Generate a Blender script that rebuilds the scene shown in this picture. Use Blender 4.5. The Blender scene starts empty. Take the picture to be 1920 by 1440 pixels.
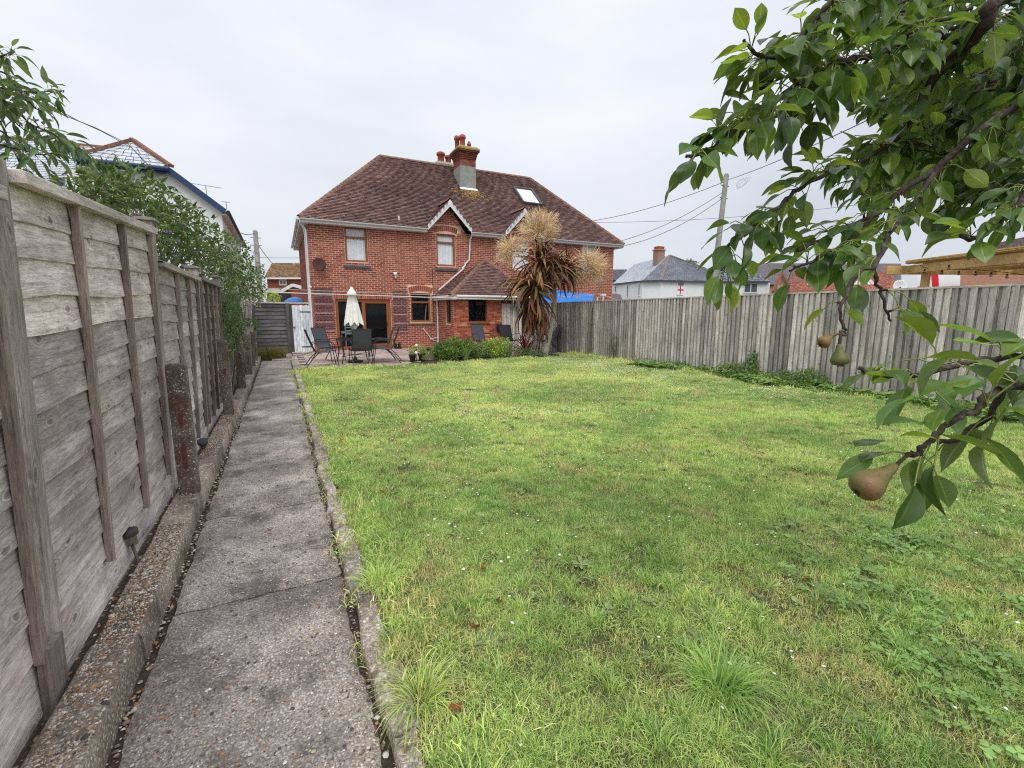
import bpy, math, random
import numpy as np
from mathutils import Vector, Matrix, Euler, noise as mnoise
DENOISE = False
random.seed(7); rng = np.random.default_rng(7)
R = math.radians
C = bpy.context.scene.collection
sc = bpy.context.scene

# ------------------------------------------------------------------ camera, sky, sun, exposure
FPX, EYE = 855.0, 1.45                      # focal length in photo pixels (1920 wide), eye height
PITCH = math.atan((720 - 586) / FPX)
YAW = math.atan((960 - 524) * math.cos(PITCH) / FPX)
cam = bpy.data.objects.new('camera', bpy.data.cameras.new('camera')); C.objects.link(cam)
cam.data.sensor_width = 36; cam.data.lens = FPX / 1920 * 36
cam.data.clip_start = 0.02; cam.data.clip_end = 3000
cam.location = (0, 0, EYE); cam.rotation_euler = (R(90) - PITCH, 0, -YAW)
sc.camera = cam

w = bpy.data.worlds.new('World'); sc.world = w; w.use_nodes = True
nt = w.node_tree; nt.nodes.clear()
SUN_EL, SUN_AZ = R(58), R(200)
sky = nt.nodes.new('ShaderNodeTexSky'); sky.sky_type = 'NISHITA'; sky.sun_disc = False
sky.sun_elevation = SUN_EL; sky.sun_rotation = SUN_AZ
bg = nt.nodes.new('ShaderNodeBackground'); wo = nt.nodes.new('ShaderNodeOutputWorld')
tc = nt.nodes.new('ShaderNodeTexCoord'); mp = nt.nodes.new('ShaderNodeMapping'); mp.inputs['Scale'].default_value = (1, 1, 3.0)
nz = nt.nodes.new('ShaderNodeTexNoise'); nz.inputs['Scale'].default_value = 1.6; nz.inputs['Detail'].default_value = 4; nz.inputs['Roughness'].default_value = .5
rp = nt.nodes.new('ShaderNodeValToRGB')
rp.color_ramp.elements[0].position = .32; rp.color_ramp.elements[0].color = (4.5, 4.78, 5.26, 1)
rp.color_ramp.elements[1].position = .68; rp.color_ramp.elements[1].color = (5.7, 5.96, 6.4, 1)
mx = nt.nodes.new('ShaderNodeMix'); mx.data_type = 'RGBA'; mx.inputs[0].default_value = .95
L = nt.links.new
L(tc.outputs['Generated'], mp.inputs[0]); L(mp.outputs[0], nz.inputs['Vector']); L(nz.outputs[0], rp.inputs[0])
# an overcast sky is brighter overhead than at the horizon
sx = nt.nodes.new('ShaderNodeSeparateXYZ'); L(tc.outputs['Generated'], sx.inputs[0])
mr = nt.nodes.new('ShaderNodeMapRange'); mr.inputs['From Min'].default_value = 0; mr.inputs['From Max'].default_value = 1
mr.inputs['To Min'].default_value = .95; mr.inputs['To Max'].default_value = 1.7; L(sx.outputs[2], mr.inputs[0])
vm = nt.nodes.new('ShaderNodeVectorMath'); vm.operation = 'SCALE'; L(rp.outputs[0], vm.inputs[0]); L(mr.outputs[0], vm.inputs['Scale'])
L(sky.outputs[0], mx.inputs[6]); L(vm.outputs[0], mx.inputs[7]); L(mx.outputs[2], bg.inputs[0]); bg.inputs[1].default_value = .1
L(bg.outputs[0], wo.inputs[0])
sun = bpy.data.objects.new('sun', bpy.data.lights.new('sun', 'SUN')); C.objects.link(sun)
sun.data.energy = 1.5; sun.data.angle = R(40); sun.data.color = (1, .97, .92)
sun.rotation_euler = (R(90) - SUN_EL, 0, R(180) - SUN_AZ + R(0))
sc.view_settings.view_transform = 'Standard'; sc.view_settings.look = 'None'
sc.cycles.use_denoising = DENOISE; sc.cycles.filter_width = 1.15
sc.view_settings.exposure = 0.45; sc.view_settings.gamma = 1; sc.view_settings.use_curve_mapping = False

# ------------------------------------------------------------------ geometry of the view (used only to survey real positions)
_cp, _sp, _cy, _sy = math.cos(PITCH), math.sin(PITCH), math.cos(YAW), math.sin(YAW)
_F = Vector((_sy * _cp, _cy * _cp, -_sp)); _R = Vector((_cy, -_sy, 0)); _U = _R.cross(_F)
EYEV = Vector((0, 0, EYE))
def ray(x, y): return _F * FPX + _R * (x - 960) + _U * (720 - y)
def atz(x, y, z=0.0): d = ray(x, y); return EYEV + d * ((z - EYE) / d.z)
def aty(x, y, Y): d = ray(x, y); return EYEV + d * (Y / d.y)
def atx(x, y, X): d = ray(x, y); return EYEV + d * (X / d.x)
def atd(x, y, dist): return EYEV + ray(x, y) * (dist / FPX)

# ------------------------------------------------------------------ object helpers
def props(o, label=None, cat=None, group=None, kind=None):
    if label: o['label'] = label
    if cat: o['category'] = cat
    if group: o['group'] = group
    if kind: o['kind'] = kind
    return o
def adopt(o, parent):
    if parent is not None:
        o.parent = parent
        loc = parent.get('_at')
        if loc is not None: o.matrix_parent_inverse = Matrix.Translation(-Vector(loc))
def thing(name, label, cat, at=(0, 0, 0), group=None):
    o = bpy.data.objects.new(name, None); C.objects.link(o); o.location = at; o['_at'] = list(at)
    o.empty_display_size = .1
    return props(o, label, cat, group)
def link(name, me, mat, parent=None, kind=None, loc=None):
    o = bpy.data.objects.new(name, me); C.objects.link(o)
    if mat is not None and not me.materials: me.materials.append(mat)
    adopt(o, parent)
    if loc is not None: o.location = loc
    if kind: o['kind'] = kind
    return o
def copy_tree(o, parent=None):
    c = o.copy(); C.objects.link(c)
    if parent is not None: c.parent = parent
    for ch in list(o.children): copy_tree(ch, c)
    return c
def npmesh(name, V, F, tint=None, smooth=False):
    """V (n,3), F (m,k) of one polygon size; tint (m,3) or None"""
    V = np.asarray(V, np.float32); F = np.asarray(F, np.int32); k = F.shape[1]
    me = bpy.data.meshes.new(name); me.vertices.add(len(V)); me.loops.add(F.size); me.polygons.add(len(F))
    me.vertices.foreach_set('co', V.ravel()); me.loops.foreach_set('vertex_index', F.ravel())
    me.polygons.foreach_set('loop_start', np.arange(0, F.size, k, dtype=np.int32))
    if smooth: me.polygons.foreach_set('use_smooth', np.ones(len(F), bool))
    me.update(calc_edges=True)
    if tint is not None:
        a = me.color_attributes.new('tint', 'FLOAT_COLOR', 'CORNER')
        t = np.concatenate([np.asarray(tint, np.float32), np.ones((len(F), 1), np.float32)], 1)
        a.data.foreach_set('color', np.repeat(t, k, axis=0).ravel())
    return me
class MB:
    def __init__(s): s.v = []; s.f = []; s.t = []; s.cur = (1, 1, 1); s.sm = []; s.smooth = False
    def quad(s, *p):
        b = len(s.v); s.v += [tuple(q) for q in p]; s.f.append(tuple(range(b, b + len(p)))); s.t.append(s.cur); s.sm.append(s.smooth); return s
    def add(s, vs, fs):
        b = len(s.v); s.v += [tuple(q) for q in vs]
        for f in fs: s.f.append(tuple(i + b for i in f)); s.t.append(s.cur); s.sm.append(s.smooth)
        return s
    def box(s, x0, x1, y0, y1, z0, z1, M=None):
        vs = [(x0, y0, z0), (x1, y0, z0), (x1, y1, z0), (x0, y1, z0), (x0, y0, z1), (x1, y0, z1), (x1, y1, z1), (x0, y1, z1)]
        if M is not None: vs = [tuple(M @ Vector(q)) for q in vs]
        return s.add(vs, [(3, 2, 1, 0), (4, 5, 6, 7), (0, 1, 5, 4), (1, 2, 6, 5), (2, 3, 7, 6), (3, 0, 4, 7)])
    def beam(s, a, b, w_, h, up=(0, 0, 1)):
        a = Vector(a); b = Vector(b); d = (b - a); l = d.length; d.normalize()
        u = Vector(up); r = d.cross(u)
        if r.length < 1e-4: r = d.cross(Vector((1, 0, 0)))
        r.normalize(); u = r.cross(d)
        M = Matrix((( r.x, d.x, u.x, a.x), (r.y, d.y, u.y, a.y), (r.z, d.z, u.z, a.z), (0, 0, 0, 1)))
        return s.box(-w_ / 2, w_ / 2, 0, l, -h / 2, h / 2, M)
    def tube(s, pts, rad, n=6, cap=True):
        pts = [Vector(p) for p in pts]; m = len(pts)
        rads = rad if isinstance(rad, (list, tuple)) else [rad] * m
        vs = []; prev = None
        for i, p in enumerate(pts):
            t = (pts[min(i + 1, m - 1)] - pts[max(i - 1, 0)]).normalized()
            if prev is None:
                r = t.cross(Vector((0, 0, 1)));
                if r.length < .05: r = t.cross(Vector((1, 0, 0)))
            else: r = prev - t * prev.dot(t)
            r.normalize(); prev = r; u = t.cross(r)
            for k in range(n):
                a = 2 * math.pi * k / n; vs.append(p + (r * math.cos(a) + u * math.sin(a)) * rads[i])
        fs = [(i * n + k, i * n + (k + 1) % n, (i + 1) * n + (k + 1) % n, (i + 1) * n + k) for i in range(m - 1) for k in range(n)]
        sm = s.smooth; s.smooth = True; s.add(vs, fs); s.smooth = sm
        if cap:
            b = len(s.v); s.v += [tuple(q) for q in vs[:n]] + [tuple(q) for q in vs[-n:]]
            s.f += [tuple(range(b + n - 1, b - 1, -1)), tuple(range(b + n, b + 2 * n))]; s.t += [s.cur] * 2; s.sm += [False] * 2
        return s
    def lathe(s, prof, at=(0, 0, 0), n=12, M=None):
        at = Vector(at); vs = []
        for r, z in prof:
            for k in range(n):
                a = 2 * math.pi * k / n; q = Vector((r * math.cos(a), r * math.sin(a), z))
                vs.append((M @ q if M is not None else q) + at)
        fs = [(i * n + k, i * n + (k + 1) % n, (i + 1) * n + (k + 1) % n, (i + 1) * n + k) for i in range(len(prof) - 1) for k in range(n)]
        sm = s.smooth; s.smooth = True; s.add(vs, fs); s.smooth = sm; return s
    def grid(s, P, close=False):
        """P rows of points"""
        n = len(P[0]); vs = [q for r in P for q in r]
        fs = [(i * n + k, i * n + k + 1, (i + 1) * n + k + 1, (i + 1) * n + k) for i in range(len(P) - 1) for k in range(n - 1)]
        return s.add(vs, fs)
    def mesh(s, name):
        me = bpy.data.meshes.new(name); me.from_pydata(s.v, [], s.f)
        me.polygons.foreach_set('use_smooth', s.sm)
        a = me.color_attributes.new('tint', 'FLOAT_COLOR', 'CORNER')
        n = np.array([len(f) for f in s.f]); t = np.concatenate([np.array(s.t, np.float32).reshape(-1, 3), np.ones((len(s.f), 1), np.float32)], 1)
        a.data.foreach_set('color', np.repeat(t, n, axis=0).ravel()); me.update(); return me
    def obj(s, name, mat, parent=None, kind=None, bevel=0):
        o = link(name, s.mesh(name), mat, parent, kind)
        if bevel:
            m = o.modifiers.new('bevel', 'BEVEL'); m.width = bevel; m.segments = 1; m.limit_method = 'ANGLE'
        return o

# ------------------------------------------------------------------ materials
def sr(r, g, b):  # sRGB 0-255 -> linear
    f = lambda c: (c / 255) / 12.92 if c <= 10 else ((c / 255 + .055) / 1.055) ** 2.4
    return (f(r), f(g), f(b))
class N:
    def __init__(s, name):
        s.m = bpy.data.materials.new(name); s.m.use_nodes = True; s.t = s.m.node_tree; s.n = s.t.nodes
        s.b = s.n['Principled BSDF']; s.out = s.n['Material Output']; s.b.inputs['Roughness'].default_value = .85
        s.b.inputs['Specular IOR Level'].default_value = .3
    def new(s, t, **k):
        x = s.n.new(t)
        for a, v in k.items(): setattr(x, a, v)
        return x
    def L(s, a, b): s.t.links.new(a, b)
    def coords(s, kind='Object', scale=(1, 1, 1), rand=False, rot=(0, 0, 0)):
        if kind == 'World': o = s.new('ShaderNodeNewGeometry').outputs['Position']
        else: o = s.new('ShaderNodeTexCoord').outputs[kind]
        if rand:
            oi = s.new('ShaderNodeObjectInfo'); v = s.new('ShaderNodeVectorMath', operation='SCALE'); v.inputs[0].default_value = (37, 53, 71)
            s.L(oi.outputs['Random'], v.inputs['Scale']); ad = s.new('ShaderNodeVectorMath', operation='ADD'); s.L(o, ad.inputs[0]); s.L(v.outputs[0], ad.inputs[1]); o = ad.outputs[0]
        m = s.new('ShaderNodeMapping'); m.inputs['Scale'].default_value = scale; m.inputs['Rotation'].default_value = rot; s.L(o, m.inputs[0]); return m.outputs[0]
    def noise(s, v, scale, detail=4, rough=.6, dist=0):
        x = s.new('ShaderNodeTexNoise'); x.inputs['Scale'].default_value = scale; x.inputs['Detail'].default_value = detail
        x.inputs['Roughness'].default_value = rough; x.inputs['Distortion'].default_value = dist; s.L(v, x.inputs['Vector']); return x.outputs[0]
    def voro(s, v, scale, out='Color', feature='F1', rnd=1):
        x = s.new('ShaderNodeTexVoronoi', feature=feature); x.inputs['Scale'].default_value = scale; x.inputs['Randomness'].default_value = rnd; s.L(v, x.inputs['Vector']); return x.outputs[out]
    def ramp(s, f, cols, interp='LINEAR'):
        x = s.new('ShaderNodeValToRGB'); e = x.color_ramp.elements; x.color_ramp.interpolation = interp
        while len(e) < len(cols): e.new(.5)
        for i, (p, c) in enumerate(cols):
            e[i].position = p; e[i].color = (c, c, c, 1) if isinstance(c, (int, float)) else (*c, 1)
        s.L(f, x.inputs[0]); return x.outputs[0]
    def mix(s, a, b, fac=.5, blend='MIX'):
        x = s.new('ShaderNodeMix', data_type='RGBA', blend_type=blend)
        for q, i in ((fac, 0), (a, 6), (b, 7)):
            if isinstance(q, (int, float)): x.inputs[i].default_value = q if i == 0 else (q, q, q, 1)
            elif isinstance(q, tuple): x.inputs[i].default_value = (*q, 1)
            else: s.L(q, x.inputs[i])
        return x.outputs[2]
    def math(s, op, a, b=0.0):
        x = s.new('ShaderNodeMath', operation=op)
        for q, i in ((a, 0), (b, 1)):
            if isinstance(q, (int, float)): x.inputs[i].default_value = q
            else: s.L(q, x.inputs[i])
        return x.outputs[0]
    def attr(s, name='tint'):
        x = s.new('ShaderNodeAttribute'); x.attribute_name = name; return x.outputs['Color']
    def rand(s): return s.new('ShaderNodeObjectInfo').outputs['Random']
    def bump(s, h, strength=.5, dist=.01):
        x = s.new('ShaderNodeBump'); x.inputs['Strength'].default_value = strength; x.inputs['Distance'].default_value = dist
        s.L(h, x.inputs['Height']); s.L(x.outputs[0], s.b.inputs['Normal'])
    def col(s, c):
        if isinstance(c, tuple): s.b.inputs['Base Color'].default_value = (*c, 1)
        else: s.L(c, s.b.inputs['Base Color'])
        return s
    def translucent(s, c, fac=.35):
        tr = s.new('ShaderNodeBsdfTranslucent'); mxs = s.new('ShaderNodeMixShader'); mxs.inputs[0].default_value = fac
        if isinstance(c, tuple): tr.inputs[0].default_value = (*c, 1)
        else: s.L(c, tr.inputs[0])
        s.L(s.b.outputs[0], mxs.inputs[1]); s.L(tr.outputs[0], mxs.inputs[2]); s.L(mxs.outputs[0], s.out.inputs[0])

def wood(name, grain, dark, light, tintc=None, fine=1.0, green=0.0, rscale=.25, knots=True):
    n = N(name); sc3 = {'X': (.55, 6, 6), 'Y': (6, .55, 6), 'Z': (6, 6, .4)}[grain]
    v = n.coords('Object', sc3, rand=True)
    a = n.noise(v, 3.2 * fine, 6, .7, .8); b = n.noise(v, 17 * fine, 5, .8, .4); b3 = n.noise(v, 55 * fine, 3, .8)
    c = n.ramp(a, [(.25, dark), (.48, tuple((d + l) / 2 for d, l in zip(dark, light))), (.72, light)])
    c = n.mix(c, n.ramp(b, [(.34, .5), (.47, 1.0), (.66, 1.28)]), .9, 'MULTIPLY'); c = n.mix(c, n.ramp(b3, [(.38, .72), (.58, 1.18)]), .8, 'MULTIPLY')
    v2 = n.coords('Object', (1, 1, 1), rand=True)
    c = n.mix(c, n.ramp(n.noise(v2, 2.4, 3), [(.3, .74), (.7, 1.28)]), .9, 'MULTIPLY')
    if knots:
        vk = n.coords('Object', (1, 1, 1), rand=True); sp_ = n.new('ShaderNodeSeparateXYZ'); cb = n.new('ShaderNodeCombineXYZ'); n.L(vk, sp_.inputs[0])
        wob = n.math('MULTIPLY', n.noise(vk, 9, 2), .06)
        along, across = {'X': (0, 2), 'Y': (1, 2), 'Z': (2, 1)}[grain]
        n.L(n.math('MULTIPLY', n.math('ADD', sp_.outputs[along], wob), 2.4), cb.inputs[0]); n.L(n.math('MULTIPLY', n.math('ADD', sp_.outputs[across], wob), 5.0), cb.inputs[1])
        vr = n.new('ShaderNodeTexVoronoi', voronoi_dimensions='2D'); vr.inputs['Scale'].default_value = 1.0; n.L(cb.outputs[0], vr.inputs['Vector'])
        c = n.mix(c, n.ramp(vr.outputs['Distance'], [(.0, .32), (.05, .5), (.075, 1.3), (.10, .72), (.14, 1.12), (.20, .86), (.27, 1.04), (.36, 1.0)]), .85, 'MULTIPLY')
    if tintc: c = n.mix(c, tintc, n.ramp(n.noise(v2, 3.5, 4), [(.5, 0.0), (.72, .55)]))
    rc = n.ramp(n.rand(), [(0, 1 - rscale), (1, 1 + rscale)]); c = n.mix(c, rc, 1.0, 'MULTIPLY')
    n.col(n.mix(c, n.attr(), 1.0, 'MULTIPLY')); n.bump(b, .5, .004); n.b.inputs['Roughness'].default_value = .9; return n.m
def plain(name, c, rough=.6, var=.15, scale=6, bump=0, metal=0, spec=.3, dirt=None, tint=True):
    n = N(name); v = n.coords('World'); nz_ = n.noise(v, scale, 5, .65)
    cc = n.mix(c, n.ramp(nz_, [(.3, 1 - var), (.7, 1 + var)]), 1.0, 'MULTIPLY')
    if dirt: cc = n.mix(cc, dirt[0], n.ramp(n.noise(v, dirt[1], 6, .7), [(dirt[2], 0.0), (min(dirt[2] + .2, 1), dirt[3])]))
    if tint: cc = n.mix(cc, n.attr(), 1.0, 'MULTIPLY')
    n.col(cc)
    if bump: n.bump(nz_, bump, .01)
    n.b.inputs['Roughness'].default_value = rough; n.b.inputs['Metallic'].default_value = metal; n.b.inputs['Specular IOR Level'].default_value = spec; return n.m
def leafmat(name, top, under=None, var=.3, gloss=.45, trans=.3, tcol=None, inst=False, hue=None):
    n = N(name); g = n.new('ShaderNodeNewGeometry').outputs['Backfacing']
    rr = n.ramp(n.rand(), [(0, 1 - var), (1, 1 + var)])
    c = n.mix(top, under, g) if under else None
    c = n.mix(c if c is not None else top, rr, 1.0, 'MULTIPLY')
    if hue: c = n.mix(c, hue, n.ramp(n.noise(n.coords('World'), 2.5, 3), [(.42, 0.0), (.68, .7)]))
    vv = n.coords('World'); c = n.mix(c, n.ramp(n.noise(vv, 60, 3), [(.3, .8), (.7, 1.15)]), .7, 'MULTIPLY')
    c = n.mix(c, n.attr(), 1.0, 'MULTIPLY'); n.col(c)
    c = n.mix(c, sr(112, 84, 44), n.ramp(n.noise(n.coords('World', (1, 1, 1)), 46, 4, .7), [(.66, 0.0), (.72, .7)])); n.col(c)
    n.b.inputs['Roughness'].default_value = gloss; n.b.inputs['Specular IOR Level'].default_value = .4
    if trans: n.translucent(n.mix(c, tcol or (1.25, 1.5, .6), 1.0, 'MULTIPLY'), trans)
    return n.m

def brickmat(name, cols, var=1.0):
    n = N(name); v = n.coords('World')
    c = n.mix(n.attr(), n.ramp(n.noise(v, 30, 5, .7), [(.3, .72), (.7, 1.2)]), .8, 'MULTIPLY')
    c = n.mix(c, n.ramp(n.noise(v, .8, 4), [(.3, .9), (.7, 1.08)]), 1.0, 'MULTIPLY')
    c = n.mix(c, sr(150, 126, 112), n.ramp(n.noise(v, 1.3, 6, .7), [(.56, 0.0), (.78, .28)]))
    n.col(c); n.bump(n.noise(v, 90, 4), .4, .004); return n.m

def aggregate(name, base_d, base_l, size=70, pebble=.35, moss=None, dark=None, rough=.95):
    """washed concrete: small stones of many colours in a cement paste"""
    n = N(name); v = n.coords('World')
    cell = n.voro(v, size, 'Color'); dist = n.voro(v, size, 'Distance')
    sepc = n.new('ShaderNodeSeparateColor'); n.L(cell, sepc.inputs[0])
    stone = n.ramp(sepc.outputs[0], [(0, sr(74, 68, 66)), (.2, sr(120, 108, 100)), (.4, sr(170, 128, 98)), (.55, sr(176, 160, 142)), (.75, sr(206, 194, 178)), (1, sr(238, 230, 220))])
    paste = n.mix(base_d, base_l, n.ramp(n.noise(v, 2.2, 6, .7), [(.35, 0.0), (.65, 1.0)]))
    fine = n.noise(v, 130, 4, .85); paste = n.mix(paste, n.ramp(fine, [(.36, .42), (.5, .95), (.64, 1.5)]), .95, 'MULTIPLY')
    show = n.math('MULTIPLY', n.ramp(dist, [(.28, 1.0), (.42, 0.0)]), n.ramp(sepc.outputs[1], [(1 - pebble, 0.0), (1 - pebble + .04, 1.0)]))
    c = n.mix(paste, stone, show)
    c = n.mix(c, n.ramp(n.noise(v, .9, 5, .65), [(.34, .55), (.5, .95), (.66, 1.28)]), 1.0, 'MULTIPLY')
    c = n.mix(c, n.ramp(dist, [(.3, 1.12), (.62, .5)]), .8, 'MULTIPLY')  # gaps between stones darkened in the colour, a painted occlusion
    if moss: c = n.mix(c, moss, n.ramp(n.noise(v, 9, 6, .7), [(.5, 0.0), (.64, .85)]))
    if dark: c = n.mix(c, dark, n.ramp(n.noise(v, 2.6, 7, .78), [(.49, 0.0), (.62, .72)]))
    c = n.mix(c, n.attr(), 1.0, 'MULTIPLY')
    n.col(c); n.bump(n.mix(n.ramp(dist, [(0, 1.0), (.5, 0.0)]), fine, .5), .7, .006); n.b.inputs['Roughness'].default_value = rough; return n.m
def glass(name, tint=(.6, .65, .7), rough=.02, trans=.75):
    n = N(name); n.b.inputs['Base Color'].default_value = (.02, .025, .03, 1); n.b.inputs['Roughness'].default_value = rough; n.b.inputs['Specular IOR Level'].default_value = .8
    t = n.new('ShaderNodeBsdfTransparent'); t.inputs[0].default_value = (*tint, 1); m = n.new('ShaderNodeMixShader'); m.inputs[0].default_value = trans
    n.L(n.b.outputs[0], m.inputs[1]); n.L(t.outputs[0], m.inputs[2]); n.L(m.outputs[0], n.out.inputs[0]); return n.m

m_fl = wood('weathered_larch', 'Y', sr(132, 119, 117), sr(228, 217, 215), tintc=sr(166, 142, 134))
m_batten = wood('batten_wood', 'Z', sr(104, 90, 86), sr(172, 157, 150), knots=False)
m_rail = wood('rail_wood', 'Y', sr(140, 130, 126), sr(206, 196, 190), knots=False)
m_post = wood('post_wood', 'Z', sr(122, 113, 108), sr(190, 179, 173))
m_dark = wood('old_dark_wood', 'X', sr(62, 60, 60), sr(128, 126, 126))
m_darkv = wood('old_dark_wood_vertical', 'Z', sr(60, 58, 56), sr(140, 136, 132))
m_fr = wood('silvered_featheredge', 'Z', sr(160, 152, 148), sr(240, 232, 227), tintc=sr(198, 186, 178), fine=1.3, rscale=.28)
m_pine = wood('pergola_pine', 'X', sr(176, 136, 82), sr(222, 190, 130), rscale=.1)
m_white_wood = wood('flaking_white_paint', 'Z', sr(176, 184, 192), sr(246, 250, 254), fine=.7, rscale=.06, knots=False)
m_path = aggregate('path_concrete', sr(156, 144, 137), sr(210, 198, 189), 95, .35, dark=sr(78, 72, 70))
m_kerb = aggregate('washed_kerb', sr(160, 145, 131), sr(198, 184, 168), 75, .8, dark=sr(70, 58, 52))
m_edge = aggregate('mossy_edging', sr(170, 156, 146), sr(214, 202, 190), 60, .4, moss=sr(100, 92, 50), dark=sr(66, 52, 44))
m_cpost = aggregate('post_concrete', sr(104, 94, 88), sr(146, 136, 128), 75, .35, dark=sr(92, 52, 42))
m_paver = plain('pink_paver', sr(178, 160, 152), .9, .25, 8, .4, dirt=(sr(96, 88, 80), 3, .5, .5))
m_soil = plain('soil', sr(66, 54, 46), 1, .5, 40, .8)
m_dirt = plain('ground_earth', sr(98, 92, 70), 1, .3, 3, .5)
m_brick = brickmat('red_brick', None)
m_mortar = plain('pink_mortar', sr(226, 190, 168), .95, .18, 5, .3, dirt=(sr(150, 130, 122), 1.2, .55, .6))
m_mortar_old = plain('pale_mortar', sr(188, 140, 120), .95, .2, 9, .3)
m_tile = brickmat('clay_tile', None)
m_roofbase = plain('roof_underlay', sr(50, 34, 34), 1, .2)
m_hip = plain('ridge_tile', sr(132, 100, 88), .95, .25, 14, .5, dirt=(sr(160, 124, 70), 6, .5, .6))
m_upvc = plain('white_plastic', (.78, .79, .8), .35, .05, 3, dirt=(sr(170, 172, 170), 4, .6, .35))
m_whitepaint = plain('white_paint', (.7, .72, .74), .7, .08, 3, dirt=(sr(150, 146, 138), 3, .6, .45))
m_barge = plain('white_bargeboard', (.78, .79, .8), .5, .03, 2)
m_frame = plain('brown_window_frame', sr(142, 84, 46), .4, .1, 20, spec=.5)
m_glass = glass('window_glass', (1, 1, 1), .02, .93)
m_glassd = glass('dark_glass', (.7, .72, .7), .02, .72)
m_curtain = plain('net_curtain', (.84, .88, .93), .9, .12, 8)
m_room = plain('room_inside', (.09, .085, .08), .9, .3, 1)
m_sill = plain('slate_sill', sr(84, 88, 92), .8, .2, 10, .3)
m_sillb = plain('stone_sill', sr(150, 134, 120), .9, .2, 10, .3)
m_lead = plain('render_grey', sr(146, 148, 142), .9, .2, 7, .3, dirt=(sr(110, 112, 106), 4, .5, .6))
m_blackmetal = plain('black_frame', sr(58, 60, 64), .45, .1, 5, metal=.2)
m_black = plain('black_plastic', (.02, .02, .022), .5, .1)
m_sling = plain('sling_fabric', sr(78, 81, 88), .8, .12, 40, .2)
m_slingd = plain('sling_fabric_dark', sr(52, 54, 60), .8, .12, 40, .2)
m_canvas = plain('cream_canvas', sr(240, 238, 230), .9, .07, 5, .2, dirt=(sr(168, 168, 160), 6, .55, .5))
m_dish = plain('dish_mesh', sr(78, 48, 44), .7, .2)
m_terracotta = plain('terracotta', sr(176, 92, 74), .85, .2, 8, .2, dirt=(sr(110, 80, 70), 8, .5, .5))
m_lichen = plain('lichen_mortar', sr(150, 132, 84), 1, .35, 14, .8, dirt=(sr(120, 112, 90), 10, .5, .6))
m_bluetarp = plain('blue_tarpaulin', sr(40, 120, 205), .5, .12, 4)
m_cable = plain('cable', sr(124, 128, 136), .7, .1)
m_pole = wood('pole_wood', 'Z', sr(112, 110, 100), sr(176, 174, 166), rscale=.05)
m_slate = brickmat('slate', None)
m_render = plain('white_render', (.82, .83, .85), .9, .05, 2, dirt=(sr(178, 176, 172), 1.5, .58, .4))
m_blue = plain('dark_blue_paint', sr(46, 66, 104), .5, .1)
m_bark = plain('pear_bark', sr(66, 54, 52), .95, .35, 50, .9, dirt=(sr(118, 116, 104), 30, .5, .7))
m_barkg = plain('grey_bark', sr(150, 144, 132), .95, .25, 30, .8, dirt=(sr(90, 84, 72), 12, .5, .6))
m_stem = plain('green_stem', sr(132, 140, 74), .6, .1)
m_pear = None
m_leaf = leafmat('pear_leaf', sr(86, 110, 56), sr(122, 140, 90), .5, .30, .32, tcol=(1.5, 1.6, .55))
m_cherry = leafmat('cherry_leaf', sr(84, 108, 66), sr(128, 144, 112), .3, .5, .25)
m_bud = leafmat('shrub_leaf', sr(98, 120, 70), sr(146, 158, 124), .3, .55, .22, hue=sr(108, 134, 66))
m_grass = None
# ------------------------------------------------------------------ ground, lawn, path
def fbm(x, y, s=1.0, seed=0.0): return mnoise.fractal(Vector((x * s + seed, y * s - seed, seed)), 1.0, 2.0, 4)
def lawn_z(x, y):
    return .035 + .022 * fbm(x, y, .8, 3.1) + .012 * fbm(x, y, 3.2, 9.7)
def sheet(name, x0, x1, y0, y1, z, mat, kind='structure'):
    mb = MB(); mb.quad((x0, y0, z), (x1, y0, z), (x1, y1, z), (x0, y1, z)); return mb.obj(name, mat, None, kind)
sheet('ground', -900, 900, -300, 1500, -.07, m_dirt)
sheet('soil_strip', -1.1, 9.3, -2.0, 18.7, -.03, m_soil)

n = N('lawn_soil'); v = n.coords('World')
c = n.ramp(n.noise(v, 1.6, 5, .6), [(.3, sr(66, 76, 40)), (.55, sr(92, 92, 56)), (.75, sr(136, 124, 90))])
c = n.mix(c, n.ramp(n.noise(v, 45, 4, .8), [(.3, .45), (.65, 1.1)]), 1.0, 'MULTIPLY'); n.col(c); n.b.inputs['Roughness'].default_value = 1
m_lawn = n.m
n = N('grass_blade'); v = n.coords('World')
big = n.noise(v, .55, 4, .6, .4); mid = n.noise(v, 2.6, 5, .65)
c = n.ramp(big, [(.30, sr(160, 186, 120)), (.45, sr(184, 206, 134)), (.58, sr(212, 226, 152)), (.72, sr(230, 234, 180))])
c = n.mix(c, sr(116, 142, 80), n.ramp(mid, [(.30, .5), (.44, 0.0)]))
c = n.mix(c, sr(206, 192, 150), n.ramp(n.noise(n.coords('World', (1, 1, 1), rot=(0, 0, .7)), 1.7, 6, .75), [(.50, 0.0), (.66, .75)]))
c = n.mix(c, n.attr(), 1.0, 'MULTIPLY'); n.col(c); n.b.inputs['Roughness'].default_value = .6
n.translucent(n.mix(c, (1.08, 1.14, .72), 1.0, 'MULTIPLY'), .35); m_grass = n.m

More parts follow.
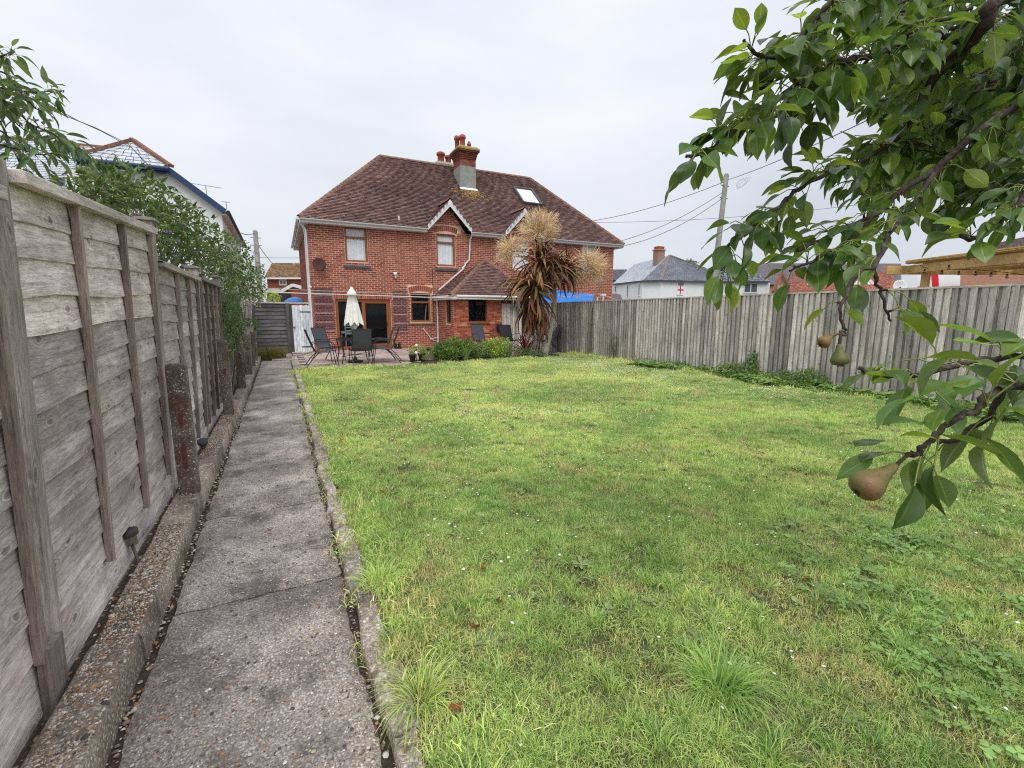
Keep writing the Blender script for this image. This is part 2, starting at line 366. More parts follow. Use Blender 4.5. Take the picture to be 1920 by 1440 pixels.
LX0, LX1, LY0, LY1 = .325, 9.02, -1.2, 13.0
def lawn_ok(x, y):
    if y > 12.15 + .25 * math.sin(x * 1.3) and x < 8.2 + .3 * math.sin(y * 4): return False
    return True
nx, ny = 120, 190; vs = []; idx = {}; dens = []
for j in range(ny + 1):
    for i in range(nx + 1):
        x = LX0 + (LX1 - LX0) * i / nx; y = LY0 + (LY1 - LY0) * j / ny
        vs.append((x, y, lawn_z(x, y)))
fs = [(j * (nx + 1) + i, j * (nx + 1) + i + 1, (j + 1) * (nx + 1) + i + 1, (j + 1) * (nx + 1) + i) for j in range(ny) for i in range(nx)
      if lawn_ok(LX0 + (LX1 - LX0) * (i + .5) / nx, LY0 + (LY1 - LY0) * (j + .5) / ny)]
me = npmesh('lawn', vs, fs, np.ones((len(fs), 3)), True)
lawn = link('lawn', me, m_lawn, None, 'structure')

# grass: patches of real blades, strewn over the lawn
hid = bpy.data.collections.new('blade_patches')          # source patches, not part of the scene
def blades(num, rad, hmin, hmax, wid, lean, seed, cols, seg=3, clump=0.0, curl=.6):
    r = np.random.default_rng(seed)
    ang = r.uniform(0, 2 * np.pi, num); rr = rad * np.sqrt(r.uniform(0, 1, num)); bx = rr * np.cos(ang); by = rr * np.sin(ang)
    h = r.uniform(hmin, hmax, num); az = r.uniform(0, 2 * np.pi, num); ln = np.abs(r.normal(0, lean, num)); face = r.uniform(0, 2 * np.pi, num)
    if clump: az = ang + r.normal(0, .5, num); ln = lean * (.25 + rr / rad) * r.uniform(.6, 1.3, num)
    V = []; F = []; T = []
    wx, wy = np.cos(face), np.sin(face)
    rows = []
    for k in range(seg + 1):
        t = k / seg; th = ln * (t ** 1) * (1 + curl * t)
        px = bx + np.cos(az) * h * np.sin(th) * t; py = by + np.sin(az) * h * np.sin(th) * t; pz = h * t * np.cos(np.minimum(th, 1.45)) - .004
        ww = wid * (1 - t ** 1.6) * r.uniform(.8, 1.2, num) * .5 + .0002
        rows.append((px - wx * ww, py - wy * ww, pz)); rows.append((px + wx * ww, py + wy * ww, pz))
    V = np.stack([np.stack(q, 1) for q in rows], 1).reshape(-1, 3)      # num, 2(seg+1)
    m = 2 * (seg + 1); base = (np.arange(num) * m)[:, None]
    F = np.concatenate([base + np.array([2 * k, 2 * k + 1, 2 * k + 3, 2 * k + 2])[None] for k in range(seg)], 1).reshape(-1, 4)
    ci = r.integers(0, len(cols), num); cc = np.array(cols)[ci] * r.uniform(.8, 1.2, (num, 1))
    T = np.repeat(cc, seg, axis=0)
    return V, F, T
GC = [(1, 1, 1), (.85, 1.0, .8), (1.25, 1.22, 1.0), (.38, .52, .38), (1.05, 1.08, .85), (1.6, 1.4, 1.45), (1.25, 1.05, 1.1), (.3, .44, .3), (.9, .78, .85), (1.45, 1.5, 1.1)]
DRY = [(1.7, 1.3, 1.6), (1.4, 1.1, 1.3), (1.1, .95, 1.0), (1.9, 1.5, 1.9)]
def patch(name, *a, mat=None, coll=None, **k):
    V, F, T = blades(*a, **k); o = bpy.data.objects.new(name, npmesh(name, V, F, T)); o.data.materials.append(mat or m_grass); coll.objects.link(o); return o
near = bpy.data.collections.new('blades_near'); far = bpy.data.collections.new('blades_far')
for s in range(6): patch('blade_patch', 190, .085, .012, .040, .0026, .95, 11 + s, GC if s < 3 else DRY + GC, coll=near)
patch('blade_patch', 150, .09, .02, .05, .0024, 1.3, 30, DRY + GC[5:], coll=near)
patch('blade_patch', 110, .06, .035, .065, .0028, .6, 31, GC[:4], coll=near)
patch('blade_patch', 70, .04, .04, .08, .0032, .6, 32, GC[:4], coll=near, clump=1.0)
for s in range(4): patch('blade_patch', 190, .14, .016, .042, .0050, .85, 51 + s, GC if s < 2 else GC + DRY, coll=far, seg=2)

tus = bpy.data.collections.new('tussocks')
for s in range(3): patch('tussock', 120, .045, .03, .085, .0034, .8, 71 + s, GC[:4] + GC[7:8], coll=tus, clump=1.0, seg=3)
def scatter(name, src, coll, density, seed, smin=.8, smax=1.25, kind='stuff', tilt=.12, label=None, thresh=None):
    """an object whose geometry nodes strew copies of small pieces over the mesh src"""
    o = bpy.data.objects.new(name, src); C.objects.link(o); o['kind'] = kind
    g = bpy.data.node_groups.new(name, 'GeometryNodeTree')
    g.interface.new_socket('Geometry', in_out='INPUT', socket_type='NodeSocketGeometry'); g.interface.new_socket('Geometry', in_out='OUTPUT', socket_type='NodeSocketGeometry')
    nn = g.nodes.new; gi = nn('NodeGroupInput'); go = nn('NodeGroupOutput')
    dp = nn('GeometryNodeDistributePointsOnFaces'); dp.inputs['Density'].default_value = density; dp.inputs['Seed'].default_value = seed
    if thresh:   # (noise scale, low, high): bare below low, full above high
        ps = nn('GeometryNodeInputPosition'); ns = nn('ShaderNodeTexNoise'); ns.inputs['Scale'].default_value = thresh[0]; ns.inputs['Detail'].default_value = 3
        mr_ = nn('ShaderNodeMapRange'); mr_.inputs['From Min'].default_value = thresh[1]; mr_.inputs['From Max'].default_value = thresh[2]
        mr_.inputs['To Min'].default_value = thresh[3] * density if len(thresh) > 3 else 0; mr_.inputs['To Max'].default_value = density
        g.links.new(ps.outputs[0], ns.inputs['Vector']); g.links.new(ns.outputs[0], mr_.inputs[0]); g.links.new(mr_.outputs[0], dp.inputs['Density'])
    ci = nn('GeometryNodeCollectionInfo'); ci.inputs['Collection'].default_value = coll; ci.inputs['Separate Children'].default_value = True; ci.inputs['Reset Children'].default_value = True
    ip = nn('GeometryNodeInstanceOnPoints'); ip.inputs['Pick Instance'].default_value = True
    rv = nn('FunctionNodeRandomValue'); rv.data_type = 'FLOAT_VECTOR'; rv.inputs[0].default_value = (-tilt, -tilt, 0); rv.inputs[1].default_value = (tilt, tilt, 6.283)
    rs = nn('FunctionNodeRandomValue'); rs.data_type = 'FLOAT'; rs.inputs[2].default_value = smin; rs.inputs[3].default_value = smax; rs.inputs['Seed'].default_value = 5
    e2 = nn('FunctionNodeEulerToRotation')
    g.links.new(gi.outputs[0], dp.inputs['Mesh']); g.links.new(dp.outputs['Points'], ip.inputs['Points']); g.links.new(ci.outputs[0], ip.inputs['Instance'])
    g.links.new(rv.outputs[0], e2.inputs[0]); g.links.new(e2.outputs[0], ip.inputs['Rotation']); g.links.new(rs.outputs[1], ip.inputs['Scale'])
    g.links.new(ip.outputs[0], go.inputs[0])
    md = o.modifiers.new('strew', 'NODES'); md.node_group = g
    if label: o['label'] = label
    return o
def region(name, keep, base=None):
    b = fs if base is None else base
    ff = []
    for f in b:
        x = sum(vs[i][0] for i in f) / 4; y = sum(vs[i][1] for i in f) / 4
        if keep(x, y): ff.append(f)
    return npmesh(name, vs, ff, np.ones((len(ff), 3)))
scatter('grass', region('grass', lambda x, y: y < 5.2), near, 260, 1, thresh=(1.9, .36, .54, .42))
scatter('grass', region('grass', lambda x, y: y < 7), tus, 44, 21, .5, 1.3, tilt=.35, thresh=(1.4, .38, .62, .15))
scatter('grass', region('grass', lambda x, y: y >= 5.2), far, 110, 2, .8, 1.3, thresh=(1.5, .32, .55, .4))
# taller grass along the edging and under the board fence
scatter('long_grass', region('long_grass', lambda x, y: (x < .52 + .12 * math.sin(y * 2.1) and y < 12.3)), near, 110, 3, 1.2, 2.3, tilt=.35, thresh=(2.0, .36, .56))
scatter('long_grass', region('long_grass', lambda x, y: x > 8.75 - .12 * math.sin(y * 2.7)), far, 60, 4, 1.6, 3.0, tilt=.25)
scatter('long_grass', region('long_grass', lambda x, y: y > 11.75), far, 50, 5, 1.3, 2.4, tilt=.25)

# daisies and white clover
m_petal = plain('daisy_petal', (.78, .78, .76), .8, .03, 3); m_yellow = plain('daisy_centre', sr(220, 180, 60), .8, .05, 3)
dz = bpy.data.collections.new('daisy_heads')
for s in range(2):
    mb = MB(); hh = .05 + .012 * s; mb.cur = (.5, .8, .35); mb.tube([(0, 0, 0), (.004, 0, hh)], .0012, 3, False); mb.cur = (1, 1, 1)
    k = 9
    for i in range(k):
        a = 2 * math.pi * i / k; r_ = .0095; u = Vector((math.cos(a), math.sin(a), 0)); t_ = Vector((-u.y, u.x, 0)) * .0028
        o_ = Vector((.004, 0, hh)); mb.quad(o_ - t_ * .4, o_ + u * r_ - t_ + Vector((0, 0, .003)), o_ + u * r_ * 1.08 + t_ + Vector((0, 0, .003)), o_ + t_ * .4)
    o = bpy.data.objects.new('daisy_head', mb.mesh('daisy_head')); o.data.materials.append(m_petal); dz.objects.link(o)
scatter('daisies', region('daisies', lambda x, y: y < 6), dz, 34, 7, .5, .85, tilt=.3, thresh=(1.3, .44, .62))
dzf = bpy.data.collections.new('clover_heads')
mb = MB(); mb.cur = (.95, 1, .9); mb.lathe([(.0, .03), (.011, .034), (.012, .044), (.0, .052)], n=5)
o = bpy.data.objects.new('clover_head', mb.mesh('clover_head')); o.data.materials.append(m_petal); dzf.objects.link(o)
scatter('clover_flowers', region('clover_flowers', lambda x, y: y > 4 and not (x < 2.6 and y > 9)), dzf, 190, 8, .3, .7, tilt=.3, thresh=(.85, .42, .7))
scatter('clover_flowers', region('clover_flowers', lambda x, y: x > 7.0 and 4 < y < 12.5), dzf, 240, 9, .4, .85, tilt=.3, thresh=(1.1, .42, .6))

# broad low weeds
m_weed = leafmat('weed_leaf', sr(132, 156, 92), sr(150, 164, 110), .4, .5, .22, hue=sr(128, 150, 96))
def rosette(num, ln, wd, seed, tiltlo=.2, tilthi=1.0, rad=0.0, lobes=False):
    r = random.Random(seed); mb = MB()
    for i in range(num):
        a = r.uniform(0, 6.283); el = r.uniform(tiltlo, tilthi); L_ = ln * r.uniform(.6, 1.15); W_ = wd * r.uniform(.8, 1.2)
        b = Vector((math.cos(a) * rad * r.random(), math.sin(a) * rad * r.random(), 0)); u = Vector((math.cos(a), math.sin(a), 0)); t_ = Vector((-u.y, u.x, 0)); z = Vector((0, 0, 1))
        k_ = r.uniform(.7, 1.25); mb.cur = (k_, k_, k_ * r.uniform(.8, 1.1))
        def P(s_, w_):
            q = b + u * (L_ * s_ * math.cos(el * (1 - s_ * .6))) + z * (L_ * (s_ * math.sin(el) - .55 * s_ * s_ * math.sin(el)) + .012)
            return q + t_ * w_ + z * abs(w_) * .3
        prof = [(0, .1), (.3, .7), (.55, 1), (.8, .75), (1, .05)]
        for (s0, w0), (s1, w1) in zip(prof, prof[1:]):
            mb.quad(P(s0, -W_ * w0 / 2), P(s0, 0), P(s1, 0), P(s1, -W_ * w1 / 2)); mb.quad(P(s0, 0), P(s0, W_ * w0 / 2), P(s1, W_ * w1 / 2), P(s1, 0))
    return mb
wc = bpy.data.collections.new('weed_rosettes')
for s in range(4):
    o = bpy.data.objects.new('weed', rosette(13, .042, .016, 90 + s, .15, 1.1, .012).mesh('weed')); o.data.materials.append(m_weed); wc.objects.link(o)
scatter('ground_weeds', region('ground_weeds', lambda x, y: y < 6), wc, 60, 12, .5, 1.0, tilt=.2, thresh=(1.2, .48, .62))
cc_ = bpy.data.collections.new('creeper_leaves')
for s in range(4):   # three-lobed leaves on thin stalks
    mb = MB(); r = random.Random(s)
    for i in range(7):
        x0, y0 = r.uniform(-.06, .06), r.uniform(-.06, .06); h0 = r.uniform(.02, .06); a0 = r.uniform(0, 6.28); sz = r.uniform(.014, .026); k_ = r.uniform(.75, 1.3); mb.cur = (k_ * .9, k_, k_ * .85)
        mb.tube([(x0 * .6, y0 * .6, 0), (x0, y0, h0)], .0012, 3, False); cpt = Vector((x0, y0, h0)); tl = Vector((r.uniform(-.3, .3), r.uniform(-.3, .3), 1)).normalized()
        for lb in range(3):
            a = a0 + lb * 2.09; u = Vector((math.cos(a), math.sin(a), 0)); u = (u - tl * u.dot(tl)).normalized(); t_ = tl.cross(u)
            mb.quad(cpt, cpt + u * sz * .6 - t_ * sz * .55 + tl * .003, cpt + u * sz * 1.1 - t_ * sz * .2, cpt + u * sz * 1.15 + t_ * sz * .25, cpt + u * sz * .55 + t_ * sz * .55 + tl * .003)
    o = bpy.data.objects.new('creeper_leaf', mb.mesh('creeper_leaf')); o.data.materials.append(m_weed); cc_.objects.link(o)
def creep(x, y):
    p = (x - 3.0) ** 2 / 1.1 + (y - .75) ** 2 / .8
    return p < 1 + .5 * fbm(x, y, 1.5, 4.0)
scatter('creeping_ground_cover', region('creeping_ground_cover', creep), cc_, 230, 14, .5, 1.05, tilt=.3, thresh=(2.6, .42, .66))
scatter('creeping_ground_cover', region('creeping_ground_cover', lambda x, y: x > 8.55 + .25 * math.sin(y * 1.9) and y < 9.5), cc_, 120, 15, 1.2, 2.6, tilt=.3)

# path of cast slabs
path = thing('path', None, None, (0, 0, 0)); del path['_at']
path = props(path, kind='structure')
cuts = [-1.2, 1.15, 2.55, 3.72, 5.0, 6.35, 7.7, 9.2, 10.9, 12.6, 14.3, 15.6]
for a, b in zip(cuts, cuts[1:]):
    n_ = 28; m_ = max(6, int((b - a) * 22)); P = []
    for j in range(m_ + 1):
        y0_ = a + .006 + (b - a - .012) * j / m_; row = []
        for i in range(n_ + 1):
            t = i / n_; y = y0_ + .022 * fbm(t * 1.5, round(y0_ * .5) * 0 + (a if j < m_ / 2 else b), 3, 6) * abs(2 * j / m_ - 1) ** 4; xl = -.575 + .014 * fbm(0, y, 2.2, 1.7) + .008 * fbm(0, y, 9, 2.7); xr = .212 + .012 * fbm(0, y, 2.5, 5.1)
            x = xl + (xr - xl) * t; z = .006 * fbm(x, y, 3, 8) + .003 * fbm(x, y, 14, 2) - .004 * (abs(t - .5) * 2) ** 6
            if j in (0, m_) or i in (0, n_): z -= .012
            row.append((x, y, z))
        P.append(row)
    mb = MB(); mb.smooth = True; k_ = random.uniform(.9, 1.08); mb.cur = (k_, k_, k_); mb.grid(P)
    mb.smooth = False
    for edge in ([r_[0] for r_ in P], [r_[-1] for r_ in P][::-1], P[0][::-1], P[-1]):
        for p, q in zip(edge, edge[1:]): mb.quad(p, q, (q[0], q[1], -.06), (p[0], p[1], -.06))
    mb.obj('slab', m_path, path)
# narrow continuation of the path to the gate
mb = MB()
P = [[(x, y, .004 + .004 * fbm(x, y, 3, 8)) for x in np.linspace(-.3, .28, 8)] for y in np.linspace(15.62, 18.3, 16)]
mb.grid(P); mb.obj('gate_path', m_path, None, 'structure')

# washed-concrete kerb along the fence, cast in lengths; rough edging along the lawn
def kerb(name, mat, x0, x1, zt, cuts_, wob, round_=.012, zb=-.06, n_=6, amp=.006):
    root = thing(name, None, None); del root['_at']; root['kind'] = 'structure'
    for ci, (a, b) in enumerate(zip(cuts_, cuts_[1:])):
        m_ = max(6, int((b - a) * 26)); P = []; k_ = random.uniform(.9, 1.08)
        dx = random.uniform(-.008, .008); dzz = random.uniform(-.006, .006)
        for j in range(m_ + 1):
            y = a + .005 + (b - a - .01) * j / m_; row = []
            l = x0 + dx + wob * fbm(1, y, 2.0, ci); r_ = x1 + dx + wob * fbm(5, y, 3.1, ci + 3); zz = zt + dzz
            row.append((l, y, zb)); row.append((l, y, zz - round_))
            for i in range(n_ + 1):
                t = i / n_; x = l + (r_ - l) * (.06 + .88 * t); row.append((x, y, zz + amp * fbm(x, y, 18, 6) + amp * fbm(x, y, 5, 2)))
            row.append((r_, y, zz - round_ * 1.3 + amp * fbm(r_, y, 12, 6))); row.append((r_ + .006 + amp * fbm(r_, y, 16, 1), y, (zz + zb) / 2)); row.append((r_ + .01, y, zb)); P.append(row)
        mb = MB(); mb.smooth = True; mb.cur = (k_, k_, k_); mb.grid(P); mb.smooth = False
        mb.add(P[0], [tuple(range(len(P[0])))]); mb.add(P[-1], [tuple(range(len(P[0])))[::-1]]); mb.obj('kerb_block', mat, root)
    return root
kerb('kerb', m_kerb, -.775, -.615, .115, [-1.2, 1.0, 2.25, 3.4, 4.95, 6.9, 8.8, 10.6, 12.4, 14.2, 16.0], .009, round_=.005, amp=.004)
kerb('edging', m_edge, .225, .325, .062, [-1.2, .5, 1.35, 2.2, 3.3, 4.4, 5.5, 6.6, 7.7, 8.8, 9.9, 11.0, 12.1, 13.2, 14.3, 15.4, 16.5], .03, .016, amp=.02)
# loose stones bedded in the kerb and the path
m_stone = plain('pebble', sr(176, 166, 152), .8, .3, 30, .2)
def pebbles(name, x0, x1, y0, y1, zf, num, smin, smax, flat=.45, bias=2.0):
    r = np.random.default_rng(abs(hash(name)) % 999 if False else len(name) + num)
    cols = np.array([sr(196, 188, 176), sr(150, 132, 116), sr(118, 108, 100), sr(172, 128, 98), sr(206, 200, 192), sr(132, 96, 76), sr(84, 80, 80), sr(182, 168, 140)]) / np.array(sr(176, 166, 152))
    uv = [(0, 0, 1)] + [(math.cos(a) * .87, math.sin(a) * .87, .5) for a in np.arange(6) * 1.047] + [(math.cos(a), math.sin(a), -.2) for a in np.arange(6) * 1.047 + .5]
    uf = [(0, 1 + i, 1 + (i + 1) % 6) for i in range(6)] + [(1 + i, 7 + i, 1 + (i + 1) % 6) for i in range(6)] + [(1 + (i + 1) % 6, 7 + i, 7 + (i + 1) % 6) for i in range(6)]
    uv = np.array(uv); uf = np.array(uf)
    y = y0 + (y1 - y0) * r.uniform(0, 1, num) ** bias; x = r.uniform(x0, x1, num); s = smin + (smax - smin) * r.uniform(0, 1, num) ** 3
    z = np.array([zf(a_, b_) for a_, b_ in zip(x, y)]); an = r.uniform(0, 6.28, num); asp = r.uniform(.55, .95, num)
    V = uv[None] * s[:, None, None] * r.uniform(.8, 1.2, (num, 13, 1)); V[:, :, 1] *= asp[:, None]; V[:, :, 2] *= flat
    cx, sx_ = np.cos(an)[:, None], np.sin(an)[:, None]; X = V[:, :, 0] * cx - V[:, :, 1] * sx_; Y = V[:, :, 0] * sx_ + V[:, :, 1] * cx
    V = np.stack([X + x[:, None], Y + y[:, None], V[:, :, 2] + z[:, None]], 2).reshape(-1, 3)
    F = (np.arange(num) * 13)[:, None, None] + uf[None]; F = F.reshape(-1, 3)
    T = np.repeat(cols[r.integers(0, len(cols), num)] * r.uniform(.8, 1.15, (num, 1)), len(uf), axis=0)
    return link(name, npmesh(name, V, F, T, True), m_stone, None, 'stuff')
pebbles('kerb_pebbles', -.765, -.63, .9, 8, lambda x, y: .1155 + .006 * fbm(x, y, 5, 2) * .8, 22000, .0025, .0078, .45, 1.7)
pebbles('kerb_pebbles', -.765, -.63, .9, 6, lambda x, y: .115 + .006 * fbm(x, y, 5, 2) * .8, 260, .007, .017, .4, 1.4)
pebbles('path_pebbles', -.5, .17, .9, 6, lambda x, y: .002 + .006 * fbm(x, y, 3, 8), 90, .006, .014, .3, 1.4)
pebbles('debris', .12, .2, .9, 9, lambda x, y: .0, 900, .002, .007, .6, 1.5)
pebbles('path_pebbles', -.56, .18, .9, 9, lambda x, y: .0035 + .006 * fbm(x, y, 3, 8), 5200, .002, .008, .35, 1.8)
pebbles('debris', -.61, -.575, .9, 9, lambda x, y: -.012, 900, .004, .013, .5, 1.5)
pebbles('debris', -.90, -.78, .9, 9, lambda x, y: .03, 1200, .004, .014, .5, 1.5)
pebbles('debris', .198, .225, .9, 12, lambda x, y: -.004, 900, .004, .013, .5, 1.5)
mb = MB()
for (a, b, z) in ((-.92, -.772, .028), (-.62, -.57, -.02), (.19, .235, -.012), (.29, .34, .03)):
    P = [[(x, y, z + .012 * fbm(x, y, 9, 1)) for x in np.linspace(a, b, 5)] for y in np.linspace(-1.2, 16, 260)]
    mb.grid(P)
mb.obj('soil_verge', m_soil, None, 'structure')

# patio of pinkish slabs
patio = thing('patio', None, None); del patio['_at']; patio['kind'] = 'structure'
pm = MB(); pm.box(-.29, .29, -.19, .19, -.03, .0); pmesh = pm.mesh('paver')
mb = MB(); mb.quad((.3, 12.35, .012), (9.0, 12.35, .012), (9.0, 18.4, .012), (.3, 18.4, .012)); mb.obj('bedding', m_soil, patio)
pm3 = []
for q in range(5):
    pm = MB(); k_ = (1.05, .92, 1.12, 1.0, .84)[q]; pm.cur = (k_, k_ * (1, .97, 1, .95, .96)[q], k_ * (1, .95, .98, .93, .94)[q]); pm.box(-.292, .292, -.192, .192, -.02, .03); pm3.append(pm.mesh('paver'))
cnt = 0; rest = MB()
for j in range(16):
    for i in range(15):
        x = .6 + i * .6 + (.3 if j % 2 else 0) * 1; y = 12.56 + j * .4
        if x > 8.8 or y > 18.3: continue
        if x > 5.85 - .3 and x < 8.1 and y > 16.45: continue
        if x > 3.3 and y < 13.4: continue
        me = random.choice(pm3); o = bpy.data.objects.new('paver', me); C.objects.link(o); o.parent = patio; o.location = (x, y, random.uniform(-.003, .003)); o.rotation_euler = (random.uniform(-.006, .006), random.uniform(-.006, .006), random.uniform(-.008, .008))
        if not me.materials: me.materials.append(m_paver)
mb = MB(); mb.cur = (1.05, 1.05, 1.05)
mb.box(.30, .40, 12.36, 16.4, -.03, .06); mb.beam((.36, 16.4, .02), (1.0, 18.1, .02), .1, .08)
mb.box(.30, 1.7, 12.27, 12.36, -.03, .045); mb.obj('kerb', m_edge, None, 'structure')

# ------------------------------------------------------------------ fence beside the path (leans a little)
def rough_board(L_, H_, th, seed, wavy=.006, n_=14, taper=True):
    """a horizontal board along Y with a waney lower edge; origin at its lower near corner"""
    mb = MB(); P = []
    r = random.Random(seed)
    for i in range(n_ + 1):
        y = L_ * i / n_; lo = wavy * fbm(y, seed, 1.6, .3) * 2.4 + wavy * .8 * fbm(y, seed, 5, .9); bow = .004 * fbm(y, seed, 1.2, 5)
        P.append([(th + bow, y, lo), (.004 + bow, y, H_), (.0, y, H_), (.0, y, lo), (th + bow, y, lo)])
    mb.grid(P); mb.add(P[0][:4], [(0, 1, 2, 3)]); mb.add(P[-1][:4], [(3, 2, 1, 0)])
    return mb
fence = thing('panel_fence', 'weathered grey overlap panel fence with capped posts beside the concrete path', 'fence', (-.86, 2.3, 0))
seed = 0
def fence_panel(y0, y1, zb, zt, nb, battens, dark=False, rise=0.0):
    global seed
    pan = MB(); Ln = y1 - y0
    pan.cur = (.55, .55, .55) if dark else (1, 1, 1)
    def zz(y, z): return z + rise * (y - y0) * (z - zb) / (zt - zb)
    pan.beam((-.822, y0, zz(y0, zt - .018)), (-.822, y1, zz(y1, zt - .018)), .05, .042)
    pan.beam((-.845, y0, zz(y0, zt - .003)), (-.845, y1, zz(y1, zt - .003)), .075, .018)
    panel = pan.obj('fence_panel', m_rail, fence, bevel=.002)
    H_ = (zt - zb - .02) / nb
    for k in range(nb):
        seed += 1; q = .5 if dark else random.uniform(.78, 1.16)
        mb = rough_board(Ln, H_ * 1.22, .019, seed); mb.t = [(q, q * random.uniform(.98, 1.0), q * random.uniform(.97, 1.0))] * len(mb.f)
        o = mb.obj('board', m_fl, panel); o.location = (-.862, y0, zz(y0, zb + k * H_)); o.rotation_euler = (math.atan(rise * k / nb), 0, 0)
    for b in battens:
        w_ = .036; mb = MB(); q = random.uniform(.85, 1.1) * (.7 if dark else 1); mb.cur = (q, q * .97, q * .95)
        mb.beam((-.831, b, zz(b, zb - .02)), (-.831 + random.uniform(-.004, .004), b + random.uniform(-.01, .01), zz(b, zt - .045)), w_, .03, (1, 0, 0)); mb.obj('batten', m_batten, panel, bevel=.002)
def fpost(y, top, w_=.085, cap=True):
    mb = MB(); mb.box(-.92, -.835, y - w_ / 2, y + w_ / 2, -.05, top); o = mb.obj('post', m_post, fence, bevel=.004)
    if cap:
        c_ = MB(); c_.box(-.943, -.812, y - w_ / 2 - .022, y + w_ / 2 + .022, top, top + .018); c_.add([(-.943, y - w_ / 2 - .022, top + .018), (-.812, y - w_ / 2 - .022, top + .018), (-.812, y + w_ / 2 + .022, top + .018), (-.943, y + w_ / 2 + .022, top + .018), (-.88, y, top + .032)], [(0, 1, 4), (1, 2, 4), (2, 3, 4), (3, 0, 4)])
        c_.obj('post_cap', m_post, o, bevel=.002)
def gravel_board(y0, y1, zb, zt):
    global seed
    seed += 1; mb = rough_board(y1 - y0, zt - zb, .022, seed, .004); mb.t = [(1.12, 1.12, 1.1)] * len(mb.f)
    o = mb.obj('gravel_board', m_fl, fence); o.location = (-.862, y0, zb)
fence_panel(.20, 2.07, .27, 1.84, 11, (.4, 1.0, 1.6, 2.0)); fpost(2.15, 1.95, cap=False)
gravel_board(.20, 2.08, .06, .28)
fence_panel(2.21, 4.14, .27, 1.925, 12, (2.74, 3.43, 4.09), rise=.06); fpost(4.24, 2.10)
gravel_board(2.21, 4.16, .06, .29)
fence_panel(4.31, 6.10, .20, 1.83, 11, (4.95, 5.5, 6.05)); fpost(6.20, 1.93)
gravel_board(4.31, 6.12, .05, .21)
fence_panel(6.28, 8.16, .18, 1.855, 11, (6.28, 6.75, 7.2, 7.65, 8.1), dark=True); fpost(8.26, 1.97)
gravel_board(6.28, 8.18, .05, .19)
mb = MB(); mb.box(-.84, -.80, 1.99, 2.09, .0, .30); mb.obj('bottom_block', m_batten, fence)
fence.rotation_euler.y = R(1.8)

# older vertical-board fence carrying on to the gate
old = thing('paling_fence', 'old dark vertical paling fence partly hidden by ivy beyond the panel fence', 'fence', (-.95, 13, 0))
mb = MB()
for z in (.45, 1.2): mb.beam((-.97, 8.2, z), (-.97, 18.5, z), .05, .07)
mb.obj('rail', m_darkv, old)
pal = []
for q in range(5):
    mb = MB(); k_ = (.9, .75, 1.1, .65, 1)[q]; mb.cur = (k_, k_, k_); mb.box(0, .018, 0, .088, -.03, 1.66 + .04 * q); pal.append(mb.mesh('paling'))
for i in range(106):
    me = random.choice(pal); o = bpy.data.objects.new('paling', me); C.objects.link(o); adopt(o, old); o.location = (-.945 + random.uniform(-.006, .006), 8.35 + i * .097, random.uniform(-.03, .0)); o.rotation_euler.x = random.uniform(-.012, .012)
    if not me.materials: me.materials.append(m_darkv)
for y in (10.2, 12.1, 14.0, 15.9, 17.8):
    mb = MB(); mb.box(-.94, -.84, y - .05, y + .05, -.03, 1.78); mb.obj('post', m_post, old)

# short concrete posts standing on the kerb
def cpost(y, zt, w_, label, lean=0.0, x=-.69):
    mb = MB(); t = .012; h = .085
    vs_ = []
    for (z, s) in ((.09, 1.0), (zt - .03, .97), (zt - .008, .9), (zt, .72)):
        for (sx_, sy_) in ((-1, -1), (-.7, -1.05), (.7, -1.05), (1, -1), (1.03, 0), (1, 1), (0, 1), (-1, 1)):
            q = 1 + .03 * fbm(sx_ * 3 + y, z * 6, 2, sy_)
            vs_.append((sx_ * w_ / 2 * s * q, sy_ * h / 2 * s * q, z + (.008 * fbm(sx_, sy_, 3, y) if z > zt - .02 else 0)))
    mb.smooth = False
    mb.add(vs_, [(i * 8 + k, i * 8 + (k + 1) % 8, (i + 1) * 8 + (k + 1) % 8, (i + 1) * 8 + k) for i in range(3) for k in range(8)] + [tuple(24 + k for k in range(8))])
    root = thing('concrete_post', label, 'post', (0, 0, 0), 'short concrete posts on the kerb')
    mb.obj('post_shaft', m_cpost, root, bevel=.003)
    rb = MB(); rb.cur = (.19, .11, .10)
    for (z0, z1) in ((.30, .52), (.62, .74)) if zt > .9 else ((.35, .55),):
        rb.add([(-.008, -h / 2 - .0015, z0), (.012, -h / 2 - .0015, z0 + .02), (.014, -h / 2 - .0015, z1 - .02), (-.004, -h / 2 - .0015, z1), (-.02, -h / 2 - .0015, z1 - .04), (-.018, -h / 2 - .0015, z0 + .05)], [(0, 1, 2, 3, 4, 5)])
    rb.obj('rust_stain', plain_rust, root)
    root.location = (x, y, 0); root.rotation_euler = (0, lean, random.uniform(-.06, .06)); return root
plain_rust = plain('rust', sr(214, 180, 170), .95, .4, 60, .5)
cpost(3.99, 1.09, .125, 'nearest short concrete post on the kerb, rust streaked with a rounded top')
cpost(6.98, 1.10, .12, 'second short concrete post on the kerb, long vertical rust stripe on its face')
cpost(9.4, 1.04, .12, 'third short concrete post on the kerb, pitted and lichen grey')
cpost(11.45, 1.0, .12, 'fourth short concrete post on the kerb, leaning beside the ivy', .04)
cpost(13.1, .98, .11, 'fifth short concrete post on the kerb, pale and narrow', .03)
cpost(14.6, .95, .11, 'farthest short concrete post, close to the brown weeds', .03)

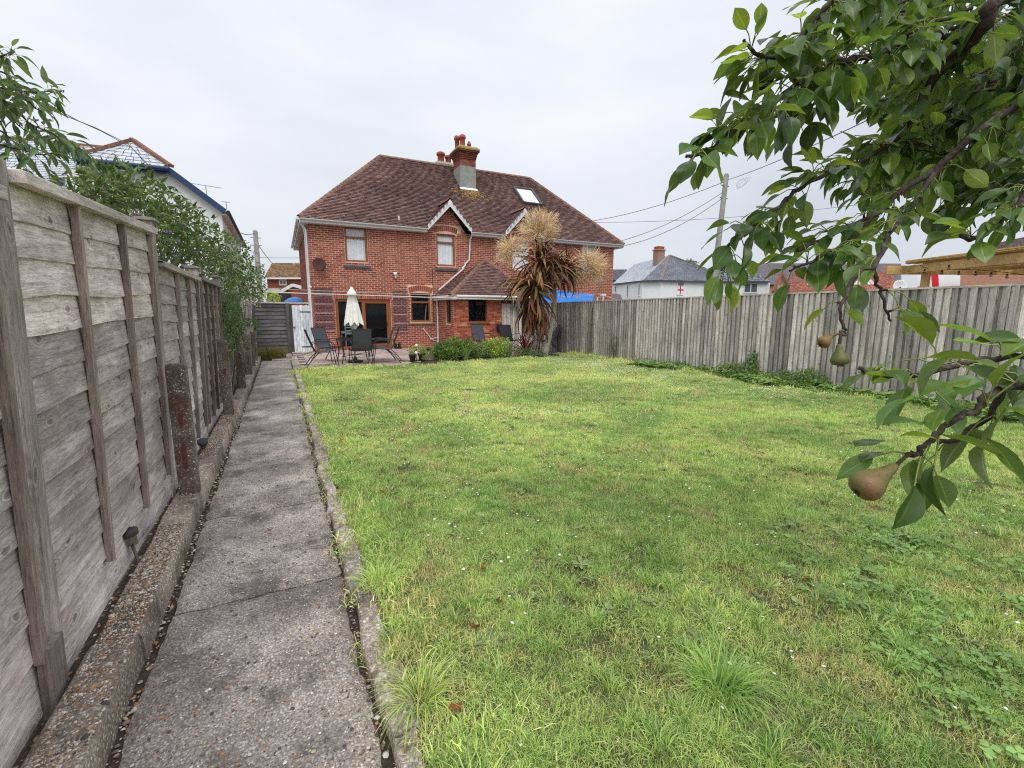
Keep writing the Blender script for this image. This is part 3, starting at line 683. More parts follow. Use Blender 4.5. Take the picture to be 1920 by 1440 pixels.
# ------------------------------------------------------------------ board fence across the lawn
bf = thing('featheredge_fence', 'long silvered close board fence with a capping rail along the lawn', 'fence', (9.07, 9, 0))
bmesh_ = []
for q in range(9):
    mb = MB(); k_ = (1, .74, 1.12, .88, 1.2, .66, 1.04, .82, 1.1)[q]; mb.cur = (k_, k_ * .995, k_ * (.97 + .004 * q))
    P = []
    for i in range(9):
        z = .0 + 1.80 * i / 8; wv = .0035 * fbm(q * 3, z, 1.4, 2)
        P.append([(.0, .0 + wv, z), (-.034, .0 + wv, z), (-.034, .007 + wv, z), (-.010, .083 + wv, z), (-.001, .085 + wv, z), (-.001, .126 + wv, z), (.0, .126 + wv, z), (0, wv, z)])
    mb.grid(P)
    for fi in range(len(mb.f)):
        if fi % 7 in (0, 3, 4, 5): mb.t[fi] = tuple(c_ * .56 for c_ in mb.t[fi])  # thick edges and grooves coloured darker, painting in the shade between boards
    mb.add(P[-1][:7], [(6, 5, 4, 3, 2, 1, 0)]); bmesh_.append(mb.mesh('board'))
y = -1.0; i = 0
while y < 18.3:
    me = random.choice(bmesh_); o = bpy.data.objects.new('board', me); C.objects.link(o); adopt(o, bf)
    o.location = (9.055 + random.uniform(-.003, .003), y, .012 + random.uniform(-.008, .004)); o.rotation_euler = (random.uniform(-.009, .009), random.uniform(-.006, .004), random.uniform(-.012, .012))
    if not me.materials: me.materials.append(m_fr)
    y += random.uniform(.100, .108); i += 1
for i in range(13):
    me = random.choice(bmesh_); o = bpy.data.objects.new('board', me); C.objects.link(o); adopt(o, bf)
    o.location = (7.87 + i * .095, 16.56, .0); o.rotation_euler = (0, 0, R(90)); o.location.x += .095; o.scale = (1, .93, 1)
mb = MB(); mb.cur = (1.1, 1.1, 1.08); mb.beam((9.05, -1, 1.835), (9.05, 18.3, 1.80), .065, .03); mb.obj('capping_rail', m_rail, bf)
mb = MB()
for z in (.35, 1.0, 1.6): mb.beam((9.1, -1, z), (9.1, 18.3, z), .06, .08)
for y in np.arange(-1, 18.4, 2.7): mb.box(9.09, 9.19, y - .05, y + .05, -.05, 1.8)
mb.obj('fence_frame', m_post, bf)

# ------------------------------------------------------------------ dark side panel, white gate
sp = thing('side_fence', 'dark weathered overlap panel with a pale top rail left of the white gate', 'fence', (-.2, 18.5, 0))
mb = MB(); mb.cur = (1.3, 1.3, 1.3); mb.beam((-.9, 18.47, 1.80), (1.05, 18.47, 1.79), .07, .05); mb.obj('top_rail', m_rail, sp)
mb = MB(); mb.cur = (.55, .55, .55); mb.box(-.86, -.78, 18.44, 18.54, 0, 1.76); mb.box(.20, .32, 18.40, 18.52, 0, 1.78); mb.box(.325, .39, 18.42, 18.5, 0, 1.75); mb.obj('post', m_darkv, sp)
for k in range(13):
    mb = MB(); q = random.uniform(.65, 1.0); mb.cur = (q, q, q * 1.02); z = .02 + k * .134
    a = random.uniform(-.004, .004); mb.add([(-.78, 18.46, z), (.2, 18.46 + a, z + a), (.2, 18.485, z + .15), (-.78, 18.485, z + .15), (-.78, 18.5, z), (.2, 18.5, z + a)], [(0, 1, 2, 3), (0, 4, 5, 1)]); mb.obj('board', m_dark, sp)
gate = thing('garden_gate', 'white painted ledged board gate standing between dark fence and brick house', 'gate', (.4, 18.36, 0))
for k in range(7):
    mb = MB(); q = random.uniform(.93, 1.03); mb.cur = (q, q, q); x = .405 + k * .086; mb.box(x, x + .081, 18.34, 18.362, .03, 1.70 + .01 * (k % 2)); mb.obj('plank', m_white_wood, gate, bevel=.003)
mb = MB()
for z in (.2, 1.46): mb.box(.66, 1.02, 18.325, 18.337, z, z + .03)
mb.obj('strap_hinge', m_black, gate)
mb = MB(); mb.box(.40, .46, 18.30, 18.338, .92, .95); mb.tube([(.42, 18.3, .935), (.42, 18.26, .935), (.5, 18.26, .935)], .008, 5); mb.obj('latch', m_blackmetal, gate)
mb = MB(); mb.cur = (.5, .5, .5); mb.box(1.012, 1.07, 18.37, 18.43 - .04, .0, 1.74); mb.obj('jamb', m_darkv, gate)
gate.rotation_euler.z = R(0)
# ------------------------------------------------------------------ brickwork and tiling
BR = [sr(164, 88, 68), sr(154, 80, 64), sr(142, 74, 62), sr(170, 98, 76), sr(132, 70, 62), sr(160, 92, 74), sr(148, 76, 62)]
BRO = [sr(176, 88, 62), sr(190, 104, 74), sr(160, 76, 58), sr(200, 120, 90), sr(146, 74, 60), sr(184, 94, 62), sr(206, 150, 124)]
def brick_rects(W_, H_, holes, test=None, bw=.225, bh=.075, j=.018):
    out = []; row = 0; v0 = 0
    while v0 < H_ - .02:
        v1 = min(v0 + bh, H_); cuts_ = [(a, b) for a, b, c_, d_ in holes if min(v1, d_) - max(v0, c_) > .35 * bh]
        u = -bw / 2 * (row % 2) ; 
        while u < W_ - .01:
            segs = [(max(u, 0), min(u + bw, W_))]
            for a, b in cuts_:
                ns = []
                for p, q in segs:
                    if b <= p or a >= q: ns.append((p, q)); continue
                    if a > p: ns.append((p, a))
                    if b < q: ns.append((b, q))
                segs = ns
            for p, q in segs:
                if q - p > .035 and (test is None or test((p + q) / 2, (v0 + v1) / 2)): out.append((p + j / 2, q - j / 2, v0 + j / 2, v1 - j / 2))
            u += bw
        v0 = v1; row += 1
    return out
def basis(P0, U, Nn):
    P0 = Vector(P0); U = Vector(U); Nn = Vector(Nn)
    return lambda u, v, d: P0 + U * u + Vector((0, 0, v)) + Nn * d
def bricks_mesh(rects, B, pal, name, parent, mat=None, proud=.006, rough=.0015):
    mb = MB()
    for a, b, c_, d_ in rects:
        cc = random.choice(pal); k_ = random.uniform(.86, 1.14); mb.cur = tuple(q * k_ for q in cc); pr = proud + random.uniform(-rough, rough)
        p = [B(a, c_, pr), B(b, c_, pr), B(b, d_, pr), B(a, d_, pr), B(a, c_, -.01), B(b, c_, -.01), B(b, d_, -.01), B(a, d_, -.01)]
        mb.add(p, [(0, 1, 2, 3), (4, 5, 1, 0), (5, 6, 2, 1), (6, 7, 3, 2), (7, 4, 0, 3)])
    return mb.obj(name, mat or m_brick, parent, 'stuff')
def backing(W_, H_, holes, B, name, parent, mat, tri=None):
    us = sorted({0, W_} | {max(0, min(W_, h[k])) for h in holes for k in (0, 1)}); vs_ = sorted({0, H_} | {max(0, min(H_, h[k])) for h in holes for k in (2, 3)})
    mb = MB()
    for a, b in zip(us, us[1:]):
        for c_, d_ in zip(vs_, vs_[1:]):
            uc, vc = (a + b) / 2, (c_ + d_) / 2
            if any(h[0] < uc < h[1] and h[2] < vc < h[3] for h in holes): continue
            mb.quad(B(a, c_, 0), B(b, c_, 0), B(b, d_, 0), B(a, d_, 0))
    for a, b, c_, d_ in holes:   # reveals
        for p, q in (((a, c_), (a, d_)), ((a, d_), (b, d_)), ((b, d_), (b, c_)), ((b, c_), (a, c_))):
            mb.quad(B(*p, 0), B(*q, 0), B(*q, -.14), B(*p, -.14))
    for t in tri or []: mb.quad(*[B(*q, 0) for q in t])
    return mb.obj(name, mat, parent)
def arch(mb, B, u0, u1, v, rise, h, pal, nb=None):
    n_ = nb or int((u1 - u0) / .078)
    for i in range(n_):
        cc = random.choice(pal); k_ = random.uniform(.85, 1.15); mb.cur = tuple(q * k_ for q in cc)
        ts = [(i + .08) / n_, (i + .92) / n_]
        def pt(t, hh):
            uu = u0 + (u1 - u0) * t; a = (t - .5) * 2; z = v + rise * (1 - a * a); nx_ = a * rise * 2.2 / max((u1 - u0), .1)
            l = math.hypot(nx_, 1); return (uu + nx_ / l * hh, z + hh / l)
        q = [pt(ts[0], 0), pt(ts[1], 0), pt(ts[1], h), pt(ts[0], h)]
        pr = .009; f = [B(*p, pr) for p in q] + [B(*p, -.01) for p in q]
        mb.add(f, [(0, 1, 2, 3), (4, 5, 1, 0), (5, 6, 2, 1), (6, 7, 3, 2), (7, 4, 0, 3)])
def inside(poly, x, y):
    c_ = False; n_ = len(poly)
    for i in range(n_):
        x1, y1 = poly[i]; x2, y2 = poly[(i + 1) % n_]
        if (y1 > y) != (y2 > y) and x < (x2 - x1) * (y - y1) / (y2 - y1) + x1: c_ = not c_
    return c_
def tiles(name, parent, mat, P0, U, V, polyuv, tw, te, pal, lift=.016, thick=.012, jit=.004, skip=None, single=0, tone=None):
    """lapped tiles on the plane P0 + u U + v V inside a polygon; the first `single` nearest rows as separate objects"""
    P0 = Vector(P0); U = Vector(U).normalized(); V = Vector(V).normalized(); Nn = U.cross(V).normalized()
    if Nn.z < 0: Nn = -Nn
    us = [p[0] for p in polyuv]; vs_ = [p[1] for p in polyuv]; mb = MB(); singles = []
    row = 0; v = min(vs_)
    while v < max(vs_):
        u = min(us) - (tw / 2 if row % 2 else 0)
        while u < max(us):
            uc = u + tw / 2; vc = v + te * .5
            if inside(polyuv, uc, vc) and not (skip and skip(uc, vc)):
                cc = random.choice(pal); k_ = random.uniform(.88, 1.12)
                if tone: k_ *= tone(uc, vc)
                cur = tuple(q * k_ for q in cc); j = random.uniform(-jit, jit); g = .004
                lo = lift + random.uniform(0, jit); up = .002; sl = random.uniform(-.004, .004)
                a, b = u + g, u + tw - g
                p = [P0 + U * a + V * (v + sl) + Nn * (lo + j), P0 + U * b + V * (v + sl) + Nn * (lo - j), P0 + U * b + V * (v + te * 1.02) + Nn * up, P0 + U * a + V * (v + te * 1.02) + Nn * up]
                q = [x - Nn * thick for x in p]
                fs_ = [(0, 1, 2, 3), (4, 5, 1, 0), (5, 6, 2, 1), (7, 4, 0, 3)]
                if len(singles) < single:
                    s_ = MB(); s_.cur = cur; s_.add(p + q, fs_); singles.append(s_)
                else:
                    mb.cur = cur; mb.add(p + q, fs_)
            u += tw
        v += te; row += 1
    if mb.v: mb.obj(name if not single else 'tiles', mat, parent, 'stuff')
    for s_ in singles: s_.obj('tile', mat, parent)

TL = [sr(116, 88, 83), sr(110, 82, 78), sr(124, 96, 90), sr(102, 75, 73), sr(132, 106, 98)]
house = thing('brick_house', 'red brick semi-detached house with hipped clay tile roof and two small gables', 'house', (8, 18.4, 0))
WX0, WX1, WY, WZ = 1.09, 14.86, 18.4, 4.66
H = lambda x0, x1, z0, z1: (x0 - WX0, x1 - WX0, z0, z1)
holes = [H(2.34, 3.15, 3.33, 4.60), H(5.85, 6.65, 3.33, 4.60), H(1.88, 3.93, .06, 1.96), H(4.72, 5.55, 1.07, 2.22), H(9.3, 10.1, 3.33, 4.60), H(13.0, 13.8, 3.33, 4.60), H(11.2, 12.9, .9, 2.1)]
wall = MB(); wall.box(WX0, WX1, 18.56, 25.9, 0, 4.66); 
B = basis((WX0, WY, 0), (1, 0, 0), (0, -1, 0))
G1, G2 = (6.33, .80, 5.84), (9.7, .80, 5.84)
tris = [[(g[0] - g[1] - WX0, WZ), (g[0] + g[1] - WX0, WZ), (g[0] - WX0, g[2] - .08)] for g in (G1, G2)]
wall_o = backing(WX1 - WX0, WZ, holes, B, 'wall', house, m_mortar, tris)
archholes = holes + [H(5.75, 6.75, 4.60, 4.66), H(9.2, 10.2, 4.6, 4.66), H(1.80, 4.0, 1.96, 2.19), H(4.62, 5.66, 2.20, 2.52)]
rects = brick_rects(WX1 - WX0, WZ, archholes)
bricks_mesh(rects, B, BR, 'brickwork', wall_o)
for g in (G1, G2):
    Bg = basis((g[0] - g[1], WY, WZ), (1, 0, 0), (0, -1, 0))
    rr = brick_rects(2 * g[1], g[2] - WZ, [(.28, 1.38, 0, .30)], test=lambda u, v, g=g: v < (g[1] - abs(u - g[1])) / g[1] * (g[2] - WZ) - .07)
    bricks_mesh(rr, Bg, BR, 'gable_bricks', wall_o)
mb = MB()
arch(mb, B, 1.83 - WX0, 3.98 - WX0, 1.965, .0, .215, BR)
arch(mb, B, 4.68 - WX0, 5.60 - WX0, 2.22, .10, .21, BR)
arch(mb, B, 5.78 - WX0, 6.72 - WX0, 4.62, .10, .21, BR); arch(mb, B, 9.25 - WX0, 10.15 - WX0, 4.62, .10, .21, BR)
mb.obj('brick_arch', m_brick, wall_o, 'stuff')
# other three walls (plain coursed brick below the eaves)
for (p0, u, nn_, W_) in (((WX0, 26, 0), (0, -1, 0), (-1, 0, 0), 7.6), ((WX1, 18.4, 0), (0, 1, 0), (1, 0, 0), 7.6), ((WX1, 26, 0), (-1, 0, 0), (0, 1, 0), WX1 - WX0)):
    B2 = basis(p0, u, nn_); w2 = backing(W_, WZ, [], B2, 'wall', house, m_mortar)
    if nn_[1] == 0: bricks_mesh(brick_rects(W_, WZ, []), B2, BR, 'brickwork', w2)
mb = MB(); mb.cur = (.5, .5, .5); mb.box(WX0 + .3, WX1 - .3, 18.75, 25.6, .0, .03); mb.box(WX0 + .3, WX1 - .3, 18.75, 25.6, 2.5, 2.6); mb.box(WX0 + .3, WX1 - .3, 21.6, 21.7, 0, 4.6); mb.obj('interior', m_room, house)

# windows
def window(x0, x1, z0, z1, parent, Y=18.4, transom=None, mull=None, fw=.075, curtain=True, dark=False, frame=None, archtop=0, name='window'):
    fr = frame or m_frame; yb = Y + .07; mb = MB()
    mb.box(x0, x0 + fw, yb, yb + .06, z0, z1); mb.box(x1 - fw, x1, yb, yb + .06, z0, z1); mb.box(x0 + fw, x1 - fw, yb + .001, yb + .059, z0, z0 + fw); mb.box(x0 + fw, x1 - fw, yb + .001, yb + .059, z1 - fw, z1)
    if transom: mb.box(x0 + fw, x1 - fw, yb - .01, yb + .058, transom - .035, transom + .035)
    if mull: mb.box(mull - .05, mull + .05, yb - .008, yb + .057, z0 + fw, z1 - fw)
    if archtop: pass
    w_ = mb.obj(name, fr, parent, bevel=.004)
    zs = [z0 + fw] + ([transom - .035, transom + .035] if transom else []) + [z1 - fw]
    xs = [x0 + fw] + ([mull - .05, mull + .05] if mull else []) + [x1 - fw]
    for i in range(0, len(zs), 2):
        for k in range(0, len(xs), 2):
            g = MB(); g.quad((xs[k], yb + .03, zs[i]), (xs[k + 1], yb + .03, zs[i]), (xs[k + 1], yb + .03, zs[i + 1]), (xs[k], yb + .03, zs[i + 1])); g.obj('pane', m_glassd if dark else m_glass, w_)
    if curtain:
        c_ = MB(); c_.smooth = True; P = []
        for i in range(61):
            t = i / 60; x = x0 + .01 + (x1 - x0 - .02) * t; d = .03 * math.sin(t * 46 + 2 * math.sin(t * 5)) * (.6 + .4 * math.sin(t * 17)); P.append([(x, yb + .06 + d * .6, z0), (x, yb + .06 + d * .5, (z0 + z1) / 2), (x, yb + .06 + d * .4, z1)])
        c_.grid(P); c_.obj('curtain', m_curtain, w_)
    else:
        c_ = MB(); c_.cur = (.35, .35, .35); c_.quad((x0 - .1, Y + .9, z0 - .1), (x1 + .1, Y + .9, z0 - .1), (x1 + .1, Y + .9, z1 + .1), (x0 - .1, Y + .9, z1 + .1)); c_.obj('blind_or_dark_backing', m_room, w_)  # near-black sheet set behind the glass to stand for the unlit room
    return w_
def sill(x0, x1, z0, z1, mat, parent, Y=18.4):
    mb = MB(); mb.box(x0, x1, Y - .07, Y + .05, z0, z1); mb.obj('sill', mat, parent, bevel=.01)
w1 = window(2.34, 3.15, 3.33, 4.60, house, transom=4.22); sill(2.26, 3.22, 3.10, 3.20, m_sill, house)
w2 = window(5.85, 6.65, 3.33, 4.60, house, transom=4.27); sill(5.77, 6.73, 3.13, 3.23, m_sill, house)
window(9.3, 10.1, 3.33, 4.60, house, transom=4.27, frame=m_whitepaint); window(13.0, 13.8, 3.33, 4.60, house, transom=4.27, frame=m_whitepaint)
window(11.2, 12.9, .9, 2.1, house, frame=m_whitepaint, dark=True, curtain=False)
w3 = window(4.72, 5.55, 1.07, 2.22, house, transom=1.86, dark=True, curtain=False); sill(4.60, 5.68, .975, 1.045, m_sillb, house)
mb = MB()  # leaning items and net behind the kitchen window
mb.beam((5.35, 18.6, 1.15), (5.42, 18.6, 1.8), .05, .03); mb.obj('rolled_blind', m_curtain, w3)
# sliding patio door
mb = MB()
for (a, b, c_, d_) in ((1.88, 1.99, .06, 1.96), (3.83, 3.93, .06, 1.96), (1.99, 3.83, 1.86, 1.96), (1.99, 3.83, .06, .16), (2.84, 2.97, .16, 1.86)): mb.box(a, b, 18.46, 18.54, c_, d_)
mb.box(2.97, 3.83, 18.445, 18.459, 1.80, 1.86); mb.box(2.97, 3.83, 18.445, 18.459, .16, .24); mb.box(3.76, 3.83, 18.445, 18.459, .24, 1.80)
door = mb.obj('patio_door', m_frame, house, bevel=.004)
for (a, b) in ((1.99, 2.84), (2.97, 3.83)):
    g = MB(); g.quad((a, 18.5, .16), (b, 18.5, .16), (b, 18.5, 1.86), (a, 18.5, 1.86)); g.obj('pane', m_glassd, door)
mb = MB(); mb.box(3.785, 3.80, 18.42, 18.444, .9, 1.1); mb.obj('handle', m_black, door)
mb = MB(); mb.cur = (.3, .3, .3); mb.box(1.7, 4.1, 20.2, 20.25, 0, 2.2); mb.obj('inner_partition', m_room, house)
# white furniture standing just inside the glass
tb = thing('indoor_table', 'white painted table standing inside the left pane of the patio door', 'table', (2.3, 18.9, .05))
mb = MB(); mb.box(2.05, 2.75, 18.62, 19.05, .66, .74); mb.obj('table_top', m_whitepaint, tb)
for (x, y) in ((2.08, 18.75), (2.72, 18.75), (2.08, 19.02), (2.72, 19.02)):
    mb = MB(); mb.box(x - .03, x + .03, y - .03, y + .03, .04, .66); mb.obj('leg', m_whitepaint, tb)
sc_ = thing('slatted_chair', 'white slatted chair pushed to the table behind the patio door', 'chair', (2.4, 18.65, .05))
mb = MB(); mb.box(2.2, 2.6, 18.58, 18.70, .42, .46); mb.obj('seat', m_whitepaint, sc_)
for x in (2.21, 2.59):
    mb = MB(); mb.box(x - .018, x + .018, 18.575, 18.61, .04, .98); mb.obj('leg', m_whitepaint, sc_)
for z in (.62, .74, .86, .95):
    mb = MB(); mb.box(2.23, 2.57, 18.58, 18.60, z, z + .045); mb.obj('slat', m_whitepaint, sc_)

# main roof
EY, EZ, RY, RZ = 18.05, 4.74, 22.2, 8.42
XL, XR, RL, RR = .82, 15.2, 4.52, 12.22
roof = MB()
P = [(XL, EY, EZ), (XR, EY, EZ), (RR, RY, RZ), (RL, RY, RZ)]; BY = 26.3
def on(x, Y): return (x, Y, EZ + (Y - EY) * (RZ - EZ) / (RY - EY))
def gfoot(g): return [(g[0] - .86, EY), (g[0], 19.12), (g[0] + .86, EY)]
f1, f2 = gfoot(G1), gfoot(G2)
roof.quad(on(XL, EY), on(*f1[0]), on(*f1[1]), on(*f1[2]), on(*f2[0]), on(*f2[1]), on(*f2[2]), on(XR, EY), P[2], P[3])
roof.quad((XL, BY, EZ), (XL, EY, EZ), P[3]); roof.quad((XR, EY, EZ), (XR, BY, EZ), P[2]); roof.quad((XR, BY, EZ), (XL, BY, EZ), P[3], P[2])
roof_o = roof.obj('roof', m_roofbase, house)
Vd = Vector((0, RY - EY, RZ - EZ)); vl = Vd.length
def polyc(pts): return [((p[0] - XL), (p[1] - EY) / (RY - EY) * vl) for p in pts]
poly = polyc([(XL, EY), f1[0], f1[1], f1[2], f2[0], f2[1], f2[2], (XR, EY), (RR, RY), (RL, RY)])
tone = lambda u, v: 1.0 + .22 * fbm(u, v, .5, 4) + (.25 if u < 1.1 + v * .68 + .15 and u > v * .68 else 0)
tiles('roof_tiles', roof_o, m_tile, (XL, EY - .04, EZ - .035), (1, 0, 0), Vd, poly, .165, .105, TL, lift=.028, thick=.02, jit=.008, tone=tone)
for (x0, sgn, rx) in ((XL, 1, RL), (XR, -1, RR)):
    V2 = Vector(((rx - x0), 0, RZ - EZ)); W2 = BY - EY
    tiles('hip_tiles', roof_o, m_tile, (x0, EY, EZ), (0, 1, 0), V2, [(0, 0), (W2, 0), ((RY - EY), V2.length)], .2, .115, TL, lift=.02)
mb = MB()
def ridge_run(a, b, step=.3, w_=.11):
    a = Vector(a); b = Vector(b); d = b - a; n_ = max(1, int(d.length / step)); d.normalize(); s_ = d.cross(Vector((0, 0, 1))).normalized(); up = s_.cross(d)
    for i in range(n_):
        k_ = random.uniform(.85, 1.15); mb.cur = (k_, k_ * .98, k_ * .95); p0 = a + (b - a) * (i / n_); p1 = a + (b - a) * ((i + .98) / n_)
        pr = [(-w_, -.05), (-w_ * .6, .02), (0, .055), (w_ * .6, .02), (w_, -.05)]
        mb.grid([[p0 + s_ * x + up * (z + .01) for x, z in pr], [p1 + s_ * x + up * z for x, z in pr]])
ridge_run(P[3], P[2]); ridge_run(P[0], P[3]); ridge_run(P[1], P[2]); mb.obj('ridge_tiles', m_hip, roof_o)
# fascia, gutter, soffit
mb = MB()
for (a, b) in ((XL + .04, G1[0] - .93), (G1[0] + .92, G2[0] - .93), (G2[0] + .92, XR - .04)):
    mb.box(a, b, 18.09, 18.11, 4.575, 4.70)
    mb.box(a, b, 18.11, 18.39, 4.575, 4.585)
    for i in range(5):
        t0, t1 = math.pi * i / 5, math.pi * (i + 1) / 5; r_ = .055; c0 = (18.03 - r_ * math.cos(t0), 4.70 - r_ * math.sin(t0)); c1 = (18.03 - r_ * math.cos(t1), 4.70 - r_ * math.sin(t1)); mb.quad((a, *c0), (b, *c0), (b, *c1), (a, *c1))
mb.obj('gutter', m_upvc, house)
mb = MB()
for sgn, x in ((-1, XL + .02), (1, XR - .02)):
    mb.box(min(x, x - sgn * .02), max(x, x - sgn * .02), 18.05, 26.2, 4.56, 4.70); mb.box(min(x, x - sgn * .27), max(x, x - sgn * .27), 18.1, 26.2, 4.55, 4.56)
    mb.tube([(x + sgn * .05, 18.05, 4.69), (x + sgn * .05, 26.2, 4.69)], .055, 8)
mb.obj('side_gutter', m_upvc, house)
mb = MB()
mb.tube([(7.28, 18.06, 4.62), (7.28, 18.30, 4.45), (7.28, 18.34, 4.3), (7.24, 18.34, 3.62), (7.05, 18.34, 3.45), (7.05, 18.34, 3.38), (6.90, 18.30, 3.26)], .034, 8)
mb.obj('downpipe', m_upvc, house)
mb = MB(); mb.beam((6.98, 18.30, 3.28), (5.86, 18.28, 2.36), .06, .05); mb.obj('verge_gutter', m_upvc, house)
mb = MB(); mb.tube([(.84, 18.20, 4.58), (1.03, 18.34, 4.36), (1.04, 18.36, .1)], .035, 8); mb.tube([(.98, 18.65, 4.55), (1.03, 18.7, 4.3), (1.03, 18.7, .1)], .045, 8); mb.obj('soil_pipe', m_upvc, house)
mb = MB(); mb.box(1.0, 1.1, 18.3, 18.4, 2.34, 2.40); mb.obj('pipe_clip', m_upvc, house)
mb = MB(); mb.tube([(5.18, 18.37, .82), (5.55, 18.36, .34), (5.82, 18.36, .26)], .022, 6); mb.tube([(5.45, 18.34, .36), (5.72, 18.34, .43), (5.84, 18.35, .36)], .018, 6); mb.obj('waste_pipe', m_upvc, house)
mb = MB(); mb.cur = (.75, .75, .74); mb.tube([(4.36, 18.32, 4.86), (4.36, 18.32, 5.12)], .045, 8); mb.obj('vent_pipe', m_upvc, house)
mb = MB(); mb.tube([(5.66, 18.39, 3.2), (5.66, 18.39, .95)], .012, 4); mb.obj('wall_cable', m_black, house)
# small gables
for g in (G1, G2):
    gx, hw, top = g; root = MB()
    yb = 19.72; apex = (gx, 18.02, top + .02); back = (gx, yb, top + .02)
    for s in (-1, 1):
        f = (gx + s * .93, 18.02, 4.80); root.quad(apex, f, (gx + s * .25, 19.3, top - .25), back)
    gr = root.obj('gable_roof', m_roofbase, house)
    for s in (-1, 1):
        Vg = Vector((-s * .93, 0, top + .02 - 4.80)); tiles('gable_tiles', gr, m_tile, (gx + s * .93, 18.0, 4.80), (0, 1, 0), Vg, [(0, 0), (1.75, Vg.length), (0, Vg.length)], .17, .105, TL, lift=.02)
    mb = MB(); mb.cur = (1, .95, .8)
    for s in (-1, 1):
        a = Vector((gx + s * .92, 18.0, 4.76)); b = Vector((gx, 18.0, top - .06)); d = Vector((0, 0, .24)); t_ = Vector((0, .03, 0)); e = Vector((0, -.0, -.0))
        q = [a - d * .5, b - d * .72, b + d * .35, a + d * .35]; mb.cur = (1.0, 1.0, 1.0)
        mb.add(q + [p + t_ for p in q], [(0, 1, 2, 3), (7, 6, 5, 4), (0, 4, 5, 1), (3, 2, 6, 7), (0, 3, 7, 4)] if s < 0 else [(3, 2, 1, 0), (4, 5, 6, 7), (1, 5, 4, 0), (7, 6, 2, 3), (4, 7, 3, 0)])
    mb.obj('bargeboard', m_barge, house)
    mb = MB()
    a = Vector((gx, 18.02, top + .06)); b = Vector((gx, 19.7, top + .06))
    def rr_(a, b):
        d = (b - a); n_ = 6; d.normalize(); s_ = d.cross(Vector((0, 0, 1))).normalized()
        for i in range(n_):
            p0 = a + (b - a) * (i / n_); p1 = a + (b - a) * ((i + .98) / n_); pr = [(-.1, -.05), (0, .04), (.1, -.05)]; mb.grid([[p0 + s_ * x + Vector((0, 0, z)) for x, z in pr], [p1 + s_ * x + Vector((0, 0, z)) for x, z in pr]])
    rr_(a, b); mb.cur = (1.2, .9, .6); mb.obj('ridge_tiles', m_hip, gr)
# skylight
def onroof(x, Y, h): p = Vector(on(x, Y)); nn_ = Vector((0, -(RZ - EZ), RY - EY)).normalized(); return p + nn_ * h
mb = MB()
SK = [(10.72, 20.1), (11.72, 20.1), (11.72, 21.15), (10.72, 21.15)]
fr = [(0, 1), (1, 2), (2, 3), (3, 0)]
for a, b in fr: mb.beam(onroof(*SK[a], .07), onroof(*SK[b], .07), .09, .11, (0, -.66, .75))
sky_l = mb.obj('skylight', m_sill, house)
g = MB(); g.quad(*[onroof(x, Y, .085) for x, Y in SK]); g.obj('pane', m_glass, sky_l)
g = MB(); g.cur = (1.1, 1.05, 1.0); g.quad(*[onroof(x, Y, .05) for x, Y in SK]); g.obj('blind_or_dark_backing', m_curtain, sky_l)
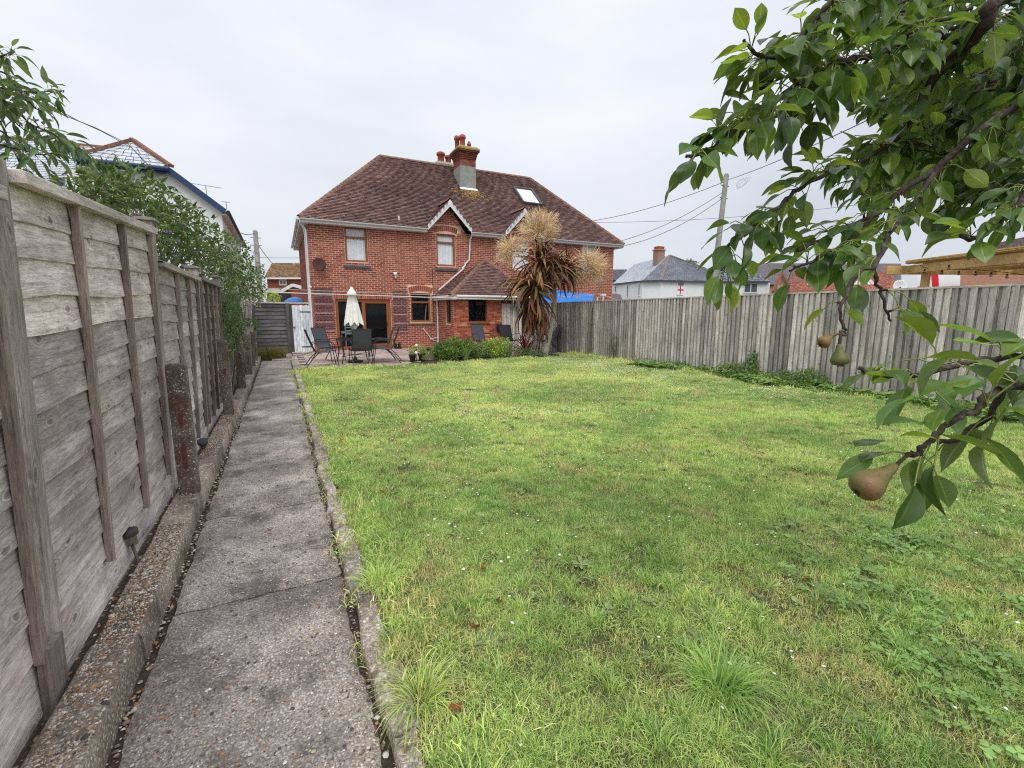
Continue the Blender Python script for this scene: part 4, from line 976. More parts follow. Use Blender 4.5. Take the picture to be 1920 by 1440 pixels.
# chimneys
def chimney(x0, x1, y0, y1, zb, z1, z2, pots, cement=True, lich=True, label=None):
    base = MB(); base.box(x0, x1, y0, y1, zb, z1); ch = base.obj('chimney', m_lead if cement else m_mortar, house, bevel=.01)
    core = MB(); core.box(x0 + .008, x1 - .008, y0 + .008, y1 - .008, z1, z2); core.obj('mortar_core', m_mortar_old, ch)
    bm = MB(); z = z1; row = 0
    nrow = int((z2 - z1) / .075)
    for r_ in range(nrow):
        o_ = 0 if r_ < nrow * .35 else min((r_ - nrow * .35) * .02, .10)
        if r_ >= nrow - 1: o_ = .14
        a0, a1, b0, b1 = x0 - o_, x1 + o_, y0 - o_, y1 + o_
        for side in range(4):
            Ls = (a1 - a0) if side % 2 == 0 else (b1 - b0); u = -(.11 if r_ % 2 else 0)
            while u < Ls:
                p, q = max(u, 0) + .006, min(u + .22, Ls) - .006; u += .22
                if q - p < .03: continue
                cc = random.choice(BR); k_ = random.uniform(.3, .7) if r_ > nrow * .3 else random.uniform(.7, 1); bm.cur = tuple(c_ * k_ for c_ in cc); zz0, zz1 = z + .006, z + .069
                if side == 0: bm.box(a0 + p, a0 + q, b0, b0 + .10, zz0, zz1)
                elif side == 2: bm.box(a0 + p, a0 + q, b1 - .10, b1, zz0, zz1)
                elif side == 1: bm.box(a1 - .10, a1, b0 + p, b0 + q, zz0, zz1)
                else: bm.box(a0, a0 + .10, b0 + p, b0 + q, zz0, zz1)
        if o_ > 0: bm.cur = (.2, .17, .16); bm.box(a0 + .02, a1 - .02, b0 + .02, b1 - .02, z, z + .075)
        z += .075
    bm.obj('chimney_bricks', m_brick, ch, 'stuff')
    fl = MB(); fl.smooth = False; cx, cy = (x0 + x1) / 2, (y0 + y1) / 2; rings = []
    for (s, dz_) in ((1.0, 0), (.99, .06), (.80, .17), (.55, .22)):
        ring = []
        for i in range(20):
            t = i / 20 * 4; sd = int(t); f_ = t - sd; hx, hy = ((x1 - x0) / 2 + .15) * s, ((y1 - y0) / 2 + .15) * s
            p = [(-hx + 2 * hx * f_, -hy), (hx, -hy + 2 * hy * f_), (hx - 2 * hx * f_, hy), (-hx, hy - 2 * hy * f_)][sd]; q = 1 + .03 * fbm(p[0] * 5, p[1] * 5 + dz_, 3, 7); ring.append((cx + p[0] * q, cy + p[1] * q, z + dz_ + .015 * fbm(p[0], p[1], 9, 3)))
        rings.append(ring)
    vv = [q for r_ in rings for q in r_]; fl.add(vv, [(i * 20 + k, i * 20 + (k + 1) % 20, (i + 1) * 20 + (k + 1) % 20, (i + 1) * 20 + k) for i in range(3) for k in range(20)] + [tuple(60 + k for k in range(20))])
    fl.obj('flaunching', m_lichen if lich else m_lead, ch)
    for (px, py, r_, h_, kind) in pots:
        pt = MB(); zb_ = z + .1
        k_ = random.uniform(.75, 1.05); pt.cur = (k_, k_, k_)
        if kind == 'round': pr = [(r_ * 1.15, 0), (r_ * 1.02, .05), (r_, .1), (r_ * .95, h_ * .72), (r_ * 1.28, h_ * .74), (r_ * 1.3, h_ * .86), (r_ * 1.15, h_ * .88), (r_ * 1.2, h_ * .93), (r_ * .7, h_ * 1.0), (0, h_ * 1.02)]
        else: pr = [(r_ * 1.1, 0), (r_, .08), (r_ * .95, h_ * .6), (r_ * 1.2, h_ * .62), (r_ * 1.15, h_ * .7), (r_ * .6, h_ * .95), (r_ * .55, h_), (0, h_)]
        pt.lathe(pr, (px, py, zb_), 14); pt.obj('chimney_pot', m_terracotta, ch)
chimney(7.76, 8.53, 20.62, 21.5, 6.7, 8.05, 8.73, [(8.0, 20.9, .12, .62, 'round'), (7.87, 21.25, .11, .66, 'round'), (8.36, 21.0, .085, .42, 'cowl'), (8.3, 21.3, .08, .3, 'cowl')])
mb = MB(); mb.cur = (1.1, 1.15, 1.25); mb.beam(onroof(7.72, 20.6, .05), onroof(8.57, 20.6, .05), .16, .03, (0, -.66, .75)); mb.obj('lead_flashing', m_upvc, house)
mb = MB()
for k in range(420):
    a = random.gauss(8.15, .42); b = 20.55 - abs(random.gauss(0, .28)); q = onroof(a, b, .03); s_ = random.uniform(.012, .04); k_ = random.uniform(.7, 1.1); mb.cur = (k_ * 1.1, k_ * .9, k_ * .6)
    mb.quad(q + Vector((-s_, 0, 0)), q + Vector((0, -s_ * .7, -s_ * .6)), q + Vector((s_, 0, 0)), q + Vector((0, s_ * .7, s_ * .7)))
mb.obj('lichen_growth', m_lichen, roof_o, 'stuff')
chimney(7.55, 8.45, 23.3, 24.0, 7.5, 8.6, 8.75, [(7.85, 23.6, .17, .62, 'round'), (8.28, 23.7, .15, .55, 'round')], cement=False, lich=False)

# single-storey extension
EX0, EX1, EYF = 5.85, 7.84, 16.5
extw = MB()
Bf = basis((EX0, EYF, 0), (1, 0, 0), (0, -1, 0)); hf = [(.60, 1.40, 1.08, 1.98)]
ew = backing(EX1 - EX0, 1.98, hf, Bf, 'extension_wall', house, m_mortar_old)
rf = brick_rects(EX1 - EX0, 1.98, hf, bw=.225, bh=.078)
for a, b, c_, d_ in rf:
    mb = MB(); cc = random.choice(BRO); k_ = random.uniform(.8, 1.12); mb.cur = tuple(q * k_ for q in cc); w_, h_ = (b - a) / 2, (d_ - c_) / 2; q = [random.uniform(-.003, .003) for _ in range(8)]
    mb.add([(-w_ + q[0], -.009 + q[1] * .5, -h_), (w_ + q[2], -.009 + q[3] * .5, -h_ + q[4] * .4), (w_, -.009, h_), (-w_ + q[5], -.009 + q[6] * .5, h_), (-w_, .01, -h_), (w_, .01, -h_), (w_, .01, h_), (-w_, .01, h_)], [(0, 1, 2, 3), (4, 5, 1, 0), (5, 6, 2, 1), (6, 7, 3, 2), (7, 4, 0, 3)])
    o = mb.obj('brick', m_brick, ew); o.location = (EX0 + (a + b) / 2, EYF, (c_ + d_) / 2)
Bs = basis((EX0, 18.4, 0), (0, -1, 0), (-1, 0, 0)); hs = [(.98, 1.62, 1.02, 1.96)]
es = backing(18.4 - EYF, 1.98, hs, Bs, 'extension_wall', house, m_mortar); bricks_mesh(brick_rects(18.4 - EYF, 1.98, hs), Bs, [sr(168, 92, 70), sr(150, 76, 60), sr(176, 104, 80), sr(136, 68, 56)], 'brickwork', es)
Bs2 = basis((EX1, EYF, 0), (0, 1, 0), (1, 0, 0)); es2 = backing(18.4 - EYF, 1.98, [], Bs2, 'extension_wall', house, m_mortar); bricks_mesh(brick_rects(18.4 - EYF, 1.98, []), Bs2, BRO, 'brickwork', es2)
ww = window(EX0 + .60, EX0 + 1.40, 1.08, 1.98, house, Y=EYF, dark=True, curtain=False, fw=.045)
mb = MB(); mb.box(EX0 + .53, EX0 + 1.47, EYF - .05, EYF + .06, 1.02, 1.075); mb.obj('sill', m_frame, house, bevel=.005)
mb = MB()
for (a, b, c_, d_) in ((16.785, 16.83, 1.02, 1.96), (17.375, 17.42, 1.02, 1.96), (16.83, 17.375, 1.02, 1.07), (16.83, 17.375, 1.91, 1.96)): mb.box(EX0 + .04, EX0 + .09, a, b, c_, d_)
sw = mb.obj('side_window', m_frame, house); g = MB(); g.quad((EX0 + .06, 16.83, 1.07), (EX0 + .06, 17.375, 1.07), (EX0 + .06, 17.375, 1.91), (EX0 + .06, 16.83, 1.91)); g.obj('pane', m_glassd, sw)
c_ = MB(); c_.quad((EX0 + .2, 16.7, 1.0), (EX0 + .2, 17.5, 1.0), (EX0 + .2, 17.5, 2.0), (EX0 + .2, 16.7, 2.0)); c_.obj('blind_or_dark_backing', m_curtain, sw)
mb = MB(); mb.box(7.62, 7.83, EYF - .10, EYF - .012, .78, 1.0); mb.box(7.66, 7.80, EYF - .09, EYF - .012, .66, .72); mb.obj('wall_vent', m_black, house)
# extension roof: hipped against the house wall
ez, ex0, ex1, ey = 2.06, 5.62, 9.3, 16.2
ap = (7.95, 18.385, 3.70)
er = MB(); er.quad((ex0, ey, ez), (ex1, ey, ez), ap); er.quad((ex0, 18.385, ez), (ex0, ey, ez), ap); er.quad((ex1, ey, ez), (ex1 + .3, 18.385, ez), ap)
ero = er.obj('extension_roof', m_roofbase, house)
Vf = Vector((0, 18.385 - ey, ap[2] - ez)); lf = Vf.length
tiles('tiles', ero, m_tile, (ex0, ey, ez), (1, 0, 0), Vf, [(0, 0), (ex1 - ex0, 0), (ap[0] - ex0, lf)], .175, .112, TL, lift=.024, thick=.017, jit=.006, single=290)
Vs = Vector((ap[0] - ex0, 0, ap[2] - ez)); tiles('side_tiles', ero, m_tile, (ex0, ey, ez), (0, 1, 0), Vs, [(0, 0), (18.385 - ey, 0), (18.385 - ey, Vs.length)], .175, .11, TL, lift=.02)
Vr = Vector((ap[0] - ex1, 0, ap[2] - ez)); tiles('side_tiles', ero, m_tile, (ex1, ey, ez), (0, 1, 0), Vr, [(0, 0), (18.385 - ey, 0), (18.385 - ey, Vr.length)], .175, .11, TL, lift=.02)
mb = MB(); ridge_run((ex0, ey, ez + .02), ap, .26, .10); mb.obj('ridge_tiles', m_hip, ero)
mb = MB(); ridge_run((ex1, ey, ez + .02), ap, .26, .10); mb.obj('ridge_tiles', m_hip, ero)
mb = MB(); mb.box(ex0 + .05, ex1, ey + .02, ey + .04, 1.93, 2.05); mb.box(ex0 + .03, ex0 + .05, ey + .02, 18.35, 1.93, 2.05); mb.box(ex0 + .05, ex1, ey + .04, EYF - .012, 1.96, 1.97); mb.box(ex0 + .05, EX0 - .012, EYF, 18.35, 1.96, 1.97)
mb.tube([(ex0 + .25, ey - .03, 2.04), (ex1, ey - .03, 2.04)], .05, 8); mb.tube([(ex0 + .02, 18.3, 2.05), (ex0 + .02, ey + .1, 2.04)], .045, 8); mb.obj('gutter', m_upvc, house)
mb = MB(); mb.tube([(5.72, 18.30, 2.0), (5.80, 18.32, 1.86), (5.80, 18.32, .05)], .034, 8); mb.obj('downpipe', m_upvc, house)

# things fixed to the wall
d = thing('satellite_dish', 'round reddish brown mesh satellite dish high on the brick wall', 'satellite dish', (1.42, 18.38, 3.0))
M_ = Matrix.Rotation(R(78), 4, 'X') @ Matrix.Rotation(R(0), 4, 'Z')
mb = MB(); mb.lathe([(.0, .0), (.12, .012), (.22, .04), (.235, .05), (.22, .046), (0, .012)], (1.40, 18.2, 3.15), 20, M_); mb.obj('dish', m_dish, d)
mb = MB(); mb.tube([(1.42, 18.18, 2.94), (1.52, 17.9, 3.0), (1.52, 17.88, 3.06)], .013, 5); mb.box(1.47, 1.57, 17.84, 17.92, 3.04, 3.10); mb.obj('receiver_arm', m_blackmetal, d)
mb = MB(); mb.tube([(1.40, 18.22, 3.13), (1.40, 18.38, 3.05)], .02, 6); mb.box(1.34, 1.46, 18.37, 18.388, 2.98, 3.12); mb.obj('bracket', m_blackmetal, d)
l_ = thing('wall_lamp', 'small white security lamp on the brick wall between the two upper windows', 'lamp', (4.13, 18.35, 2.9))
mb = MB(); mb.lathe([(.0, .13), (.06, .12), (.075, .06), (.06, 0), (.0, -.01)], (4.13, 18.30, 2.88), 12); mb.obj('lamp_housing', m_upvc, l_)
mb = MB(); mb.lathe([(.0, -.1), (.04, -.09), (.045, .0)], (4.14, 18.28, 2.86), 10); mb.obj('sensor', m_upvc, l_)
def trellis(x0, x1, z0, z1, label):
    t = thing('wall_trellis', label, 'trellis', ((x0 + x1) / 2, 18.36, z0), 'purple grey trellis panels on the brick wall')
    nv = 6 if x1 - x0 > .6 else 5
    for i in range(nv):
        x = x0 + .03 + (x1 - x0 - .06) * i / (nv - 1); mb = MB(); k_ = random.uniform(1.0, 1.4); mb.cur = (k_, k_ * .92, k_ * .96); mb.box(x - .017, x + .017, 18.352, 18.366, z0, z1); mb.obj('slat', m_trel, t)
    nh = int((z1 - z0) / .112)
    for i in range(nh + 1):
        z = z0 + .03 + (z1 - z0 - .06) * i / nh; mb = MB(); k_ = (2.6, .8, .7)[i % 3] * random.uniform(.8, 1.2) ; mb.cur = (k_, k_ * 1.15, k_ * 1.2); dx = random.uniform(-.01, .01); mb.box(x0 + dx, x1 + dx, 18.338, 18.352, z - .017, z + .017); mb.obj('slat', m_trel, t)
m_trel = plain('trellis_paint', sr(116, 88, 90), .9, .3, 10, .3)
trellis(1.15, 1.80, .74, 2.34, 'dark purple grey trellis with pale upper edges left of the patio door')
trellis(4.0, 4.56, .66, 2.31, 'narrower purple grey trellis between patio door and kitchen window')
# ------------------------------------------------------------------ garden furniture
def make_chair(label, at=(0, 0, 0), group='black sling garden chairs'):
    t = thing('garden_chair', label, 'chair', (0, 0, 0), group)
    prof = [(.26, .40), (.24, .425), (.1, .41), (-.12, .385), (-.2, .40), (-.26, .50), (-.36, .78), (-.42, .97)]
    mb = MB(); mb.smooth = True
    P = [[(x, y, z - (.012 if abs(x) < .2 and 0 < i < 7 else 0)) for x in np.linspace(-.235, .235, 7)] for i, (y, z) in enumerate(prof)]
    mb.grid(P); P2 = [[(x, y - .004 if i > 4 else y, z - .008) for (x, y, z) in r_] for i, r_ in enumerate(P)]; mb.grid([r_[::-1] for r_ in P2]); mb.obj('sling', m_sling, t)
    for s in (-1, 1):
        mb = MB(); x = s * .25; mb.tube([(x, y, z) for y, z in prof], .0125, 6)
        mb.obj('side_rail', m_blackmetal, t)
        mb = MB(); x = s * .265; mb.tube([(x, .33, 0), (x, .27, .38), (x, .25, .58), (x, .2, .635), (x, .05, .65), (x, -.18, .64), (x, -.30, .60)], .0125, 6); mb.obj('armrest', m_blackmetal, t)
        mb = MB(); mb.tube([(x, -.46, 0), (x, -.30, .22), (x, -.12, .39), (x, .05, .40)], .0125, 6); mb.obj('leg', m_blackmetal, t)
    mb = MB(); mb.tube([(-.25, -.42, .97), (0, -.428, .975), (.25, -.42, .97)], .012, 6); mb.tube([(-.25, .26, .40), (.25, .26, .40)], .011, 6); mb.tube([(-.265, -.30, .22), (.265, -.30, .22)], .009, 6); mb.tube([(-.25, -.2, .39), (.25, -.2, .39)], .009, 6)
    mb.obj('crossbar', m_blackmetal, t)
    return t
ch0 = make_chair('black sling chair with its see-through back to the lawn, near end of the table')
spots = [((1.93, 13.15), 0, None), ((.98, 13.15), -88, 'black sling chair seen side on at the left end beside the concrete path'),
         ((1.25, 14.45), -140, 'black sling chair behind the table, its tall back against the patio door frame'),
         ((2.62, 13.35), 74, 'nearer of two black sling chairs side by side right of the parasol'), ((2.62, 14.05), 80, 'farther of two black sling chairs side by side right of the parasol'),
         ((6.63, 15.6), 188, 'black sling chair alone against the brick extension wall under its window'),
         ((8.42, 13.9), 62, 'nearer black sling chair behind the cordyline trunk, back to the board fence'), ((8.62, 14.35), 70, 'farther black sling chair by the board fence behind the cordyline trunk'), ((7.6, 15.2), -60, 'black sling chair mostly hidden behind the drooping cordyline leaves')]
for i, ((x, y), a, lb) in enumerate(spots):
    c = ch0 if i == 0 else copy_tree(ch0)
    c.location = (x, y, .035); c.rotation_euler = (0, 0, R(a))
    if lb: c['label'] = lb
for o in ch0.children:
    if o.name.startswith('sling'): o.data.materials[0] = m_sling
tbl = thing('garden_table', 'black glass topped patio table with a parasol through its middle', 'table', (1.85, 13.75, 0))
mb = MB(); mb.cur = (.9, 1, 1); mb.box(1.42, 2.32, 13.2, 14.4, .705, .712); mb.obj('glass_top', m_glassd, tbl)
mb = MB()
for (x0, x1, y0, y1) in ((1.40, 1.43, 13.18, 14.42), (2.31, 2.34, 13.18, 14.42), (1.43, 2.31, 13.18, 13.21), (1.43, 2.31, 14.39, 14.42), (1.43, 2.31, 13.72, 13.78)): mb.box(x0, x1, y0, y1, .69, .72)
mb.obj('table_rim', m_blackmetal, tbl)
for (x, y) in ((1.44, 13.25), (2.3, 13.25), (1.44, 14.35), (2.3, 14.35)):
    mb = MB(); mb.tube([(x, y, .69), (x + (.06 if x > 1.8 else -.06) * -1, y, .35), (x, y, .03)], .016, 6); mb.obj('leg', m_blackmetal, tbl)
mb = MB(); mb.tube([(1.44, 13.25, .25), (2.3, 14.35, .25)], .01, 5); mb.tube([(2.3, 13.25, .25), (1.44, 14.35, .25)], .01, 5); mb.obj('cross_brace', m_blackmetal, tbl)
pa = thing('parasol', 'closed cream parasol standing through the black patio table', 'parasol', (1.86, 13.75, 0))
mb = MB(); mb.tube([(1.86, 13.75, .03), (1.86, 13.75, 2.12)], .019, 8); mb.obj('pole', m_barkg, pa)
mb = MB(); mb.lathe([(0, .03), (.22, .03), (.22, .08), (.06, .11), (.03, .2)], (1.86, 13.75, 0), 16); mb.obj('base', m_blackmetal, pa)
mb = MB(); mb.smooth = True; P = []
for (z, r_, am) in ((2.17, .015, 0), (2.13, .04, .06), (2.02, .11, .2), (1.93, .155, .25), (1.925, .11, .2), (1.7, .16, .28), (1.45, .215, .3), (1.2, .27, .32), (1.13, .285, .34)):
    row = []
    for i in range(49):
        a = 2 * math.pi * i / 48; q = r_ * (1 - am * (.5 + .5 * math.cos(8 * a + .6 * math.sin(z * 3)))) * (1 + .06 * math.sin(3 * a + z * 2)); zz = z + (.05 * math.cos(8 * a) * am * 3 if z < 1.2 else 0) + (.015 * math.cos(8 * a) if abs(z - 1.93) < .01 else 0)
        row.append((1.86 + q * math.cos(a), 13.75 + q * math.sin(a), zz))
    P.append(row)
mb.grid(P); mb.obj('canopy', m_canvas, pa)
mb = MB(); mb.smooth = True; P = []
for (z, r_) in ((1.22, .12), (1.10, .10), (1.02, .07), (.96, .03)): P.append([(1.88 + r_ * (1 + .4 * math.sin(5 * a)) * math.cos(a), 13.72 + r_ * math.sin(a), z + .03 * math.sin(4 * a)) for a in np.linspace(0, 6.283, 19)])
mb.grid(P); mb.obj('loose_canvas', m_canvas, pa)
bt = thing('black_boots', 'small black pair of boots on the patio against the brick wall', 'boots', (4.1, 18.2, .03))
for x in (4.02, 4.17):
    mb = MB(); mb.box(x - .05, x + .05, 18.06, 18.3, .03, .11); mb.box(x - .045, x + .045, 18.2, 18.3, .11, .24); mb.obj('boot', m_black, bt, bevel=.015)

# washing line across the garden
def cable_obj(name, label, cat, a, b, sag, r_=.01, mat=None, group=None, n_=14):
    a = Vector(a); b = Vector(b); mb = MB(); mb.tube([a.lerp(b, i / n_) - Vector((0, 0, sag * 4 * (i / n_) * (1 - i / n_))) for i in range(n_ + 1)], r_, 4)
    o = mb.obj(name, mat or m_cable); return props(o, label, cat, group)
m_line = plain('line_cord', sr(206, 204, 196), .6, .1)
cable_obj('washing_line', 'thick pale washing line strung across in front of the brick house', 'washing line', aty(405, 545, 13.4), aty(1003, 564, 13.6), .0, .014, m_line)
cable_obj('washing_line', 'thin upper washing line running from the dark fence to the brick extension', 'washing line', aty(430, 537, 16.0), aty(945, 556, 16.1), .04, .006, m_line)

# solar lights
m_clear = glass('clear_plastic', (.9, .88, .8), .1, .6)
def solar(x, y, h, label, tilt):
    t = thing('solar_light', label, 'solar light', (0, 0, 0), 'solar stake lights along the fence')
    mb = MB(); mb.tube([(0, 0, 0), (0, 0, h - .09)], .008, 8); mb.obj('stake', m_batten, t)
    mb = MB(); mb.cur = (1, .9, .7); mb.lathe([(.012, h - .10), (.028, h - .09), (.034, h - .035), (.03, h - .03)], n=14); mb.obj('lens', m_clear, t)
    mb = MB(); mb.cur = (3, 2.2, 1.6); mb.lathe([(.0, h - .036), (.044, h - .036), (.046, h - .03), (.046, h - .004), (.040, h)], n=18); mb.obj('cap', m_black, t)
    mb = MB(); mb.cur = (1.6, 1.9, 2.4); mb.lathe([(.040, h), (.0, h + .001)], n=18); mb.obj('solar_cell', m_black, t)
    t.location = (x, y, .03); t.rotation_euler = tilt; return t
g1 = atz(272, 1032, .05); solar(-.80, 3.07, .235, 'brown capped solar stake light at the foot of the nearest fence panel', (.0, -.16, 0))
solar(-.79, 5.35, .20, 'blue topped solar stake light leaning behind the second concrete post', (.5, .15, 0))

# ------------------------------------------------------------------ foliage tools
def leafcloud(name, mat, parent, clumps, num, ln, wd, seed, pal, droop=.3, up=.0, kind='stuff', shell=.5):
    """small folded leaves spread through a set of clumps (centre, radius)"""
    r = np.random.default_rng(seed); cs = np.array([tuple(c_[0]) for c_ in clumps]); rs = np.array([c_[1] if isinstance(c_[1], (int, float)) else 0 for c_ in clumps]); r3 = np.array([c_[1] if not isinstance(c_[1], (int, float)) else (c_[1],) * 3 for c_ in clumps], float)
    vol = r3.prod(1) ** (2 / 3); ci = r.choice(len(clumps), num, p=vol / vol.sum())
    d = r.normal(size=(num, 3)); d /= np.linalg.norm(d, axis=1)[:, None]; rad = r.uniform(shell, 1.0, num) ** .5
    # uneven outline
    lump = 1 + .22 * np.sin(d[:, 0] * 5 + ci) * np.cos(d[:, 2] * 6 + ci * 2) + .12 * r.normal(size=num)
    p = cs[ci] + d * r3[ci] * (rad * lump)[:, None]
    ax = d + r.normal(size=(num, 3)) * .8; ax[:, 2] += up - droop; ax /= np.linalg.norm(ax, axis=1)[:, None]
    q = r.normal(size=(num, 3)); q[:, 2] += 1.0; sd = np.cross(ax, q); sd /= np.linalg.norm(sd, axis=1)[:, None] + 1e-6; nm = np.cross(sd, ax)
    L_ = (ln * r.uniform(.6, 1.25, num))[:, None]; W_ = (wd * r.uniform(.7, 1.2, num))[:, None]
    a = p; b = p + ax * L_; m1 = p + ax * L_ * .45 + sd * W_ * .5 + nm * W_ * .18; m2 = p + ax * L_ * .45 - sd * W_ * .5 + nm * W_ * .18; tip = b - nm * L_ * .15
    V = np.stack([a, m1, tip, m2], 1).reshape(-1, 3); base = (np.arange(num) * 4)[:, None]
    F = np.concatenate([base + np.array([[0, 1, 2]]), base + np.array([[0, 2, 3]])], 1).reshape(-1, 3)
    T = np.repeat(np.array(pal)[r.integers(0, len(pal), num)] * r.uniform(.75, 1.2, (num, 1)), 2, axis=0)
    return link(name, npmesh(name, V, F, T), mat, parent, kind)
GP = [(1, 1, 1), (.8, .9, .8), (1.2, 1.15, .9), (.65, .75, .7), (1.35, 1.35, 1.0), (.9, 1.0, .75)]
def stems(name, parent, root, clumps, r0=.03, mat=None, rnd=None, n_=None):
    mb = MB(); rr_ = random.Random(5)
    for c_, rad in clumps[:n_]:
        c_ = Vector(c_); root_ = Vector(root) + Vector((rr_.uniform(-.1, .1), rr_.uniform(-.1, .1), 0)); m_ = root_.lerp(c_, .5) + Vector((rr_.uniform(-.12, .12), rr_.uniform(-.12, .12), .1))
        mb.tube([root_, m_, c_], [r0, r0 * .65, r0 * .3], 5)
        for k in range(6):
            q = c_ + Vector((rr_.uniform(-1, 1), rr_.uniform(-1, 1), rr_.uniform(-.6, 1))) * (rad if isinstance(rad, (int, float)) else min(rad)) * .8; mb.tube([m_.lerp(c_, .7), m_.lerp(q, .7), q], [r0 * .4, r0 * .25, r0 * .12], 4)
    return mb.obj(name, mat or m_barkg, parent)

# shrub and buddleia beyond the panel fence
sh = thing('flowering_shrub', 'big loose green shrub with purple flower heads rising behind the panel fence', 'shrub', (-2.3, 8, 0))
cl = []
for (px, py, Y, r_) in ((150, 352, 5.2, .16), (190, 345, 5.6, .2), (160, 378, 5.2, .26), (245, 350, 6.2, .26), (225, 388, 6.0, .36), (300, 385, 6.8, .32), (262, 425, 6.6, .34), (330, 412, 7.4, .32), (310, 440, 7.3, .38), (365, 440, 8.0, .34), (345, 470, 8.0, .36), (395, 458, 8.8, .34), (380, 490, 9.0, .36), (420, 480, 9.8, .42), (405, 520, 10.0, .36), (445, 505, 11.2, .42), (440, 535, 11.3, .34), (468, 525, 12.4, .40), (478, 548, 12.6, .22), (215, 352, 5.6, .2)):
    cl.append((aty(px, py, Y), r_ * .84))
stems('stem', sh, (-2.2, 8.2, 0), cl, .03)
leafcloud('foliage', m_bud, sh, cl, 5200, .10, .034, 21, [(.8, .85, .75), (.62, .7, .6), (1, 1, .8), (.5, .58, .5), (1.3, 1.3, .9)], .25, .3)
m_purple = plain('purple_petal', sr(150, 110, 176), .8, .2, 60)
pf = MB(); rr_ = random.Random(4); fo = []
for (px, py, Y) in ((308, 402, 6.2), (258, 402, 5.6), (346, 422, 6.9), (316, 436, 6.3), (333, 452, 6.6), (368, 473, 7.2), (328, 480, 6.2), (345, 499, 6.5), (352, 550, 6.1), (376, 446, 7.4)):
    q = aty(px, py, Y); mb = MB(); rad = rr_.uniform(.02, .036)
    for k in range(36):
        a = rr_.uniform(0, 6.28); e = rr_.uniform(-.1, .9); d_ = Vector((math.cos(a) * math.cos(e), math.sin(a) * math.cos(e), math.sin(e) * .6)); s_ = .008; k_ = rr_.uniform(.7, 1.4); mb.cur = (k_, k_ * .95, k_)
        c_ = q + d_ * rad; t_ = d_.cross(Vector((0, 0, 1))).normalized(); u_ = d_.cross(t_); mb.quad(c_ - t_ * s_, c_ + u_ * s_, c_ + t_ * s_, c_ - u_ * s_)
    mb.obj('flower_head', m_purple, sh)
    st_ = MB(); base = Vector((q.x - .12, q.y + .15, q.z - .35)); st_.tube([base, base.lerp(q, .6) + Vector((.02, 0, .02)), q], .003, 3, False); st_.obj('flower_stalk', m_stem, sh)
mb = MB(); mb.tube([aty(232, 395, 5.9), aty(236, 375, 5.9), aty(246, 352, 5.9), aty(262, 342, 5.9)], .006, 4); mb.obj('arching_stem', m_stem, sh)
iv = thing('ivy_clump', 'dark ivy hanging over the paling fence beyond the last capped post', 'ivy', (-.85, 9.3, 0))
cl = [(aty(432, 590, 8.9), (.12, .45, .28)), (aty(440, 620, 9.6), (.1, .5, .25)), (aty(428, 560, 8.8), (.14, .4, .18)), (aty(446, 600, 10.3), (.1, .5, .3)), (aty(450, 640, 10.2), (.08, .4, .2)), (aty(473, 605, 12.6), (.12, .25, .12)), (aty(425, 645, 8.4), (.07, .3, .25))]
leafcloud('foliage', m_bud, iv, cl, 2400, .05, .032, 22, [(.55, .65, .6), (.7, .85, .7), (.9, .95, .8), (.5, .6, .6)], .4); stems('stem', iv, (-.9, 9.5, 0), cl, .012)
rs_ = thing('pink_rambler', 'pale pink flowering spray above the paling fence near the utility pole', 'climbing plant', (-1.1, 13, 0))
cl = [(aty(462, 552, 12.4), .2), (aty(476, 562, 13), .18), (aty(484, 548, 13.5), .14)]
leafcloud('foliage', m_bud, rs_, cl, 420, .05, .03, 24, GP, .2); leafcloud('blossom', plain('blush_petal', sr(226, 200, 196), .8), rs_, [(c_[0], c_[1] * 1.1) for c_ in cl], 170, .045, .04, 25, [(1, 1, 1), (1.05, .98, .95)], .1); stems('stem', rs_, (-1.1, 13.2, 0), cl, .015)

m_hay = leafmat('dry_grass', sr(150, 138, 84), None, .3, .8, .2)
def tuft(name, label, cat, at, num, rad, h0, h1, wid, seed, pal, mat, lean=.9, group=None, part_='blade_cluster'):
    t = thing(name, label, cat, at, group); V, F, T = blades(num, rad, h0, h1, wid, lean, seed, pal, seg=4, clump=1.0, curl=.5)
    V = V + np.array(at)[None]; link(part_, npmesh(part_, V, F, T), mat, t, 'stuff'); return t
tuft('weed_patch', 'brown seeding weeds at the end of the path before the dark side fence', 'weeds', (-.33, 16.6, 0), 900, .42, .2, .55, .009, 3, [(1, 1, 1), (.7, .8, .6), (.9, .7, .5), (.6, .9, .5), (.75, .5, .35)], m_hay, .6)
GT = [(1, 1.05, .8), (.8, .95, .75), (1.2, 1.2, .9), (.7, .9, .7)]
tuft('grass_tuft', 'dense bright tuft of long grass nearest the bottom edge of the lawn', 'grass tuft', (1.40, 1.02, .02), 460, .10, .08, .2, .0042, 5, GT, m_grass, .85)
tuft('grass_tuft', 'long grass tuft spilling over the mossy edging onto the path', 'grass tuft', (.36, 1.47, .03), 260, .07, .09, .22, .004, 6, GT, m_grass, 1.0)
tuft('grass_tuft', 'shaggy grass tuft leaning over the edging farther up the path', 'grass tuft', (.37, 2.3, .03), 220, .09, .07, .16, .004, 8, GT, m_grass, .9)
tuft('grass_tuft', 'lush bright tuft among daisies toward the right of the lawn', 'grass tuft', (3.0, 1.75, .02), 520, .26, .05, .12, .0042, 9, GT, m_grass, .7)
V_, F_, T_ = None, None, None
mb = rosette(18, .075, .024, 401, .3, .9, .012); ds = thing('dandelion', 'leafy dandelion rosette near the bottom of the lawn', 'weed', (.72, 1.62, .03)); o = mb.obj('leaf_rosette', m_weed, ds, 'stuff'); o.location = (.72, 1.62, .03)
